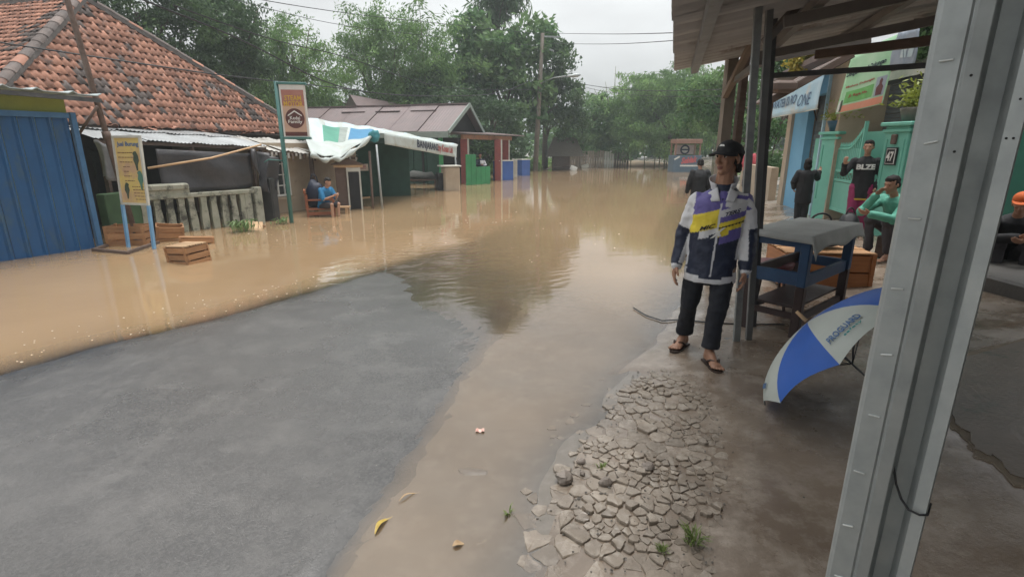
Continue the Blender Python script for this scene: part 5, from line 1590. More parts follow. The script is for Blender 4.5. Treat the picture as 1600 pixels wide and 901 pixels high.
for k in range(7):
    s = .1 + .8 * k / 6
    MB().tube([gp_(s, 1.07) + gdv * (.05 * math.cos(t)) + Vector((0, 0, .055 * math.sin(t))) for t in [i * math.pi / 5 for i in range(11)]], .009, 5).build("scroll_ring", m_turq, gt)
m_shrub = mat("yellow_green_shrub_leaf", (0.30, 0.33, 0.06), (0.20, 0.26, 0.05), rough=.5, scale=9, trans=.3)
m_pot = mat("pot_glaze", (0.10, 0.10, 0.09), (0.16, 0.15, 0.12), rough=.5)
def planter(x, y, z, w, label, hh, m_p, seed):
    r_ = root("planter", label, "planter", (x, y, z), "planters on the gate pillars")
    MB().tube([(x, y, z), (x, y, z + .16), (x, y, z + .20), (x, y, z + .19)], [w * .36, w * .48, w * .5, w * .40], 12).build("pot", m_p, r_, True)
    q = random.Random(seed); mb = MB()
    for k in range(420):
        c = Vector((x + q.gauss(0, w * .32), y + q.gauss(0, w * .32), z + .22 + abs(q.gauss(0, hh * .5))))
        d = Vector((q.gauss(0, 1), q.gauss(0, 1), q.gauss(.3, .8))).normalized() * .055
        n_ = d.cross(Vector((q.gauss(0, 1), q.gauss(0, 1), q.gauss(0, 1)))).normalized() * .016
        mb.add([c - d, c + n_, c + d, c - n_], [(0, 1, 2, 3)])
    for k in range(9):
        a = q.uniform(0, 6.28); mb.tube([(x, y, z + .18), (x + .1 * math.cos(a), y + .1 * math.sin(a), z + .25 + hh * .6)], [.006, .003], 4)
    mb.build("shrub", m_shrub, r_)
planter(6.26, 8.4, 2.0, .42, "planter with bright yellow green shrub on the number plate pillar", .36, m_pot, 1)
planter(6.72, 11.0, 1.93, .50, "dark blue planter with thin yellowish shrub on the left gate pillar", .26, mat("dark_blue_pot", (0.03, 0.10, 0.16), rough=.5), 2)

# ---- green printed banner and the grey banner behind it
m_ban_green = mat("pale_green_banner_print", (0.30, 0.56, 0.32), (0.48, 0.66, 0.48), rough=.5, scale=1.3, contrast=1.3)
m_ban_lime = mat("lime_banner_print", (0.20, 0.52, 0.17), rough=.5)
m_ban_orange = mat("salmon_banner_print", (0.66, 0.24, 0.16), (0.6, 0.3, 0.2), rough=.5, scale=6)
m_ban_grey = mat("grey_banner_print", (0.26, 0.30, 0.37), (0.36, 0.40, 0.46), rough=.5, scale=4)
gbn = root("banner", "pale green printed banner with orange strip hung slantwise over the gate", "banner", (6.3, 9.8, 2.2))
BL, BR, TR_, TL = D(1305, 179, 10.3), D(1379, 163, 9.3), D(1405, 52, 9.1), D(1332, 88, 10.1)
bnn = (BR - BL).cross(TL - BL).normalized()
if bnn.y > 0: bnn = -bnn
def gb_(s, t, d=0.0): return BL.lerp(BR, s).lerp(TL.lerp(TR_, s), t) + bnn * (d + .015 * math.sin(s * 9 + 2 * t))
MB().sheet(gb_, 18, 12, .004).build("cloth", m_ban_green, gbn, True)
def gpatch(sa, sb, ta, tb, m, nm, d=.004):
    MB().sheet(lambda s, t: gb_(sa + (sb - sa) * s, ta + (tb - ta) * t, d), 8, 4).build(nm, m, gbn)
gpatch(.10, .98, .015, .13, m_ban_orange, "orange_strip")
gpatch(.14, .74, .16, .36, m_ban_lime, "lime_field")
gpatch(.78, .97, .15, .44, m_ban_grey, "portrait_field")
gw, gh_ = (BR - BL).length, (TL - BL).length
def gtext(txt, s0_, t0_, w, h, m, bold=.02):
    lettering(txt, m, gbn, (0, 0, 0), (1, 0, 0), (0, 0, 1), h * gh_, w * gw, bold=bold, warp=lambda a, b, c: gb_(min(max(s0_ + a / gw, 0), 1), min(max(t0_ + b / gh_, 0), 1), .008 + c))
gtext("Dengan Doa & Dukungan", .46, .66, .84, .10, m_lt_navy)
gtext("Mohon Dukungan", .42, .44, .62, .05, m_lt_red)
gtext("Jl. Raya No.", .42, .27, .40, .06, m_lt_red)
for k, (s, c_) in enumerate([(.05, m_ink_white), (.10, m_ink_dk)]):   # two tiny standing figures in flat print
    mb = MB(); P = [(-.03, 0), (.03, 0), (.035, .10), (.02, .14), (.02, .18), (-.02, .18), (-.02, .14), (-.035, .10)]
    mb.add([gb_(s + x * .9, .03 + y * 1.1, .007) for x, y in P], [tuple(range(8))]); mb.build("figure_print", c_, gbn)
P = [(.82, .16), (.93, .16), (.94, .28), (.90, .33), (.91, .38), (.88, .42), (.85, .38), (.855, .33), (.81, .28)]
MB().add([gb_(s, t, .008) for s, t in P], [tuple(range(len(P)))]).build("portrait_print", mat("maroon_print", (0.16, 0.07, 0.07), rough=.5), gbn)
gyb = root("banner", "crumpled grey blue banner hanging just right of the pale green one", "banner", (6.4, 8.9, 2.6))
a, b, c_, d_ = D(1390, 106, 9.0), D(1427, 103, 8.7), D(1440, 42, 8.6), D(1402, 52, 8.9)
def gyf(s, t): return a.lerp(b, s).lerp(d_.lerp(c_, s), t) + Vector((0, .03 * math.sin(s * 10 + t * 4), 0))
MB().sheet(gyf, 10, 8, .004).build("cloth", m_ban_grey, gyb, True)
for k in range(3):
    s0_ = .3 + .2 * k
    MB().sheet(lambda s, t: gyf(s0_ + .14 * s, .25 + .35 * t) + Vector((-.01, -.012, 0)), 3, 3).build("print_patch", m_tp_pale, gyb)

# ---- blue stall table with a grey cloth, red stool, crate, bags
m_tblue = mat("worn_blue_paint", (0.03, 0.08, 0.17), (0.022, 0.055, 0.12), rough=.45, scale=6, dirt=(0.05, 0.05, 0.06), dscale=7, dthr=.6)
m_tdark = mat("dark_maroon_wood", (0.035, 0.022, 0.022), (0.055, 0.035, 0.032), rough=.5, scale=6)
L3, L4 = G(1240, 527, .06), G(1308, 489, .06)
tdv = (L4 - L3); tdv.z = 0; TLn = tdv.length; tdv.normalize(); tnv = Vector((-tdv.y, tdv.x, 0))
if tnv.x > 0: tnv = -tnv
TW = .42
L1, L2_ = L3 + tnv * TW, L4 + tnv * TW
tz = gz(L3.x, L3.y)
tbl = root("stall_table", "tall worn blue stall table with dark lower legs beside the steel posts", "table", ((L3 + L2_) / 2).to_tuple()[:2] + (tz,))
for q in (L1, L2_, L3, L4):
    z_ = gz(q.x, q.y) - .01
    MB().box((q.x, q.y, (z_ + .50) / 2), (.07, .07, .50 - z_), Matrix.Rotation(math.atan2(tdv.y, tdv.x), 3, 'Z'), bev=.006).build("lower_leg", m_tdark, tbl)
    MB().box((q.x, q.y, .70), (.072, .072, .40), Matrix.Rotation(math.atan2(tdv.y, tdv.x), 3, 'Z'), bev=.006).build("upper_leg", m_tblue, tbl)
def tb_(a, b, z, w, h, m, nm): MB().beam(a + Vector((0, 0, z - a.z)), b + Vector((0, 0, z - b.z)), w, h).build(nm, m, tbl)
k_ = tdv * .037; kn = tnv * .037
tb_(L3 + k_, L4 - k_, .54, .03, .10, m_tblue, "rail"); tb_(L3 + kn, L1 - kn, .56, .03, .11, m_tblue, "rail")
tb_(L1 + k_, L2_ - k_, .56, .03, .09, m_tdark, "rail"); tb_(L4 + kn, L2_ - kn, .545, .03, .09, m_tblue, "rail")
tb_(L3 + k_, L4 - k_, .86, .03, .08, m_tblue, "apron"); tb_(L3 + kn, L1 - kn, .86, .03, .08, m_tblue, "apron"); tb_(L1 + k_, L2_ - k_, .86, .03, .08, m_tblue, "apron")
tb_(L3 + k_, L4 - k_, .22, .03, .06, m_tdark, "stretcher"); tb_(L1 + kn * -1, L3 + kn, .24, .03, .05, m_tdark, "stretcher"); tb_(L1 + k_, L2_ - k_, .23, .03, .05, m_tdark, "stretcher")
cT = (L1 + L4) / 2
tM = Matrix((tdv, tnv if tdv.cross(tnv).z > 0 else -tnv, Vector((0, 0, 1)))).transposed()
MB().box((cT.x, cT.y, .305), (TLn - .06, TW - .06, .02), tM).build("shelf", m_tdark, tbl)
MB().box((cT.x, cT.y, .912), (TLn + .10, TW + .10, .022), tM, bev=.004).build("table_top", m_tblue, tbl)
m_gcloth = mat("grey_cloth_cover", (0.42, 0.43, 0.41), (0.33, 0.34, 0.325), rough=.8, scale=5, bump=.002, bscale=40)
def cloth_fn(s, t):
    a = (s - .5) * (TLn + .24); b = (t - .5) * (TW + .36)
    ha, hb = (TLn + .12) / 2, (TW + .12) / 2
    ox, oy = max(0, abs(a) - ha), max(0, abs(b) - hb)
    drop = (ox + oy)
    aa = math.copysign(min(abs(a), ha) + .25 * ox, a); bb2 = math.copysign(min(abs(b), hb) + .35 * oy, b)
    z = .931 - drop * .95 + .010 * mnoise.noise(Vector((a * 4, b * 4, 0))) + .022 * math.sin(a * 9 + b * 4) * min(1, drop * 8) + .03 * max(0, 1 - abs(a) / .5) * max(0, 1 - abs(b) / .3)
    p = cT + tdv * aa + tnv * bb2
    return Vector((p.x, p.y, z))
tag(MB().sheet(cloth_fn, 40, 26, .004).build("table_cloth", m_gcloth, None, True), "grey canvas cloth draped over the top of the blue stall table", "cloth")
m_redst = mat("dull_red_plastic", (0.27, 0.075, 0.08), (0.21, 0.06, 0.065), rough=.4, scale=4)
q = D(1203, 437, 4.95); sq = root("stool", "dull red round stool half hidden behind the blue table", "stool", (q.x, q.y, gz(q.x, q.y)))
MB().tube([(q.x, q.y, .47), (q.x, q.y, .515), (q.x, q.y, .525)], [.19, .20, .17], 20).build("seat", m_redst, sq, True)
for k in range(4):
    a = k * math.pi / 2 + .5
    MB().tube([(q.x + .13 * math.cos(a), q.y + .13 * math.sin(a), .47), (q.x + .19 * math.cos(a), q.y + .19 * math.sin(a), gz(q.x, q.y))], .016, 6).build("leg", m_tdark, sq)
m_orange_w = mat("orange_crate_wood", (0.42, 0.17, 0.06), (0.31, 0.115, 0.04), rough=.55, scale=4, stretch=(1, 1, 6), var=.15)
m_top_w = mat("pale_slat_wood", (0.52, 0.30, 0.15), (0.42, 0.22, 0.10), rough=.55, scale=4, var=.15)
q = G(1310, 440, .16)
crate("large orange wooden crate with pale top slats behind the blue table", (q.x - .10, q.y + .28, gz(q.x, q.y + .2) - .005), R(-8), (.92, .62, .40), slats=2, group=None, m=m_orange_w, top=m_top_w, gap=.12)
def bag(loc, s, label, seed, m=m_black):
    me = MB().ball((0, 0, 0), s, 16, 10)
    me.v = [tuple(Vector(v) * (1 + .28 * mnoise.noise(Vector(v) * 6 + Vector((seed, 0, 0))))) for v in me.v]
    me.v = [(a, b, max(c, -s[2] * .8)) for a, b, c in me.v]
    r_ = root("bag", label, "bag", loc)
    o = me.build("pouch", m, None, True); o.parent = r_; o.location = (0, 0, s[2] * .8)
    h = MB().tube([Vector((s[0] * .4 * math.cos(t), 0, s[2] * 1.6 + s[2] * .6 * math.sin(t))) for t in [i * math.pi / 8 for i in range(9)]], .012, 6).build("handle", m, None, True)
    h.parent = r_; h.location = (0, 0, 0)
bag((q.x - .12, q.y + .30, gz(q.x, q.y + .2) + .43), (.30, .17, .17), "black bag lying on the slatted orange crate", 1)
q = G(1341, 362, .3)
bag((q.x + .02, q.y + .3, gz(q.x, q.y)), (.17, .15, .22), "black bag standing on the ground by the turquoise gate", 4)
# ---- golf umbrella lying open on its rim
m_um_blue = mat("blue_umbrella_cloth", (0.035, 0.14, 0.55), (0.03, 0.115, 0.46), rough=.45, scale=4, trans=.18)
m_um_white = mat("white_umbrella_cloth", (0.58, 0.62, 0.57), (0.50, 0.54, 0.50), rough=.45, scale=4, trans=.18)
um = root("umbrella", "large blue and white umbrella lying open on the wet ground", "umbrella", (2.2, 3.1, .05))
apex = D(1262, 503, 2.871)
tipL = G(1192, 626, .05)
axis_ = Vector((.602, -.515, -.610)).normalized()           # from the apex down the shaft to the handle
RAD, DEP = .523, .214
su_, uu_, _ = frame_from(axis_)
spin = 1.03
def um_rib(k, t):
    a = spin + k * math.pi / 4
    r = RAD * math.sin(t * 1.25) / math.sin(1.25); h = DEP * (1 - math.cos(t * 1.25)) / (1 - math.cos(1.25))
    return apex + axis_ * h + (su_ * math.cos(a) + uu_ * math.sin(a)) * r
for k in range(8):
    def fn(s, t, k=k):
        p0, p1 = um_rib(k, t), um_rib(k + 1, t)
        p = p0.lerp(p1, s)
        c_ = apex + axis_ * (p - apex).dot(axis_)
        bulge = math.sin(math.pi * s) * t
        q_ = p + (p - c_) * (.030 * bulge) - axis_ * (.035 * bulge * t * t)
        return q_
    MB().sheet(fn, 8, 12).build("panel", m_um_white if k % 2 else m_um_blue, um, True)
for k in range(8):
    MB().tube([um_rib(k, t / 10) + axis_ * .006 for t in range(11)], .004, 5).build("rib", m_darkmetal, um)
    MB().tube([um_rib(k, .55) + axis_ * .01, apex + axis_ * .32], .003, 4).build("strut", m_darkmetal, um)
MB().tube([apex - axis_ * .01, apex - axis_ * .085], [.013, .010], 8).build("tip", m_wood_pale, um, True)
MB().tube([apex, apex + axis_ * .74], .006, 7).build("shaft", m_darkmetal, um)
MB().tube([apex + axis_ * .72, apex + axis_ * .88], .017, 8).build("grip", m_black, um, True)

# print on two white panels
def um_print(txt, k, s0_, t0_, w, h, m, bold):
    def wp(a, b, c):
        s, t = s0_ + a / .40, t0_ - b / .50
        p0, p1 = um_rib(k, t), um_rib(k + 1, t); p = p0.lerp(p1, s)
        cc_ = apex + axis_ * (p - apex).dot(axis_); bulge = math.sin(math.pi * s) * t
        q_ = p + (p - cc_) * (.030 * bulge) - axis_ * (.035 * bulge * t * t)
        return q_ + (p - cc_).normalized() * .004 - axis_ * (.006 + c)
    lettering(txt, m, um, (0, 0, 0), (1, 0, 0), (0, 0, 1), h, w, bold=bold, warp=wp)
um_print("PROGUARD", 7, .40, .74, .24, .045, m_ink_blue, .02)
um_print("safety", 7, .46, .84, .12, .020, mat("teal_print", (0.05, 0.30, 0.30), rough=.5), .0)
um_print("NSK", 5, .5, .80, .10, .035, m_ink_blue, .03)
UP = Vector((0, 0, 1))
# ================================================================== NEAR RIGHT: low step, floor slab, steel post
stp = root("low_step", "low dark concrete step running along the right edge of the apron", "step", (5.6, 4.6, .05))
MB().box((6.1, 4.3, .18), (2.9, 3.4, .44), None, bev=.025).build("slab", mat("dark_concrete", (0.10, 0.095, 0.088), (0.07, 0.066, 0.06), rough=.55, scale=4, bump=.004, bscale=30), stp)
poly = [G(1466, 655, .06), G(1480, 690, .06), G(1500, 706, .06), G(1515, 735, .06), G(1545, 748, .06), G(1570, 780, .06), G(1605, 795, .06), G(1660, 850, .06), G(1760, 840, .06), G(1740, 600, .06), G(1600, 560, .06), G(1480, 580, .06)]
zb_ = min(gz(p.x, p.y) for p in poly)
fs_ = root("floor_slab", "dark mossy floor slab with a pale broken sandy edge beside the steel post", "slab", (poly[0].x, poly[0].y, zb_))
cxp = sum(p.x for p in poly) / len(poly); cyp = sum(p.y for p in poly) / len(poly)
q1 = [(p.x, p.y) for p in poly]
def ragged(poly, amp, seed):
    r_ = random.Random(seed); out = []
    for i, p in enumerate(poly):
        n = poly[(i + 1) % len(poly)]
        for k in range(4):
            t = k / 4; out.append((p[0] + (n[0] - p[0]) * t + r_.uniform(-amp, amp), p[1] + (n[1] - p[1]) * t + r_.uniform(-amp, amp)))
    return out
def laid(poly, h):                # a slab that follows the lie of the ground
    n = len(poly); mb = MB()
    vs = [(x, y, gz(x, y) - .03) for x, y in poly] + [(x, y, gz(x, y) + h) for x, y in poly]
    for r_ in (.66, .33): vs += [(cxp + (x - cxp) * r_, cyp + (y - cyp) * r_, gz(cxp + (x - cxp) * r_, cyp + (y - cyp) * r_) + h) for x, y in poly]
    vs.append((cxp, cyp, gz(cxp, cyp) + h))
    fs = []
    for i in range(n):
        j = (i + 1) % n
        fs += [(i, j, n + j, n + i), (n + i, n + j, 2 * n + j, 2 * n + i), (2 * n + i, 2 * n + j, 3 * n + j, 3 * n + i), (3 * n + i, 3 * n + j, 4 * n)]
    return mb.add(vs, fs)
laid(ragged(q1, .010, 1), .012).build("sandy_edge", mat("pale_sand_mortar", (0.26, 0.215, 0.16), (0.17, 0.14, 0.105), rough=.85, scale=14, bump=.004, bscale=60), fs_)
q2 = [(cxp + (x - cxp) * .93 + .012, cyp + (y - cyp) * .93 + .016) for x, y in q1]
laid(ragged(q2, .018, 2), .018).build("mossy_top", mat("mossy_dark_concrete", (0.17, 0.135, 0.10), (0.115, 0.09, 0.068), rough=.35, scale=5, dirt=(0.05, 0.062, 0.04), dscale=4, dthr=.58, bump=.003, bscale=40), fs_)

pw = root("unseen_shade_wall", "unseen plastered house wall right of and behind the camera, added to block light", "wall", (5.6, -.5, 0))  # out of view, added to block light and darken the right side
MB().beam((5.9, -3.6, 1.5), (5.75, 2.5, 1.5), .15, 3.1).build("wall", mat("shade_wall_plaster", (0.20, 0.18, 0.155), (0.15, 0.135, 0.115), rough=.8), pw)
MB().beam((.2, -3.75, 1.5), (5.8, -3.75, 1.5), .15, 3.1).build("wall", MATS["shade_wall_plaster"], pw)
# ---- the galvanised channel post close to the camera
m_galv = mat("zinc_coated_steel", (0.40, 0.425, 0.42), (0.31, 0.335, 0.335), rough=.38, scale=22, metal=.45, bump=.0004, bscale=90, rough2=.55, dirt=(0.23, 0.225, 0.20), dscale=6, dthr=.60)
gdir = Vector((.507, .60, 0)); GS = .80; gu = Vector((.762, -.648, 0)); gw_ = Vector((.648, .762, 0))
prof = [(.000, .016), (.003, .005), (.008, .001), (.038, .000), (.041, .003), (.0425, .003), (.045, .001), (.062, .004), (.0635, .006), (.069, .050), (.092, .054), (.0985, .014), (.100, .0095), (.117, .004), (.119, .007), (.119, .060), (.100, .078), (.010, .070)]
prof = [(u * GS, w * GS) for u, w in prof]
pc0 = gdir - gu * (.060 * GS)
post = root("steel_post", "galvanised steel channel post standing close to the camera on the right", "post", (gdir.x, gdir.y, 0))
mb = MB(); vs = []
zb0 = gz(gdir.x, gdir.y) - .05
for z in (zb0, 2.9):
    for u, w in prof:
        q = pc0 + gu * u + gw_ * w; vs.append((q.x, q.y, z))
n = len(prof)
fs = [(i, (i + 1) % n, n + (i + 1) % n, n + i) for i in range(n)] + [tuple(range(n - 1, -1, -1)), tuple(range(n, 2 * n))]
mb.add(vs, fs); mb.build("channel", m_galv, post)
MB().box((gdir.x, gdir.y, zb0 + .052), (.20, .20, .008), Matrix.Rotation(-.7, 3, 'Z')).build("foot_plate", m_galv, post)
m_scratch = mat("bright_scratch", (0.62, 0.64, 0.62), rough=.3, metal=.5)
rs = random.Random(4)
for k in range(26):
    z = .55 + k * .088
    q = pc0 + gu * (.022 * GS + rs.uniform(-.003, .003)) - gw_ * .0006 + Vector((0, 0, z))
    M3 = Matrix((gu, gw_, UP)).transposed() @ Matrix.Rotation(rs.uniform(-.15, .15) - .12, 3, 'Y')
    MB().box(q, (.013, .0028, .0022), M3, bev=.0006).build("pressed_tab", m_scratch, post)
m_hole = mat("hole_dark", (0.02, 0.02, 0.02), rough=.8)
for px, py in ((1486, 237), (1519, 118)):
    d = ray(px, py); 
    # on flange B
    k_s = (pc0 + gu * .053 * GS + gw_ * .002); Yh = k_s.y
    q = D(px, py, Yh); uu = .053 * GS
    q = pc0 + gu * uu + gw_ * .0022 + Vector((0, 0, q.z))
    MB().tube([q - gw_ * .0012, q + gw_ * .002], .0015, 8).build("screw_hole", m_hole, post)
for du, dz in ((.104, 1.86), (.111, 1.86), (.1085, 1.90)):
    q = pc0 + gu * du * GS + gw_ * (.0085 - (du - .100) * .3) + Vector((0, 0, dz - .25))
    MB().tube([q - gw_ * .0015, q + gw_ * .002], .0013, 8).build("screw_hole", m_hole, post)
wz = D(1400, 795, .58).z
wire = [pc0 + gu * u * GS + gw_ * w * GS + Vector((0, 0, wz + dz)) for u, w, dz in [(.064, .020, .045), (.072, .02, .02), (.083, .012, .004), (.095, .004, -.004), (.110, .002, -.005), (.1195, .004, -.002), (.1215, .03, .004)]]
MB().tube(wire, .0016, 6).build("tie_wire", m_black, post, True)
# ================================================================== TREES
def leaf_mat(name, c1, c2):
    return mat(name, c1, c2, rough=.55, scale=1.3, spec=.25, trans=.42, island=.25)
LM_dark = [leaf_mat("dark_leaf", (0.075, 0.128, 0.060), (0.058, 0.10, 0.050)), leaf_mat("dark_leaf_light", (0.11, 0.18, 0.075), (0.085, 0.145, 0.06))]
LM_mid = [leaf_mat("mid_leaf", (0.10, 0.20, 0.075), (0.08, 0.16, 0.06)), leaf_mat("mid_leaf_light", (0.155, 0.26, 0.10), (0.13, 0.215, 0.085))]
LM_bam = [leaf_mat("bamboo_leaf", (0.14, 0.245, 0.085), (0.11, 0.195, 0.07)), leaf_mat("bamboo_leaf_light", (0.20, 0.33, 0.105), (0.165, 0.27, 0.09))]
LM_yel = [leaf_mat("yellow_leaf_foliage", (0.36, 0.28, 0.04), (0.28, 0.24, 0.05)), leaf_mat("yellow_green_foliage", (0.24, 0.27, 0.05), (0.20, 0.22, 0.05))]
m_bark = mat("tree_bark", (0.11, 0.085, 0.065), (0.07, 0.055, 0.045), rough=.85, scale=4, bump=.02, bscale=8, stretch=(1, 1, .3))
m_culm = mat("bamboo_culm", (0.16, 0.17, 0.07), (0.11, 0.12, 0.055), rough=.55, scale=3)
def unit(a): return a / np.maximum(np.linalg.norm(a, axis=1, keepdims=True), 1e-6)
def leaves_at(pos, L, w, droop, g, dirs=None):
    n = len(pos)
    d = unit(g.normal(size=(n, 3)) + np.array([0, 0, -droop])) if dirs is None else unit(dirs + g.normal(size=(n, 3)) * .35)
    s = unit(np.cross(d, g.normal(size=(n, 3))))
    Ls = (L * g.uniform(.6, 1.35, n))[:, None]; ws = (w * g.uniform(.7, 1.3, n))[:, None]
    up = np.cross(s, d) * ws * .35
    v = np.stack([pos, pos + d * Ls * .45 + s * ws + up, pos + d * Ls, pos + d * Ls * .45 - s * ws + up], 1).reshape(-1, 3)
    f = np.arange(4 * n).reshape(n, 4)
    return v, f
def crown_points(blobs, nclump, nleaf, csize, g, shell=.55):
    """blobs: (cx, cy, cz, rx, ry, rz) ; clumps sit mostly near the surface of the blobs, leaves fill the clumps"""
    vol = np.array([b[3] * b[4] * b[5] for b in blobs]) ** .75; vol /= vol.sum()
    pts, tone = [], []
    for b, fr in zip(blobs, vol):
        k = max(3, int(nclump * 1.25 * fr))
        d = unit(g.normal(size=(k, 3))); r = g.uniform(shell, 1.05, (k, 1))
        c = np.array(b[:3]) + d * r * np.array(b[3:])
        for q in c:
            m = int(nleaf * 1.5 * g.uniform(.5, 1.5)); sz = csize * g.uniform(.6, 1.35)
            e = unit(g.normal(size=(m, 3))) * (g.uniform(0, 1, (m, 1)) ** .45) * np.array([sz, sz, sz * .62])
            pts.append(q + e); tone.append(np.full(m, 1 if g.uniform() < .42 else 0))
    return np.concatenate(pts), np.concatenate(tone)
def tree(name, label, base, blobs, nclump, nleaf, csize, L, w, mats, droop=.4, trunk_r=.2, group=None, seed=0, limbs=7, cat="tree", shell=.5):
    g = np.random.default_rng(seed + 100)
    base = Vector(base)
    r_ = root(name, label, cat, base, group)
    pos, tone = crown_points(blobs, nclump, nleaf, csize, g, shell)
    v, f = leaves_at(pos, L * .82, w * .82, droop, g)
    v = v - np.array(base)
    o = bpy.data.objects.new("crown", np_mesh("crown", v, f, mats, tone)); put(o, r_)
    main = np.mean([b[:3] for b in blobs], axis=0)
    big = max(blobs, key=lambda b: b[3] * b[4] * b[5])
    top = Vector((big[0], big[1], big[2]))
    rr = random.Random(seed)
    mb = MB()
    fork = base.lerp(top, .55) + Vector((rr.uniform(-.2, .2), rr.uniform(-.2, .2), 0))
    mb.tube([base - Vector((0, 0, .4)), base.lerp(fork, .5) + Vector((rr.uniform(-.15, .15), 0, 0)), fork, top], [trunk_r * 1.2, trunk_r, trunk_r * .75, trunk_r * .3], 8)
    for k in range(limbs):
        b = blobs[k % len(blobs)]
        e = Vector((b[0] + rr.uniform(-.6, .6) * b[3], b[1] + rr.uniform(-.6, .6) * b[4], b[2] + rr.uniform(-.3, .7) * b[5]))
        st_ = base.lerp(fork, rr.uniform(.6, 1.0)) if k % 2 else fork.lerp(top, rr.uniform(0, .6))
        mb.tube([st_, st_.lerp(e, .5) + Vector((0, 0, .25 * (e - st_).length * .3)), e], [trunk_r * .45, trunk_r * .28, trunk_r * .10], 6)
    mb.build("trunk", m_bark, r_, True)
    return r_
def blob(px, py, Y, rpx, rpy, ry=None):
    p = D(px, py, Y); k = Y / FPX
    return (p.x, p.y, p.z, rpx * k, (ry if ry else (rpx + rpy) / 2 * k), rpy * k)
def bamboo(label, base, n, h, lean, spread, nleaf, L, w, mats, seed, group="bamboo clumps", arch=1.0):
    g = np.random.default_rng(seed); base = Vector(base)
    r_ = root("bamboo", label, "bamboo", base, group)
    mb = MB(); P, T, Dd = [], [], []
    for k in range(n):
        a = g.uniform(0, 2 * math.pi)
        b = base + Vector((g.normal() * spread * .3, g.normal() * spread * .3, 0))
        hh = h * g.uniform(.6, 1.06)
        out = Vector((math.cos(a), math.sin(a), 0)) * (spread * g.uniform(.5, 1.35)) + Vector(lean) * g.uniform(.4, 1.2)
        pts = []
        for i in range(9):
            t = i / 8
            z = hh * (t * (1.22 - .22 * t) if t < .8 else (.8 * (1.22 - .176) + (t - .8) * (.35 - 1.5 * (t - .8) * arch)))
            pts.append(b + out * (t ** 2.1) + Vector((0, 0, z)))
        mb.tube(pts, [max(.045 * (1 - .85 * i / 8), .008) for i in range(9)], 5)
        m = int(nleaf * g.uniform(.6, 1.4)); tt = g.uniform(.22, 1.0, m) ** .75
        ip = np.clip((tt * 8).astype(int), 0, 7); fr = tt * 8 - ip
        A_ = np.array([tuple(q) for q in pts])
        c = A_[ip] * (1 - fr)[:, None] + A_[ip + 1] * fr[:, None]
        # twigs: leaves gather in drooping sprays around the culm
        ns = max(6, m // 26); sc_ = g.normal(size=(ns, 3)) * np.array([.55, .55, .35]) * (h / 8); si = g.integers(0, ns, m)
        tw = g.uniform(0, 1, (m, 1))
        c = c[np.argsort(tt)]; 
        sidx = (np.arange(m) * ns // m)
        base_c = c[(np.arange(m) // 26 * 26).clip(0, m - 1)]
        off = sc_[sidx] * tw; off[:, 2] -= .45 * tw[:, 0] ** 2 * (h / 8)
        P.append(base_c + off + g.normal(size=(m, 3)) * .10 * (h / 8)); T.append((g.uniform(size=ns) < .45).astype(int)[sidx])
        dd = np.concatenate([sc_[sidx][:, :2], np.full((m, 1), -.9)], 1); Dd.append(dd)
    P = np.concatenate(P); T = np.concatenate(T); Dd = np.concatenate(Dd)
    v, f = leaves_at(P, L, w, .8, g, Dd)
    o = bpy.data.objects.new("foliage", np_mesh("foliage", v - np.array(base), f, mats, T)); put(o, r_)
    mb.build("culms", m_culm, r_, True)
    return r_

gT = "trees beyond the houses"
# left of the picture, behind the tiled house
tree("tree", "big dense dark tree directly behind the apex of the tiled roof", (-16.5, 22.5, 0), [blob(215, 20, 22, 90, 60), blob(275, 55, 22.5, 62, 48), blob(170, -25, 22, 90, 60), blob(310, 20, 23, 48, 60), blob(255, 100, 23, 70, 40), blob(300, 120, 23, 40, 26)], 120, 75, .62, .20, .055, LM_dark, .5, .3, gT, 1)
tree("tree", "tall dark tree with drooping dark boughs against the sky right of the roof apex", (-14.0, 26, 0), [blob(352, 40, 25, 38, 75), blob(385, 95, 25.5, 38, 32), blob(345, 100, 25, 36, 40), blob(378, 20, 25, 26, 40), blob(378, 140, 25.5, 24, 20)], 90, 75, .55, .24, .05, LM_dark, 1.1, .22, gT, 2)
tree("tree", "dark treetop peeping over the ridge at the upper left corner", (-19, 20, 0), [blob(10, -5, 19, 40, 20), blob(-60, 0, 19, 60, 40)], 40, 60, .5, .2, .05, LM_dark, .4, .2, gT, 3)
bamboo("light green bamboo clump left of the steam motor sign", (-13.0, 30, 0), 20, 8.3, (1.0, 0, 0), 2.2, 420, .30, .032, LM_bam, 4)
tree("tree", "loose light green tree rising above the steam motor sign", (-12.0, 31, 0), [blob(455, 75, 30, 45, 45), blob(500, 110, 31, 32, 40), blob(430, 150, 30, 50, 40), blob(485, 165, 31, 50, 35), blob(415, 60, 30, 30, 30)], 95, 55, .7, .26, .04, LM_bam, .8, .2, gT, 5)
bamboo("tall pale bamboo clump in the middle behind the eatery roof", (-7.2, 36, 0), 26, 11.2, (.6, 0, 0), 2.4, 480, .34, .036, LM_bam, 6)
tree("tree", "broad feathery tree wrapped round the tall bamboo in the middle", (-8.2, 37, 0), [blob(590, 40, 35, 55, 38), blob(625, 85, 35, 48, 50), blob(575, 110, 35, 48, 60), blob(650, 60, 35.5, 26, 34), blob(560, 60, 35, 26, 40), blob(545, 150, 34, 40, 40), blob(620, 160, 35, 60, 40)], 150, 60, .8, .30, .042, LM_bam, .9, .22, gT, 7)
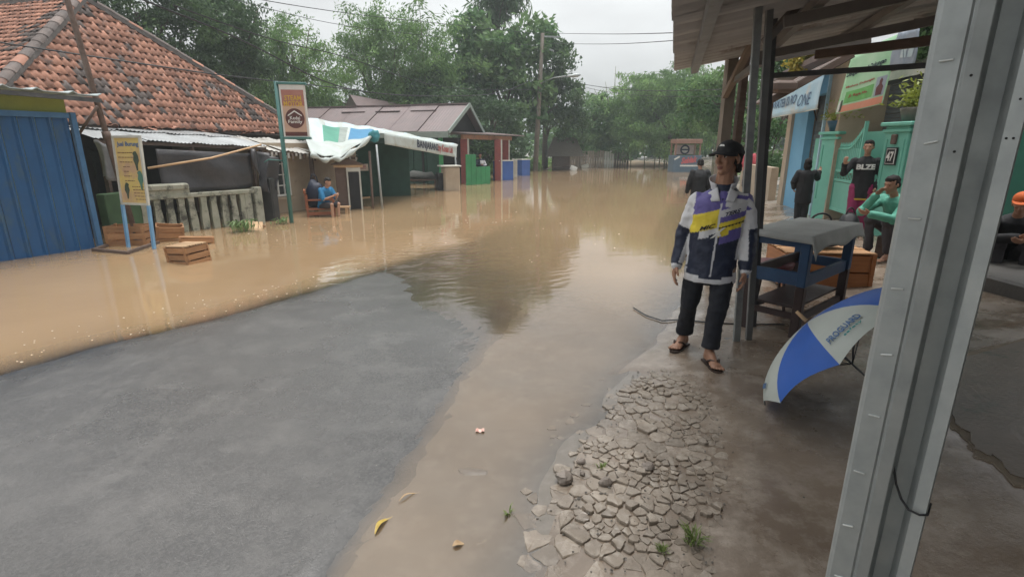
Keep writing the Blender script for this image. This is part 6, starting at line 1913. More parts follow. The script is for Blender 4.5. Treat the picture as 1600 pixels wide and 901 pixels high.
tree("tree", "large leaved green tree beside the utility pole", (-.9, 41, 0), [blob(735, 60, 39, 26, 45), blob(775, 90, 39, 48, 40), blob(720, 105, 39, 34, 30), blob(825, 70, 39.5, 34, 40), blob(790, 150, 39, 70, 35), blob(700, 110, 39, 20, 18), blob(852, 40, 40, 18, 14)], 125, 34, .95, .62, .16, LM_mid, .5, .26, gT, 8)
tree("palm_tree", "dark hanging palm head above the large leaved tree", (-1.6, 43, 0), [blob(775, 6, 42, 26, 22), blob(790, -15, 42, 26, 22)], 24, 34, .9, 1.0, .08, LM_dark, 1.6, .16, None, 9, cat="palm")
tree("tree", "dark round tree just right of the utility pole under the street lamp", (2.6, 42, 0), [blob(872, 115, 40, 26, 40), blob(885, 160, 40, 26, 36), blob(850, 165, 40, 34, 40), blob(865, 85, 40, 14, 18), blob(898, 190, 41, 28, 26)], 90, 44, .65, .32, .10, LM_dark, .5, .22, gT, 10)
tree("tree", "shaded bushy tree behind the brick red pillars", (-2.2, 35, 0), [blob(700, 170, 34, 60, 32), blob(775, 190, 34, 50, 40), blob(660, 140, 35, 40, 30), blob(800, 225, 33, 40, 26), blob(755, 225, 34, 40, 26)], 120, 60, .7, .28, .08, LM_dark, .5, .22, gT, 11)
tree("tree", "low green tree overhanging the plank fence in the distance", (5.8, 48, 0), [blob(925, 185, 46, 40, 28), blob(900, 215, 45, 38, 24), blob(945, 205, 47, 30, 34), blob(935, 155, 47, 16, 10)], 95, 46, .75, .34, .10, LM_mid, .4, .2, gT, 12)
bamboo("huge arching bamboo mass on the far right bank", (14.5, 46, 0), 46, 8.6, (-3.2, -1.5, 0), 4.2, 480, .42, .05, LM_bam, 13)
tree("tree", "dense rounded foliage bank leaning over the far end of the flooded street", (14.5, 46, 0), [blob(1010, 175, 44, 48, 50), blob(1060, 150, 44, 60, 45), blob(1045, 200, 43, 70, 40), blob(1110, 165, 42, 60, 50), blob(985, 205, 44, 28, 36), blob(1090, 115, 44, 34, 18), blob(1000, 140, 45, 26, 16)], 230, 64, .85, .34, .05, LM_bam, .9, .3, gT, 14)
tree("tree", "bright leaved tree hanging behind the kiosk under the canopy edge", (12.0, 29, 0), [blob(1115, 150, 28, 45, 30), blob(1150, 180, 28, 40, 40), blob(1100, 190, 29, 30, 20), blob(1190, 150, 27, 40, 45), blob(1130, 125, 27, 30, 16)], 100, 46, .55, .24, .085, LM_mid, .5, .18, gT, 15)
tree("tree", "dark green tree between the canopy posts and the water shop", (11.3, 21, .2), [blob(1195, 250, 20, 20, 40), blob(1185, 200, 20, 30, 30), blob(1230, 95, 19, 40, 30)], 50, 40, .42, .20, .07, LM_mid, .4, .12, gT, 16)
tree("shrub", "yellow leaved croton glowing above the water shop banner", (7.9, 12.9, .2), [blob(1275, 82, 12.4, 26, 12), blob(1305, 78, 12, 18, 10), blob(1250, 95, 12.4, 12, 8)], 34, 40, .22, .17, .035, LM_yel, .2, .05, None, 17, cat="shrub")
tree("tree", "light leaved tree above the deep roof at the upper right", (9.4, 9.6, .3), [blob(1450, 25, 9.5, 34, 20), blob(1490, 40, 9.5, 36, 22), blob(1435, 70, 9.5, 10, 12)], 40, 40, .28, .13, .04, LM_mid, .4, .08, gT, 18)
# bare bamboo shoots against the sky in the gap
bs2 = root("bare_bamboo", "bare thin bamboo shoots against the pale sky in the street gap", "bamboo", (6.6, 50, 0))
for px0, px1, y1 in ((953, 946, 128), (956, 962, 104), (958, 970, 120), (950, 928, 138)):
    a = D(px0, 190, 50); b = D(px1, y1, 50)
    MB().tube([Vector((a.x, 50, -.2)), a, a.lerp(b, .6) + Vector((.05, 0, 0)), b], [.07, .055, .04, .015], 5).build("culm", m_culm, bs2, True)
# far wood that closes the view behind everything
g = np.random.default_rng(55)
fw = []
for k in range(64):
    a = R(-62 + 124 * k / 63)
    d = 62 + g.uniform(-5, 8)
    x, y = d * math.sin(a), d * math.cos(a)
    hgt = 4.2 + 2.4 * g.uniform() + (1.8 if a < -.15 else 0) + (1.0 if a > .25 else 0) - (1.4 if -.02 < a < .2 else 0)
    fw.append((x, y, hgt * .5, 4.2, 3.0, hgt * .62))
pos, tone = crown_points(fw, 900, 42, 1.1, g, .3)
v, f = leaves_at(pos, .62, .2, .4, g)
o = bpy.data.objects.new("distant_wood", np_mesh("distant_wood", v, f, LM_mid, tone)); put(o, None)
tag(o, "distant wood closing the view behind the houses and the flood", kind="stuff")
# undergrowth along the banks
m_under = LM_mid
fw = []
for k in range(46):
    t = k / 45
    if t < .62:
        y = 30 + 22 * t / .62; x = 0.2 + 4.6 * (y - 30) / 20 - 1.4 + g.uniform(-1.2, .2)
        if y < 33: x -= 1
    else:
        y = 26 + 22 * (t - .62) / .38; x = float(x_bank(y)) + 1.6 + g.uniform(0, 2)
    fw.append((x, y, .35, .8, .7, .45))
pos, tone = crown_points(fw, 300, 26, .38, g, .2)
v, f = leaves_at(pos, .26, .05, -.4, g)
o = bpy.data.objects.new("undergrowth", np_mesh("undergrowth", v, f, LM_bam, tone)); put(o, None)
tag(o, "weeds and low undergrowth along the flooded banks", kind="stuff")

# ---- far end of the street: plank fence, hut, debris, rubbish heap
pf = root("plank_fence", "old plank fence with pale and dark boards at the far left bend of the street", "fence", (4, 44, -.2))
m_gp = mat("grey_planks", (0.30, 0.25, 0.20), (0.22, 0.18, 0.145), rough=.8, var=.3)
for k in range(26):
    px = 884 + 96 * k / 25
    Y = 43.5 + 3 * k / 25
    b = D(px, 262, Y); t = D(px + .5, 236 + rt.uniform(-1.5, 3), Y)
    m_ = m_white if 16 <= k <= 19 else (m_wood_dark if k in (20, 21, 22, 25) else m_gp)
    MB().box((b.x, Y, (t.z - .3) / 2), (.20, .03, t.z + .3), Matrix.Rotation(R(28), 3, 'Z')).build("plank", m_, pf)
a, b = D(884, 245, 43.6), D(980, 245, 46.6)
MB().beam(a, b, .05, .10).build("rail", m_wood_dark, pf)
hut = root("thatched_hut", "small dark thatched hut at the left bank beyond the utility pole", "hut", (3.4, 41, -.2))
a, b = D(858, 238, 40), D(906, 234, 41)
MB().box((a.lerp(b, .4).x, 41, .5), (1.3, 1.2, 1.3), bev=.03).build("wall", m_wood_dark, hut)
c = a.lerp(b, .5); ztop = D(880, 222, 40.5).z
mb = MB(); mb.add([(c.x - 1.4, 39.8, .95), (c.x + 1.4, 39.8, 1.0), (c.x + 1.4, 42.4, 1.0), (c.x - 1.4, 42.4, .95), (c.x - .8, 41, ztop + .4), (c.x + .9, 41, ztop + .35)], [(0, 1, 5, 4), (2, 3, 4, 5), (3, 0, 4), (1, 2, 5), (3, 2, 1, 0)])
mb.build("roof", mat("old_thatch", (0.09, 0.08, 0.06), (0.06, 0.05, 0.04), rough=.95, scale=10, bump=.03, bscale=12), hut)
p = G(872, 266, 0)
mt = MB().sheet(lambda s, t: Vector((p.x + (s - .5) * 1.7, p.y + (t - .3) * 1.6, .05 + .30 * math.sin(s * 2.4) * (1 - t * .4) + .05 * math.sin(s * 9))), 10, 5, .03).build("sheet_of_zinc", m_rust)
tag(mt, "rusty sheet of zinc stranded on the left bank before the hut", "sheet")
p = G(896, 266, 0)
tag(MB().box((p.x, p.y, .12), (.5, .3, .35), Matrix.Rotation(.4, 3, 'Y'), bev=.03).build("white_box", m_white), "white box of rubbish in the water beside the rusty sheet", "box")
p = G(914, 262, 0)
tag(MB().box((p.x, p.y, .1), (.6, .4, .3), Matrix.Rotation(-.3, 3, 'Y'), bev=.03).build("grey_box", m_signframe), "grey box of rubbish in the water right of the white one", "box")
sb = root("sandbank", "pale sandy heap at the far end of the street under the bamboo", "heap", (10, 52, 0))
me = MB().ball((0, 0, 0), (5.5, 1.2, .42), 24, 8); me.v = [tuple(Vector(v) * (1 + .2 * mnoise.noise(Vector(v) * 1.2))) for v in me.v]
o = me.build("mound", mat("sand", (0.40, 0.31, 0.22), (0.3, 0.23, 0.16), rough=.95), None, True); o.parent = sb; o.location = (0, -3.0, .02)

# ---- kiosk on the far right
m_kblue = mat("slate_blue_panel", (0.10, 0.15, 0.20), (0.07, 0.11, 0.155), rough=.5, scale=2)
m_kred = mat("pinkish_red_letters", (0.55, 0.12, 0.13), rough=.5)
m_kbrown = mat("brown_kiosk_board", (0.30, 0.17, 0.12), (0.22, 0.12, 0.09), rough=.6)
ky = 36.0
ka, kb_ = D(1053, 240, ky), D(1097, 240, ky)
kz = lambda py: D(1075, py, ky).z
kk = root("kiosk", "small food kiosk with brown top and slate blue counter at the far right", "kiosk", ((ka.x + kb_.x) / 2, ky + .6, -.2))
kx = (ka.x + kb_.x) / 2; kw = kb_.x - ka.x
MB().box((kx, ky + .6, (kz(243) - .4) / 2), (kw, 1.2, kz(243) + .4), bev=.02).build("counter", m_kblue, kk)
MB().box((kx, ky + .55, kz(221)), (kw * .92, 1.35, kz(218) - kz(225)), bev=.02).build("roof_board", m_kbrown, kk)
for s in (-1, 1):
    for d in (.1, 1.1): MB().box((kx + s * kw * .43, ky + d, (kz(225) + kz(243)) / 2), (.09, .09, kz(225) - kz(243))).build("post", m_kbrown, kk)
MB().box((kx, ky + .9, (kz(226) + kz(242)) / 2), (kw * .70, .05, (kz(226) - kz(242)) * .95)).build("back_board", mat("pale_pink_board", (0.50, 0.40, 0.37), rough=.5), kk)
c = Vector((kx + .05, ky + .86, kz(234)))
for r0, m_, dd in ((.33, m_lt_navy, 0), (.22, m_signframe, .008)):
    MB().add([c + Vector((r0 * math.cos(t), -dd, r0 * math.sin(t))) for t in [i * math.pi / 12 for i in range(24)]], [tuple(range(24))]).build("round_logo", m_, kk)
MB().box((c.x, c.y - .014, c.z), (.5, .01, .10)).build("logo_band", m_lt_navy, kk)
lettering("Seblak", m_kred, kk, (kx + .12, ky - .006, kz(250)), (1, 0, .12), (0, 0, 1), .42, 1.1, bold=.05, shear=.25)
MB().box((kx + .12, ky - .004, kz(259)), (1.2, .012, .10)).build("white_stripe", m_ink_white, kk)
MB().box((kx - .72, ky - .004, kz(247)), (.40, .012, .10), Matrix.Rotation(-.5, 3, 'Y')).build("white_stripe", m_ink_white, kk)
# pale kerb wall on the right bank behind the posts
p = D(1180, 285, 17); 
tag(MB().beam((8.6, 19.5, .55), (7.6, 15.2, .55), .2, 1.0).build("low_pale_wall", m_beige), "low pale wall running along the right bank towards the water shop", "wall")
# ================================================================== PEOPLE
from mathutils.bvhtree import BVHTree
_tmp = bpy.data.scenes.new("remesh_scratch")
def remeshed(mb, voxel, name, mats, smooth_it=4, smooth=True):
    me0 = mb.mesh(name, mats)
    ob = bpy.data.objects.new(name, me0)
    _tmp.collection.objects.link(ob)
    m = ob.modifiers.new("r", 'REMESH'); m.mode = 'VOXEL'; m.voxel_size = voxel
    s = ob.modifiers.new("s", 'SMOOTH'); s.factor = .5; s.iterations = smooth_it
    vl = _tmp.view_layers[0]; vl.update()
    dg = vl.depsgraph
    me = bpy.data.meshes.new_from_object(ob.evaluated_get(dg))
    me.name = name
    bpy.data.objects.remove(ob); bpy.data.meshes.remove(me0)
    me.materials.clear()
    for q in (mats if isinstance(mats, (list, tuple)) else [mats]): me.materials.append(q)
    me.polygons.foreach_set("use_smooth", [smooth] * len(me.polygons))
    return me
def limb(mb, pts, rads, n=12):
    mb.tube(pts, rads, n)
    for p, r in zip(pts, rads): mb.ball(p, r * .995, n, 8)
def loft(mb, rings, n=20):
    vs, fs = [], []
    for c, r_, f_, rx, ry in rings:
        for k in range(n):
            t = 2 * math.pi * k / n
            vs.append(Vector(c) + r_ * (rx * math.cos(t)) + f_ * (ry * math.sin(t)))
    for i in range(len(rings) - 1):
        for k in range(n):
            j = (k + 1) % n
            fs.append((i * n + k, i * n + j, i * n + n + j, i * n + n + k))
    fs.append(tuple(range(n - 1, -1, -1))); b = (len(rings) - 1) * n; fs.append(tuple(range(b, b + n)))
    mb.add(vs, fs)
UP = Vector((0, 0, 1))
def head_prims(mb, c, f, s=1.0, up=UP):
    f = f.normalized(); r_ = f.cross(up).normalized(); u = r_.cross(f).normalized()
    M3 = Matrix((r_, f, u)).transposed()
    def B(p, r): mb.ball(c + M3 @ (Vector(p) * s), tuple(q * s for q in r), 16, 12, M3)
    B((0, -.012, .038), (.073, .092, .080)); B((0, .020, -.035), (.056, .066, .078)); B((0, .012, .0), (.066, .078, .07))
    B((0, .060, -.092), (.026, .022, .020)); B((0, .074, .032), (.052, .016, .011))
    B((.034, .064, -.022), (.020, .018, .020)); B((-.034, .064, -.022), (.020, .018, .020))
    B((0, .083, -.056), (.022, .011, .006)); B((0, .081, -.067), (.020, .011, .007))
    B((.075, -.008, -.006), (.010, .020, .031)); B((-.075, -.008, -.006), (.010, .020, .031))
    a = lambda p: c + M3 @ (Vector(p) * s)
    limb(mb, [a((0, .080, .020)), a((0, .096, -.008)), a((0, .104, -.030))], [.008 * s, .010 * s, .014 * s], 8)
    B((.011, .094, -.034), (.009, .010, .008)); B((-.011, .094, -.034), (.009, .010, .008))
    return M3
def hand_prims(mb, w, d, thumb, palm, s=1.0, curl=.55):
    d = d.normalized(); t_ = (thumb - d * thumb.dot(d)).normalized(); n_ = d.cross(t_).normalized()
    if n_.dot(palm) < 0: n_ = -n_
    M3 = Matrix((t_, d, n_)).transposed()
    mb.ball(w + d * (.045 * s), (.040 * s, .054 * s, .017 * s), 12, 8, M3)
    mb.ball(w + d * (.02 * s) + t_ * (.018 * s) + n_ * (.004 * s), (.022 * s, .032 * s, .018 * s), 10, 7, M3)
    for k, (o, L) in enumerate(((.029, .068), (.010, .078), (-.010, .073), (-.029, .056))):
        b = w + d * (.084 * s - .006 * s * abs(k - 1.2)) + t_ * (o * s)
        pts = [b]; dd = d.copy(); ang = curl * (.7 + .18 * k)
        spread = t_ * (o * .9)
        for q, fr in enumerate((.45, .32, .23)):
            dd = (dd * math.cos(ang * (.6 if q == 0 else 1)) + n_ * math.sin(ang * (.6 if q == 0 else 1))).normalized()
            n2 = n_
            pts.append(pts[-1] + (dd + spread) * (L * fr * s))
        limb(mb, pts, [.0092 * s, .0088 * s, .0082 * s, .0072 * s], 8)
    tb0 = w + d * (.018 * s) + t_ * (.030 * s)
    td = (d * .75 + t_ * .62 + n_ * .25).normalized()
    limb(mb, [tb0, tb0 + td * (.034 * s), tb0 + (td * .034 + (d * .9 + t_ * .2 + n_ * .35).normalized() * .030) * s], [.013 * s, .0105 * s, .0085 * s], 8)
def foot_prims(mb, heel, toe, side, s=1.0):
    d = (toe - heel); L = d.length; d = d.normalized(); r_ = d.cross(UP).normalized()
    k = L / .25
    M3 = Matrix((r_, d, UP)).transposed()
    mb.ball(heel + d * (.030 * k) + UP * (.032 * k), (.031 * k, .036 * k, .032 * k), 12, 8, M3)
    mb.ball(heel + d * (.10 * k) + UP * (.034 * k), (.034 * k, .075 * k, .032 * k), 12, 8, M3)
    mb.ball(heel + d * (.165 * k) + UP * (.021 * k), (.044 * k, .048 * k, .020 * k), 12, 8, M3)
    limb(mb, [heel + d * (.055 * k) + UP * (.085 * k), heel + d * (.11 * k) + UP * (.055 * k), heel + d * (.16 * k) + UP * (.028 * k)], [.034 * k, .032 * k, .020 * k], 10)
    for i, (o, ext, rr) in enumerate(((-.030, .245, .0125), (-.010, .240, .0095), (.007, .232, .009), (.022, .222, .0085), (.035, .208, .008))):
        o *= side
        limb(mb, [heel + d * (.185 * k) + r_ * (o * k) + UP * (.017 * k), heel + d * ((ext - .01) * k) + r_ * (o * 1.1 * k) + UP * (.0135 * k)], [rr * k, rr * k * .95], 8)
def wrinkle(me, amp, sc, seed=0, where=None):
    n = len(me.vertices)
    co = np.empty(n * 3, dtype=np.float32); me.vertices.foreach_get("co", co); co = co.reshape(-1, 3)
    nr = np.empty(n * 3, dtype=np.float32); me.vertex_normals.foreach_get("vector", nr); nr = nr.reshape(-1, 3)
    d = np.zeros(n, dtype=np.float32)
    for i in range(n):
        x, y, z = (float(q) for q in co[i])
        a = amp if where is None else amp * where(Vector((x, y, z)))
        d[i] = a * (mnoise.noise(Vector((x * sc, y * sc, z * sc * .8 + seed))) + .6 * mnoise.noise(Vector((x * sc * 2.3 + 5, y * sc * 2.3, z * sc * 2.6 + seed))))
    co += nr * d[:, None]
    me.vertices.foreach_set("co", co.ravel())
    me.update()
def paint(me, fn):
    mi = [0] * len(me.polygons)
    for i, p in enumerate(me.polygons): mi[i] = fn(p.center, p.normal)
    me.polygons.foreach_set("material_index", mi)
def attach(me, nm, parent, base):
    me.transform(Matrix.Translation(-Vector(base)))
    o = bpy.data.objects.new(nm, me)
    return put(o, parent)

m_skin = mat("brown_skin", (0.34, 0.185, 0.12), (0.28, 0.145, 0.09), rough=.48, scale=9, spec=.4)
m_skin2 = mat("light_brown_skin", (0.42, 0.24, 0.16), (0.36, 0.20, 0.13), rough=.5, scale=9)
m_lip = mat("lip", (0.22, 0.085, 0.07), rough=.45)
m_hair = mat("black_hair", (0.012, 0.010, 0.010), (0.022, 0.018, 0.016), rough=.7, spec=.2, scale=60, stretch=(1, 1, .15), bump=.002, bscale=120)
m_eye_w = mat("eye_white", (0.62, 0.60, 0.56), rough=.25)
m_eye_b = mat("eye_dark", (0.012, 0.008, 0.007), rough=.2)
m_navy = mat("navy_fabric", (0.016, 0.022, 0.045), (0.010, 0.014, 0.030), rough=.55, scale=20)
m_trous = mat("black_trouser_cloth", (0.013, 0.015, 0.022), (0.009, 0.010, 0.014), rough=.8, scale=25)
m_jwhite = mat("off_white_fabric", (0.56, 0.56, 0.57), (0.48, 0.48, 0.50), rough=.55, scale=12)
m_jpurple = mat("purple_fabric", (0.115, 0.095, 0.29), (0.09, 0.075, 0.23), rough=.55, scale=12)
m_jyellow = mat("yellow_fabric", (0.68, 0.54, 0.045), (0.60, 0.47, 0.04), rough=.55, scale=12)
m_sole = mat("dark_rubber", (0.03, 0.018, 0.014), (0.05, 0.03, 0.022), rough=.6)

# ------------------------------------------------------------ the man in the racing jacket
gm = .055
heelL, toeL = G(1072, 533, gm), G(1050, 546, gm)
heelR, toeR = G(1102, 561, gm), G(1135, 592, gm)
def relen(h, t, L):
    d = (t - h); d.z = 0; return h + d.normalized() * L
for q_ in (heelL, heelR): q_.z = gz(q_.x, q_.y) + .018
toeL, toeR = relen(heelL, toeL, .245), relen(heelR, toeR, .245)
toeL.z, toeR.z = heelL.z, heelR.z
man_base = Vector(((heelL.x + heelR.x) / 2, (heelL.y + heelR.y) / 2, gz(1.5, 3.7)))
man = root("person", "man in black cap and purple, yellow and navy jacket standing in sandals", "person", man_base)
tf = Vector((-.33, -.944, 0)).normalized(); tr_v = Vector((.944, -.33, 0)).normalized()      # torso forward, and to the viewer's right
pel = D(1111, 412, 3.73); che = D(1121, 335, 3.74); nck = D(1130, 293, 3.75); hed = D(1138, 248, 3.72)
shL, shR = nck - tr_v * .158 + Vector((0, 0, -.098)), nck + tr_v * .158 + Vector((0, 0, -.102))
elL, elR = D(1069, 362, 3.86), D(1171, 366, 3.66)
wrL, wrR = D(1056, 414, 3.80), D(1164, 424, 3.60)
hpL, hpR = pel - tr_v * .095 - Vector((0, 0, .03)), pel + tr_v * .095 - Vector((0, 0, .03))
anL, anR = heelL + (toeL - heelL) * .20 + UP * .085, heelR + (toeR - heelR) * .20 + UP * .085
knL, knR = hpL.lerp(anL, .50) + tf * .05 + Vector((-.01, 0, 0)), hpR.lerp(anR, .50) + tf * .05
hf = (tf * math.cos(R(40)) - tr_v * math.sin(R(40)) + Vector((0, 0, .03))).normalized()
body = MB()
TRINGS = [(pel - UP * .10, .150, .105), (pel, .165, .120), (pel.lerp(che, .35), .150, .108), (pel.lerp(che, .75), .165, .115), (che, .178, .120), (che.lerp(nck, .55), .165, .105), (nck - UP * .035, .12, .08), (nck, .055, .055)]
loft(body, [(c, tr_v, -tf, a * .93, b * .9) for c, a, b in TRINGS])
limb(body, [nck - UP * .04, nck.lerp(hed, .5), hed - UP * .05 - hf * .02], [.064, .060, .056])
hM = head_prims(body, hed, hf)
for s_, e_2, w_, th, pm in ((shL, elL, wrL, tf, tr_v), (shR, elR, wrR, tf, -tr_v)):
    limb(body, [s_, s_.lerp(e_2, .5), e_2, e_2.lerp(w_, .4), w_], [.052, .045, .038, .036, .026])
    dd = (w_ - e_2).normalized(); dd = (dd + Vector((0, 0, -.5))).normalized()
    hand_prims(body, w_, dd, th + pm * .2, pm + tf * -.2, 1.0, .5)
for h_, k_2, a_2, hl, to, sd_ in ((hpL, knL, anL, heelL, toeL, -1), (hpR, knR, anR, heelR, toeR, 1)):
    limb(body, [h_, h_.lerp(k_2, .5), k_2, k_2.lerp(a_2, .35), a_2], [.080, .068, .052, .052, .034])
    limb(body, [a_2, hl + (to - hl) * .18 + UP * .05], [.034, .036])
    foot_prims(body, hl, to, sd_)
me = remeshed(body, .0048, "body", [m_skin, m_lip], 3)
def lipfn(c, n_):
    q = hM.transposed() @ (c - hed)
    return 1 if (abs(q.x) < .021 and -.071 < q.z < -.052 and q.y > .077) else 0
paint(me, lipfn)
attach(me, "body", man, man_base)
def headbit(parts, nm, m, fn=None, vox=None):
    mb = MB()
    for p, r in parts: mb.ball(hed + hM @ Vector(p), r, 12, 8, hM)
    return mb.build(nm, m, man, True)
for sx_ in (-1, 1):
    e_o = headbit([((sx_ * .030, .0735, .012), (.0135, .010, .0078))], "eye", m_eye_w)
    mb = MB(); mb.ball(hed + hM @ Vector((sx_ * .030 - .002, .0815, .012)), (.0065, .004, .0068), 10, 6, hM); mb.build("iris", m_eye_b, e_o, True)
    a_, b_ = hed + hM @ Vector((sx_ * .012, .087, .030)), hed + hM @ Vector((sx_ * .048, .075, .032))
    mm_ = a_.lerp(b_, .5) + hM @ Vector((0, .004, .006))
    MB().tube([a_, mm_, b_], [.0035, .0045, .003], 6).build("eyebrow", m_hair, man, True)
    MB().tube([hed + hM @ Vector((sx_ * (.030 + .013 * math.cos(t)), .0805 - .004 * abs(math.cos(t)), .014 + .006 * math.sin(t))) for t in [i * math.pi / 6 for i in range(7)]], .002, 5).build("eyelid", m_hair, man, True)
hb = MB()
for p, r in (((0, -.040, .030), (.079, .072, .085)), ((.066, -.020, -.015), (.016, .040, .040)), ((-.066, -.020, -.015), (.016, .040, .040)), ((0, -.075, -.045), (.060, .032, .045)), ((.060, -.05, -.06), (.018, .03, .035)), ((-.060, -.05, -.06), (.018, .03, .035)), ((0, -.02, .045), (.076, .088, .066))):
    hb.ball(hed + hM @ Vector(p), r, 14, 10, hM)
me = remeshed(hb, .006, "hair", m_hair, 2); wrinkle(me, .006, 45); attach(me, "hair", man, man_base)
# cap
m_cap = mat("black_cap_cloth", (0.012, 0.012, 0.013), (0.018, 0.018, 0.02), rough=.75, scale=40)
cb_ = MB()
vs = []
for j in range(9):
    t = j / 8 * math.pi / 2
    for k in range(24):
        a = 2 * math.pi * k / 24
        rx, ry_2 = .085 * math.cos(t) ** .72, .103 * math.cos(t) ** .72
        vs.append(hed + hM @ Vector((rx * math.cos(a), -.010 + ry_2 * math.sin(a), 0.036 + .086 * math.sin(t) + .006 * math.sin(a))))
fs = [(j * 24 + k, j * 24 + (k + 1) % 24, j * 24 + 24 + (k + 1) % 24, j * 24 + 24 + k) for j in range(8) for k in range(24)]
cb_.add(vs, fs)
capo = cb_.build("cap", m_cap, man, True)
def brim(s, t):
    a = math.pi * (.06 + .88 * s)
    r0x, r0y = .086, .100
    x = math.cos(a) * r0x; y = -.010 + math.sin(a) * r0y
    ext = .078 * math.sin(a) ** .7 * t
    return hed + hM @ Vector((x * (1 + .12 * t), y + ext, .046 - .020 * t * math.sin(a) - .028 * abs(math.cos(a)) ** 2 * t))
MB().sheet(brim, 20, 6, .004).build("brim", m_cap, capo, True)
MB().ball(hed + hM @ Vector((0, -.010, .123)), .008, 8, 6).build("button", m_cap, capo, True)
MB().add([hed + hM @ Vector(p) for p in ((-.022, .0835, .082), (.022, .0835, .082), (.016, .078, .096), (-.012, .079, .094))], [(0, 1, 2, 3)]).build("cap_logo", m_ink_white, capo)
# jacket
jk = MB()
hemz = .035
JR = [(pel - UP * (.125), .186, .142), (pel - UP * .09, .184, .142), (pel - UP * .03, .176, .136), (pel.lerp(che, .3), .177, .134), (pel.lerp(che, .7), .182, .134), (che, .190, .136), (che.lerp(nck, .50), .198, .122), (nck - UP * .045, .150, .10), (nck - UP * .015, .095, .08), (nck + UP * .028, .068, .068)]
loft(jk, [(c, tr_v, -tf, a, b) for c, a, b in JR], 28)
limb(jk, [shL, shL.lerp(elL, .5), elL, elL.lerp(wrL, .5), wrL - (wrL - elL).normalized() * .01], [.064, .063, .059, .053, .043])
limb(jk, [shR, shR.lerp(elR, .5), elR, elR.lerp(wrR, .5), wrR - (wrR - elR).normalized() * .01], [.064, .063, .059, .053, .043])
me = remeshed(jk, .0065, "jacket", [m_navy, m_jwhite, m_jpurple, m_jyellow, m_black], 7)
def armdist(c, a, b):
    t = max(0, min(1, (c - a).dot(b - a) / (b - a).length_squared)); return (c - a.lerp(b, t)).length, t
def is_arm(c):
    best = None
    for side, s_, e_2, w_ in ((-1, shL, elL, wrL), (1, shR, elR, wrR)):
        d1, t1 = armdist(c, s_, e_2); d2, t2 = armdist(c, e_2, w_)
        d, t = (d1, t1 * .5) if d1 < d2 else (d2, .5 + t2 * .5)
        if best is None or d < best[0]: best = (d, t, side)
    ax = (c - pel).dot(tr_v) - (c.z - pel.z) * (nck - pel).dot(tr_v) / (nck.z - pel.z)
    if best[0] < .088 and (abs(ax) > .172 or (abs(ax) > .15 and best[1] > .3)): return best
    return None
def jx(c): return (c - pel).dot(tr_v) - (c.z - pel.z) * (nck - pel).dot(tr_v) / (nck.z - pel.z)
def wr_where(c):
    return .6 + (1.2 if is_arm(c) else .3)
wrinkle(me, .009, 8, 3, wr_where); wrinkle(me, .003, 22, 6)
def jpaint(c, n_):
    a = is_arm(c)
    if a:
        d, t, side = a
        if t > .965: return 1 if t > .985 else 0
        if side < 0:
            outer = (c - shL.lerp(wrL, t)).dot(-tr_v)
            if t < .40: return 2 if (t < .10 and outer < .02) else 1
            return 0 if outer > -.012 else 1
        outer = (c - shR.lerp(wrR, t)).dot(tr_v)
        if t < .12: return 2 if (c.x * 7 + c.z * 9) % 1 < .5 else 1
        if t > .86: return 0
        return 0 if (outer > .018 and t > .42) else 1
    if c.z > nck.z - .02: return 0
    x = jx(c); z = c.z; front = n_.dot(tf) > -.15
    if z < pel.z - .088: return 1
    if z < pel.z - .068: return 0 if abs(x) < .08 else (1 if front else 0)
    if not front: return 0 if z < 1.05 else 2
    if abs(x) < .0065 and z < nck.z - .10: return 1
    zz = z + x * .28 if x < 0 else z - x * .22
    if x < 0:
        q = z - x * .25 * -1
        base_ = z + x * -.0
        k = z - (.30 * x)                      # bands rise to the viewer's right
        if k > 1.185: return 2
        if k > 1.055: return 3 if not (1.075 < k < 1.095 and x > -.13) else 3
        if k > 1.015 and x > -.10: return 1
        if k > 1.0 and x < -.05 and x > -.12: return 1
        return 0
    k = z - .30 * x
    if k > 1.175: return 1 if (x > .03 and (k * 11 + x * 5) % 1 > .28) else 2
    if k > 1.125: return 1
    if k > 1.085: return 2
    if k > 1.055: return 3
    if k > 1.045: return 4
    if k > 1.015: return 3
    if k > .985 and x < .075: return 3
    if k > .93 and x > .02: return 2
    return 0
JC = [(0.016, 0.022, 0.045), (0.56, 0.56, 0.57), (0.115, 0.095, 0.29), (0.68, 0.54, 0.045), (0.012, 0.012, 0.014)]
ca = me.attributes.new("print", 'FLOAT_COLOR', 'POINT')
ca.data.foreach_set("color", [q for v in me.vertices for q in (*JC[jpaint(v.co, v.normal)], 1.0)])
m_jacket = mat("printed_jacket_fabric", (0.5, 0.5, 0.5), rough=.55, bump=.0006, bscale=300)
_n = m_jacket.node_tree; _at = _n.nodes.new("ShaderNodeAttribute"); _at.attribute_name = "print"
_n.links.new(_at.outputs["Color"], _n.nodes["Principled BSDF"].inputs["Base Color"])
me.materials.clear(); me.materials.append(m_jacket)
bvh = BVHTree.FromPolygons([v.co.copy() for v in me.vertices], [tuple(p.vertices) for p in me.polygons])
jo = attach(me, "jacket", man, man_base)
def on_jacket(P, lift=.004):
    hit = bvh.ray_cast(P + tf * .5, -tf)
    return (hit[0] + tf * lift) if hit[0] is not None else P + tf * .15
def jtext(txt, x, z, w, h, m, bold=.03, shear=.3, slope=.30):
    c0 = pel + (nck - pel) * ((z - pel.z) / (nck.z - pel.z)); c0 = c0 + tr_v * x
    lettering(txt, m, jo, (0, 0, 0), (1, 0, 0), (0, 0, 1), h, w, bold=bold, shear=shear, warp=lambda a, b, c: on_jacket(c0 + tr_v * a + UP * (b + a * slope), .004 + c))
jtext("MIC", -.070, 1.055, .105, .030, m_black)
jtext("TERS", .085, 1.165, .10, .026, m_lt_navy)
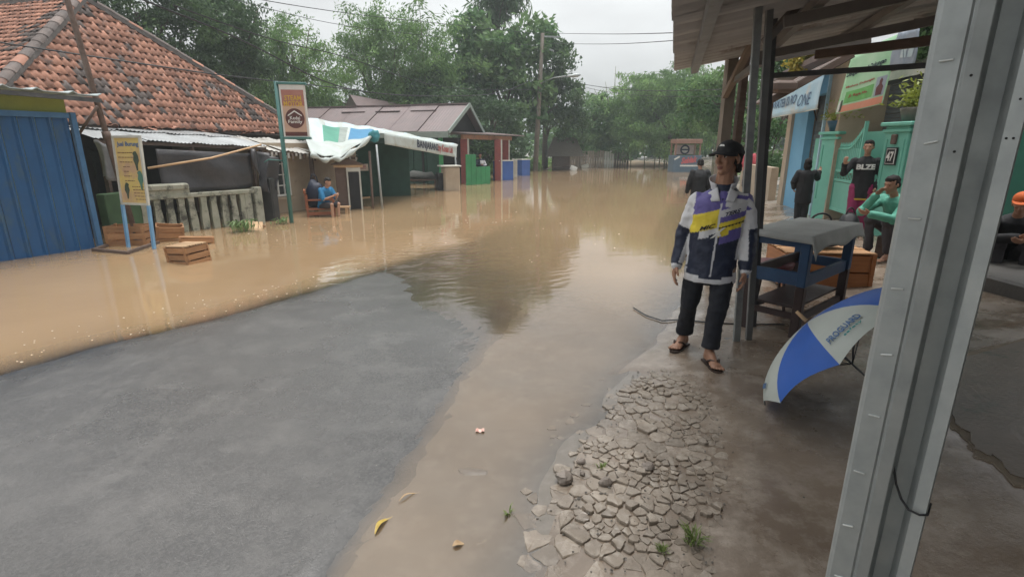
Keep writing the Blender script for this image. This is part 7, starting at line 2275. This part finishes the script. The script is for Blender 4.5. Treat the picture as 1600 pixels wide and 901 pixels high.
jtext("X", .005, 1.02, .10, .055, m_ink_white, .06, .4)
# stand-up collar and dark shirt at the throat
def collar(s, t):
    a = R(-62) - s * R(236) if False else R(-66 + 312 * s)
    rr = .078 + .018 * t
    return nck + tr_v * (rr * math.sin(a) * -1) * 1.0 + tf * (-(rr - .01) * math.cos(a) * 1.0) * 1.0 + UP * (.0 + .055 * t - .02 * math.cos(a) * -1) + tf * .015
def collar2(s, t):
    a = math.pi * 2 * (.085 + .83 * s)          # opening in front
    rr = .068 + .020 * t
    return nck + tf * (rr * math.cos(a) + .012) + tr_v * (rr * 1.12 * math.sin(a)) + UP * (.072 * t - .012 - .034 * math.cos(a))
MB().sheet(collar2, 26, 5, .005).build("collar", m_jwhite, jo, True)
for sgn in (-1, 1):      # collar wings that lie open on the chest
    P = [nck + tf * (.068 + .02) + tr_v * (sgn * .042) + UP * .01, nck + tf * .09 + tr_v * (sgn * .10) + UP * -.035, nck + tf * .125 + tr_v * (sgn * .075) + UP * -.09, nck + tf * .125 + tr_v * (sgn * .018) + UP * -.085]
    P = [on_jacket(q, .010) if i else q for i, q in enumerate(P)]
    MB().sheet(lambda s, t: P[0].lerp(P[1], s).lerp(P[3].lerp(P[2], s), t), 5, 5, .005).build("collar_wing", m_jwhite, jo, True)
sh = MB(); P = [nck + tf * .066 + tr_v * -.04 + UP * .0, nck + tf * .066 + tr_v * .04 + UP * .0, nck - UP * .085 + tf * .11]
P = [P[0], P[1], on_jacket(P[2], .003)]
sh.add([P[0], P[2], P[1], nck + tf * .078 - UP * .03], [(0, 3, 2), (0, 1, 3), (3, 1, 2)]) if False else sh.add([P[0], P[2], P[1]], [(0, 1, 2)])
sh.build("shirt_front", m_navy, man)
# trousers
tr = MB()
loft(tr, [(pel - UP * .14, tr_v, -tf, .150, .110), (pel - UP * .09, tr_v, -tf, .150, .112), (pel, tr_v, -tf, .145, .11), (pel + UP * .08, tr_v, -tf, .15, .11)])
for h_, k_2, a_2, cuff in ((hpL, knL, anL, .030), (hpR, knR, anR, .040)):
    end = a_2 + UP * cuff
    limb(tr, [h_ - UP * .02, h_.lerp(k_2, .5), k_2, k_2.lerp(end, .5)], [.078, .078, .067, .063])
    tr.tube([k_2.lerp(end, .5), k_2.lerp(end, .85), end, end - UP * .012], [.063, .061, .065, .065], 16)
me = remeshed(tr, .0065, "trousers", m_trous, 3); wrinkle(me, .010, 9, 9); attach(me, "trousers", man, man_base)
def sandal(hl, to, par, sd_, ms=m_sole):
    d = (to - hl).normalized(); r_ = d.cross(UP).normalized(); L = (to - hl).length * 1.06; k = L / .265
    out = [(-.032, 0), (-.034, .05), (-.034, .10), (-.044, .17), (-.046, .215), (-.034, .250), (-.010, .265), (.018, .258), (.036, .235), (.044, .19), (.036, .12), (.032, .05), (.028, 0), (0, -.008)]
    M4 = Matrix((r_, d, UP)).transposed().to_4x4(); M4.translation = hl - d * .008 - UP * .018
    so_ = MB().prism([(x * -sd_ * k if True else x, y * k) for x, y in (out if sd_ < 0 else out[::1])], .017, M4).build("sandal", ms, par)
    f0_ = hl + d * (.185 * k) + r_ * (-.018 * sd_ * k) + UP * .020
    for sg in (-1, 1):
        b = hl + d * (.085 * k) + r_ * (sg * .043 * k) + UP * .010
        m_ = f0_.lerp(b, .5) + UP * .030 + r_ * (sg * .010 * k)
        MB().tube([f0_ - UP * .01, f0_.lerp(m_, .6) + UP * .012, m_, b.lerp(m_, .35) + r_ * (sg * .004), b], [.006, .008, .009, .008, .006], 6).build("strap", ms, so_, True)
sandal(heelL, toeL, man, -1); sandal(heelR, toeR, man, 1)

# ------------------------------------------------------------ everyone else
def figure(label, base, H, yaw, spec, group=None, voxel=.011):
    """spec gives joints in the figure's own frame (left, forward, up) as fractions of H"""
    base = Vector(base)
    f = Vector((math.sin(yaw), -math.cos(yaw), 0)); l = Vector((math.cos(yaw), math.sin(yaw), 0))  # yaw 0 faces the camera side, l = viewer's right
    J = dict(pel=(0, 0, .53), che=(0, .0, .72), nck=(0, -.005, .825), hed=(0, .01, .925), sa=(-.102, 0, .782), sb=(.102, 0, .782),
             ea=(-.15, -.01, .62), eb=(.15, -.01, .62), wa=(-.16, .03, .48), wb=(.16, .03, .48), ha=(-.05, 0, .51), hb=(.05, 0, .51),
             ka=(-.055, .02, .28), kb=(.055, .02, .28), aa=(-.06, -.01, .05), ab=(.06, -.01, .05), ta=(-.07, .11, .0), tb=(.07, .11, .0))
    J.update(spec.get("pose", {}))
    P = {k: base + (l * a + f * b + UP * c) * H for k, (a, b, c) in J.items()}
    s = H / 1.65
    r_ = root("person", label, "person", base, group)
    skin = spec.get("skin", m_skin)
    hdir = spec.get("look", (0, 1, 0)); hfv = (l * hdir[0] + f * hdir[1] + UP * hdir[2]).normalized()
    spine = (P["che"] - P["pel"]).normalized()
    tf_ = (f - spine * f.dot(spine)).normalized()
    b = MB()
    loft(b, [(P["pel"] - spine * .08 * s, l, -tf_, .14 * s, .10 * s), (P["pel"], l, -tf_, .15 * s, .11 * s), (P["pel"].lerp(P["che"], .5), l, -tf_, .135 * s, .10 * s), (P["che"], l, -tf_, .155 * s, .108 * s), (P["nck"] - spine * .04 * s, l, -tf_, .10 * s, .075 * s), (P["nck"], l, -tf_, .05 * s, .05 * s)], 14)
    limb(b, [P["nck"] - spine * .03 * s, P["hed"] - UP * .05 * s - hfv * .02 * s], [.052 * s, .047 * s], 10)
    M3 = head_prims(b, P["hed"], hfv, s)
    for q, thumb in (("a", 1), ("b", -1)):
        limb(b, [P["s" + q], P["e" + q], P["w" + q]], [.048 * s, .038 * s, .026 * s], 10)
        limb(b, [P["h" + q], P["k" + q], P["a" + q]], [.078 * s, .052 * s, .034 * s], 10)
        dd = (P["w" + q] - P["e" + q]).normalized()
        hand_prims(b, P["w" + q], dd, f * .8 + UP * .5 + l * thumb * .2, l * thumb, s, .6)
        to = P["t" + q]; hl = Vector((P["a" + q].x, P["a" + q].y, to.z)) - f * .03 * H
        d_ = (to - hl); d_.z = 0
        foot_prims(b, hl, hl + d_.normalized() * .24 * s, -1 if q == "a" else 1, s)
        limb(b, [P["a" + q], hl + d_.normalized() * .05 * s + UP * .05 * s], [.034 * s, .035 * s], 8)
    me = remeshed(b, voxel * .8, "body", skin, 2)
    attach(me, "body", r_, base)
    c = P["hed"]
    if spec.get("face", True):
        for sx_ in (-1, 1):
            MB().ball(c + M3 @ (Vector((sx_ * .030, .077, .012)) * s), (.011 * s, .006 * s, .006 * s), 8, 6, M3).build("eye", m_eye_b, r_, True)
            MB().tube([c + M3 @ (Vector((sx_ * .014, .086, .031)) * s), c + M3 @ (Vector((sx_ * .046, .076, .033)) * s)], .0035 * s, 5).build("eyebrow", m_hair, r_)
    hb = MB()
    style = spec.get("hair", "short")
    parts = [((0, -.026, .045), (.080, .088, .082)), ((.066, -.025, .0), (.016, .042, .04)), ((-.066, -.025, .0), (.016, .042, .04)), ((0, -.07, -.02), (.066, .034, .05)), ((0, .012, .072), (.070, .066, .050))]
    if style == "long": parts += [((0, -.07, -.09), (.085, .045, .10)), ((.07, -.03, -.06), (.022, .05, .09)), ((-.07, -.03, -.06), (.022, .05, .09)), ((0, -.055, .02), (.088, .07, .08))]
    if style != "none":
        for p, rr in parts: hb.ball(c + M3 @ (Vector(p) * s), tuple(q * s for q in rr), 12, 9, M3)
        me = remeshed(hb, .010 * s, "hair", spec.get("hairmat", m_hair), 2); wrinkle(me, .006, 40); attach(me, "hair", r_, base)
    if "cap" in spec:
        cm = spec["cap"]; cb2 = MB()
        cb2.ball(c + M3 @ (Vector((0, -.012, .052)) * s), (.088 * s, .104 * s, .082 * s), 16, 10, M3)
        cb2.build("cap", cm, r_, True)
        MB().sheet(lambda u, t: c + M3 @ (Vector((math.cos(math.pi * u) * .082, .02 + math.sin(math.pi * u) * (.075 + .07 * t), .045 - .015 * t)) * s), 12, 3, .004).build("brim", cm, r_, True)
    # top
    inf = spec.get("loose", .020) * s
    t_ = MB(); dn = spec.get("hem", .10) * H
    loft(t_, [(P["pel"] - spine * dn, l, -tf_, .155 * s + inf, .115 * s + inf), (P["pel"], l, -tf_, .150 * s + inf, .112 * s + inf), (P["pel"].lerp(P["che"], .5), l, -tf_, .142 * s + inf, .108 * s + inf), (P["che"], l, -tf_, .160 * s + inf, .112 * s + inf), (P["che"].lerp(P["nck"], .5), l, -tf_, .158 * s + inf, .10 * s + inf), (P["nck"] - spine * .03 * s, l, -tf_, .10 * s + inf, .08 * s + inf), (P["nck"] + UP * .012 * s, l, -tf_, .062 * s, .062 * s)], 16)
    fr = spec.get("sleeve", .95)
    for q in "ab":
        if fr > .5: pts = [P["s" + q], P["e" + q], P["e" + q].lerp(P["w" + q], (fr - .5) * 2)]; rr = [.047 * s + inf, .045 * s + inf * .8, .036 * s + inf * .6]
        else: pts = [P["s" + q], P["s" + q].lerp(P["e" + q], fr * 2)]; rr = [.048 * s + inf, .050 * s + inf]
        limb(t_, pts, rr, 10)
    me = remeshed(t_, voxel, "top", spec["top"] if isinstance(spec["top"], list) else [spec["top"]], 3); wrinkle(me, .007, 10, len(label))
    if "toppaint" in spec:
        paint(me, lambda cc, nn: spec["toppaint"]((cc - base).dot(l) / H, (cc - base).dot(f) / H, (cc - base).z / H))
    bv = BVHTree.FromPolygons([v.co.copy() for v in me.vertices], [tuple(p.vertices) for p in me.polygons])
    topo = attach(me, "top", r_, base)
    # trousers
    w_ = MB(); infl = spec.get("loose_leg", .018) * s
    loft(w_, [(P["pel"] - spine * .09 * s, l, -tf_, .145 * s, .11 * s), (P["pel"] + spine * .03 * s, l, -tf_, .145 * s, .11 * s)], 14)
    fr = spec.get("leg", .92)
    for q in "ab":
        if fr > .5: pts = [P["h" + q], P["k" + q], P["k" + q].lerp(P["a" + q], (fr - .5) * 2)]; rr = [.082 * s + infl, .058 * s + infl, .045 * s + infl]
        else: pts = [P["h" + q], P["h" + q].lerp(P["k" + q], fr * 2)]; rr = [.082 * s + infl, .070 * s + infl]
        limb(w_, pts, rr, 10)
    me = remeshed(w_, voxel, "trousers", spec["pants"], 3); wrinkle(me, .007, 9, 4); attach(me, "trousers", r_, base)
    return r_, P, f, l, topo, bv, s

m_blackcloth = mat("black_cloth", (0.012, 0.012, 0.014), (0.018, 0.018, 0.02), rough=.8, scale=20)
m_magenta = mat("magenta_cloth", (0.30, 0.03, 0.11), (0.22, 0.022, 0.08), rough=.75, scale=14)
m_yellowhem = mat("yellow_cloth", (0.6, 0.38, 0.05), rough=.7)
m_greenjk = mat("sea_green_cloth", (0.09, 0.33, 0.24), (0.07, 0.26, 0.19), rough=.7, scale=12)
m_palejk = mat("pale_mint_cloth", (0.40, 0.58, 0.52), (0.32, 0.5, 0.44), rough=.7)
m_pink = mat("coral_pink_cloth", (0.62, 0.12, 0.15), (0.52, 0.10, 0.12), rough=.75)
m_bluesh = mat("bright_blue_shirt", (0.02, 0.17, 0.34), (0.015, 0.13, 0.27), rough=.75, scale=12)
m_orangecap = mat("orange_cloth", (0.62, 0.13, 0.025), (0.5, 0.10, 0.02), rough=.75)
m_denim = mat("grey_trouser_cloth", (0.05, 0.045, 0.05), (0.035, 0.032, 0.036), rough=.8)

def at_(px, Y, z=None):
    p = D(px, 260, Y); return Vector((p.x, Y, gz(p.x, Y) if z is None else z))
# woman in the gateway: faces the camera, one hand on the gate leaf
b_ = at_(1352, 8.75)
figure("woman in long black top and magenta trousers standing in the gateway", b_, 1.56, R(-28), dict(
    top=[m_blackcloth, m_yellowhem], toppaint=lambda a, b, c: 1 if c < .40 else 0, hem=.155, loose=.022, pants=m_magenta, skin=m_skin2, hair="short", sleeve=.93, loose_leg=.03,
    look=(-.25, 1, -.05), pose=dict(ea=(-.19, .05, .66), wa=(-.20, .16, .76), wb=(.12, .06, .50), eb=(.16, 0, .62))))
wt = figure.__defaults__
# print on her chest
wp = [o for o in bpy.data.objects if o.name.startswith("person") and "gateway" in o.get("label", "")][0]
wtop = [c for c in wp.children if c.name.startswith("top")][0]
fw_ = Vector((math.sin(R(-28)), -math.cos(R(-28)), 0)); lw_ = Vector((math.cos(R(-28)), math.sin(R(-28)), 0))
bvw = BVHTree.FromPolygons([v.co + b_ for v in wtop.data.vertices], [tuple(p.vertices) for p in wtop.data.polygons])
cW = b_ + UP * 1.56 * .725
def w_on(a, b, c):
    q = cW + lw_ * a + UP * b; h = bvw.ray_cast(q + fw_ * .6, -fw_); return (h[0] + fw_ * (.006 + c)) if h[0] else q + fw_ * .16
lettering("BLZE", m_ink_white, wtop, (0, 0, 0), (1, 0, 0), UP, .085, .26, bold=.05, warp=w_on)
# girl with her back turned by the blue wall
figure("dark haired girl in black seen from behind by the sky blue wall", at_(1262, 10.4), 1.30, R(160), dict(
    top=m_blackcloth, pants=m_blackcloth, skin=m_skin2, hair="long", loose=.04, hem=.20, sleeve=.93, loose_leg=.035, pose=dict(ea=(-.17, .10, .70), wa=(-.21, .22, .80), eb=(.16, .0, .64), wb=(.13, .10, .54), ka=(-.045, .02, .28), kb=(.045, .02, .28), aa=(-.045, -.01, .05), ab=(.045, -.01, .05))))
# seated man in the sea green jacket
b_ = at_(1421, 6.75)
stl = MB().box((b_.x + .03, b_.y, b_.z + .15), (.36, .30, .30), Matrix.Rotation(.3, 3, 'Z'), bev=.015).build("low_stool", m_wood_dark); tag(stl, "low dark wooden block the man in sea green sits on", "stool")
figure("man in sea green jacket sitting low with his hand at his mouth", b_, 1.62, R(-78), dict(
    top=[m_greenjk, m_palejk], toppaint=lambda a, b, c: 1 if (b < -.03 and c > .36) else 0, pants=m_denim, hair="short", loose=.028, hem=.06, look=(.1, 1, -.22),
    pose=dict(pel=(0, -.05, .225), che=(0, .03, .41), nck=(0, .085, .505), hed=(0, .135, .60), sa=(-.115, .07, .475), sb=(.115, .07, .475), ea=(-.13, .24, .38), eb=(.13, .20, .345),
              wa=(-.04, .215, .52), wb=(.03, .33, .38), ha=(-.055, -.04, .205), hb=(.055, -.04, .205), ka=(-.075, .20, .315), kb=(.085, .20, .315), aa=(-.075, .17, .05), ab=(.085, .14, .05), ta=(-.075, .29, 0), tb=(.095, .26, 0))))
# person in the orange cap at the right edge
step_z = .40
figure("person in orange cap sitting on the low step at the right edge", (5.52, 5.65, step_z - .10), 1.6, R(-35), dict(
    top=m_blackcloth, pants=m_denim, hair="short", cap=m_orangecap, loose=.03, hem=.05, look=(-.2, 1, -.2),
    pose=dict(pel=(0, -.06, .09), che=(0, .03, .27), nck=(0, .09, .365), hed=(0, .135, .455), sa=(-.115, .075, .335), sb=(.115, .075, .335), ea=(-.14, .22, .22), eb=(.14, .22, .22),
              wa=(.0, .29, .25), wb=(.03, .31, .23), ha=(-.055, -.05, .07), hb=(.055, -.05, .07), ka=(-.075, .20, .20), kb=(.085, .20, .20), aa=(-.075, .19, -.03), ab=(.085, .17, -.03), ta=(-.075, .30, -.08), tb=(.095, .29, -.08))))
# two people beyond the man with the jacket
b_ = Vector((D(1093, 280, 12.6).x, 12.6, -.22))
figure("person in black wading with back turned and head bowed", b_, 1.60, R(168), dict(top=m_blackcloth, pants=m_blackcloth, hair="short", loose=.03, look=(.1, 1, -.5), face=False,
    pose=dict(hed=(0, .05, .90), nck=(0, .02, .82))), voxel=.014)
figure("person in coral pink headscarf and shirt far behind the canopy posts", at_(1169, 18.5, .18), 1.5, R(150), dict(top=m_pink, pants=m_denim, hair="long", hairmat=m_pink, loose=.03, face=False), voxel=.016)
# left side: person in the blue shirt on the bench, and one under the lean-to
p = G(497, 338, 0)
figure("person in bright blue shirt sitting on the reddish bench", (p.x + .14, p.y + .12, .18 - .235 * 1.5), 1.5, R(62), dict(
    top=m_bluesh, pants=m_denim, skin=m_skin2, hair="short", sleeve=.44, leg=.42, hem=.05, look=(0, 1, -.35), face=False,
    pose=dict(pel=(0, -.02, .29), che=(0, .03, .47), nck=(0, .07, .565), hed=(0, .12, .655), sa=(-.11, .06, .535), sb=(.11, .06, .535), ea=(-.13, .13, .39), eb=(.13, .13, .39),
              wa=(-.03, .26, .45), wb=(.03, .27, .44), ha=(-.05, 0, .27), hb=(.05, 0, .27), ka=(-.07, .24, .31), kb=(.07, .24, .31), aa=(-.07, .24, .08), ab=(.07, .22, .08), ta=(-.07, .36, .03), tb=(.07, .34, .03))), voxel=.013)
bag((p.x - .10, p.y + .22, .20), (.22, .16, .36), "big black bag standing on the bench behind the person in blue", 6, m_navy)
figure("person in navy with pale shawl standing behind the green boards", (D(750, 250, 25.6).x, 25.6, -.25), 1.62, R(20), dict(
    top=[m_navy, m_jwhite], toppaint=lambda a, b, c: 1 if (c > .64 and c < .78 and a > -.02) else 0, pants=m_navy, hair="short", skin=m_skin, loose=.03, face=False, pose=dict(ea=(-.15, .06, .64), wa=(-.02, .16, .66), eb=(.16, .05, .64), wb=(.05, .16, .60))), voxel=.016)
bpy.data.scenes.remove(_tmp)
# ---- thin rain haze in the air over the whole street
hz = MB().box((0, 180, 10), (720, 560, 22.4)).build("haze", [])
hm = bpy.data.materials.new("rain_haze"); hm.use_nodes = True
hn = hm.node_tree.nodes; hn.clear()
ho = hn.new("ShaderNodeOutputMaterial"); hv = hn.new("ShaderNodeVolumePrincipled")
hv.inputs["Color"].default_value = (0.86, 0.94, 0.95, 1)
hv.inputs["Density"].default_value = 0.0021
hm.node_tree.links.new(hv.outputs[0], ho.inputs["Volume"])
hz.data.materials.append(hm)
tag(hz, "thin rain haze hanging in the air over the flooded street", kind="stuff")
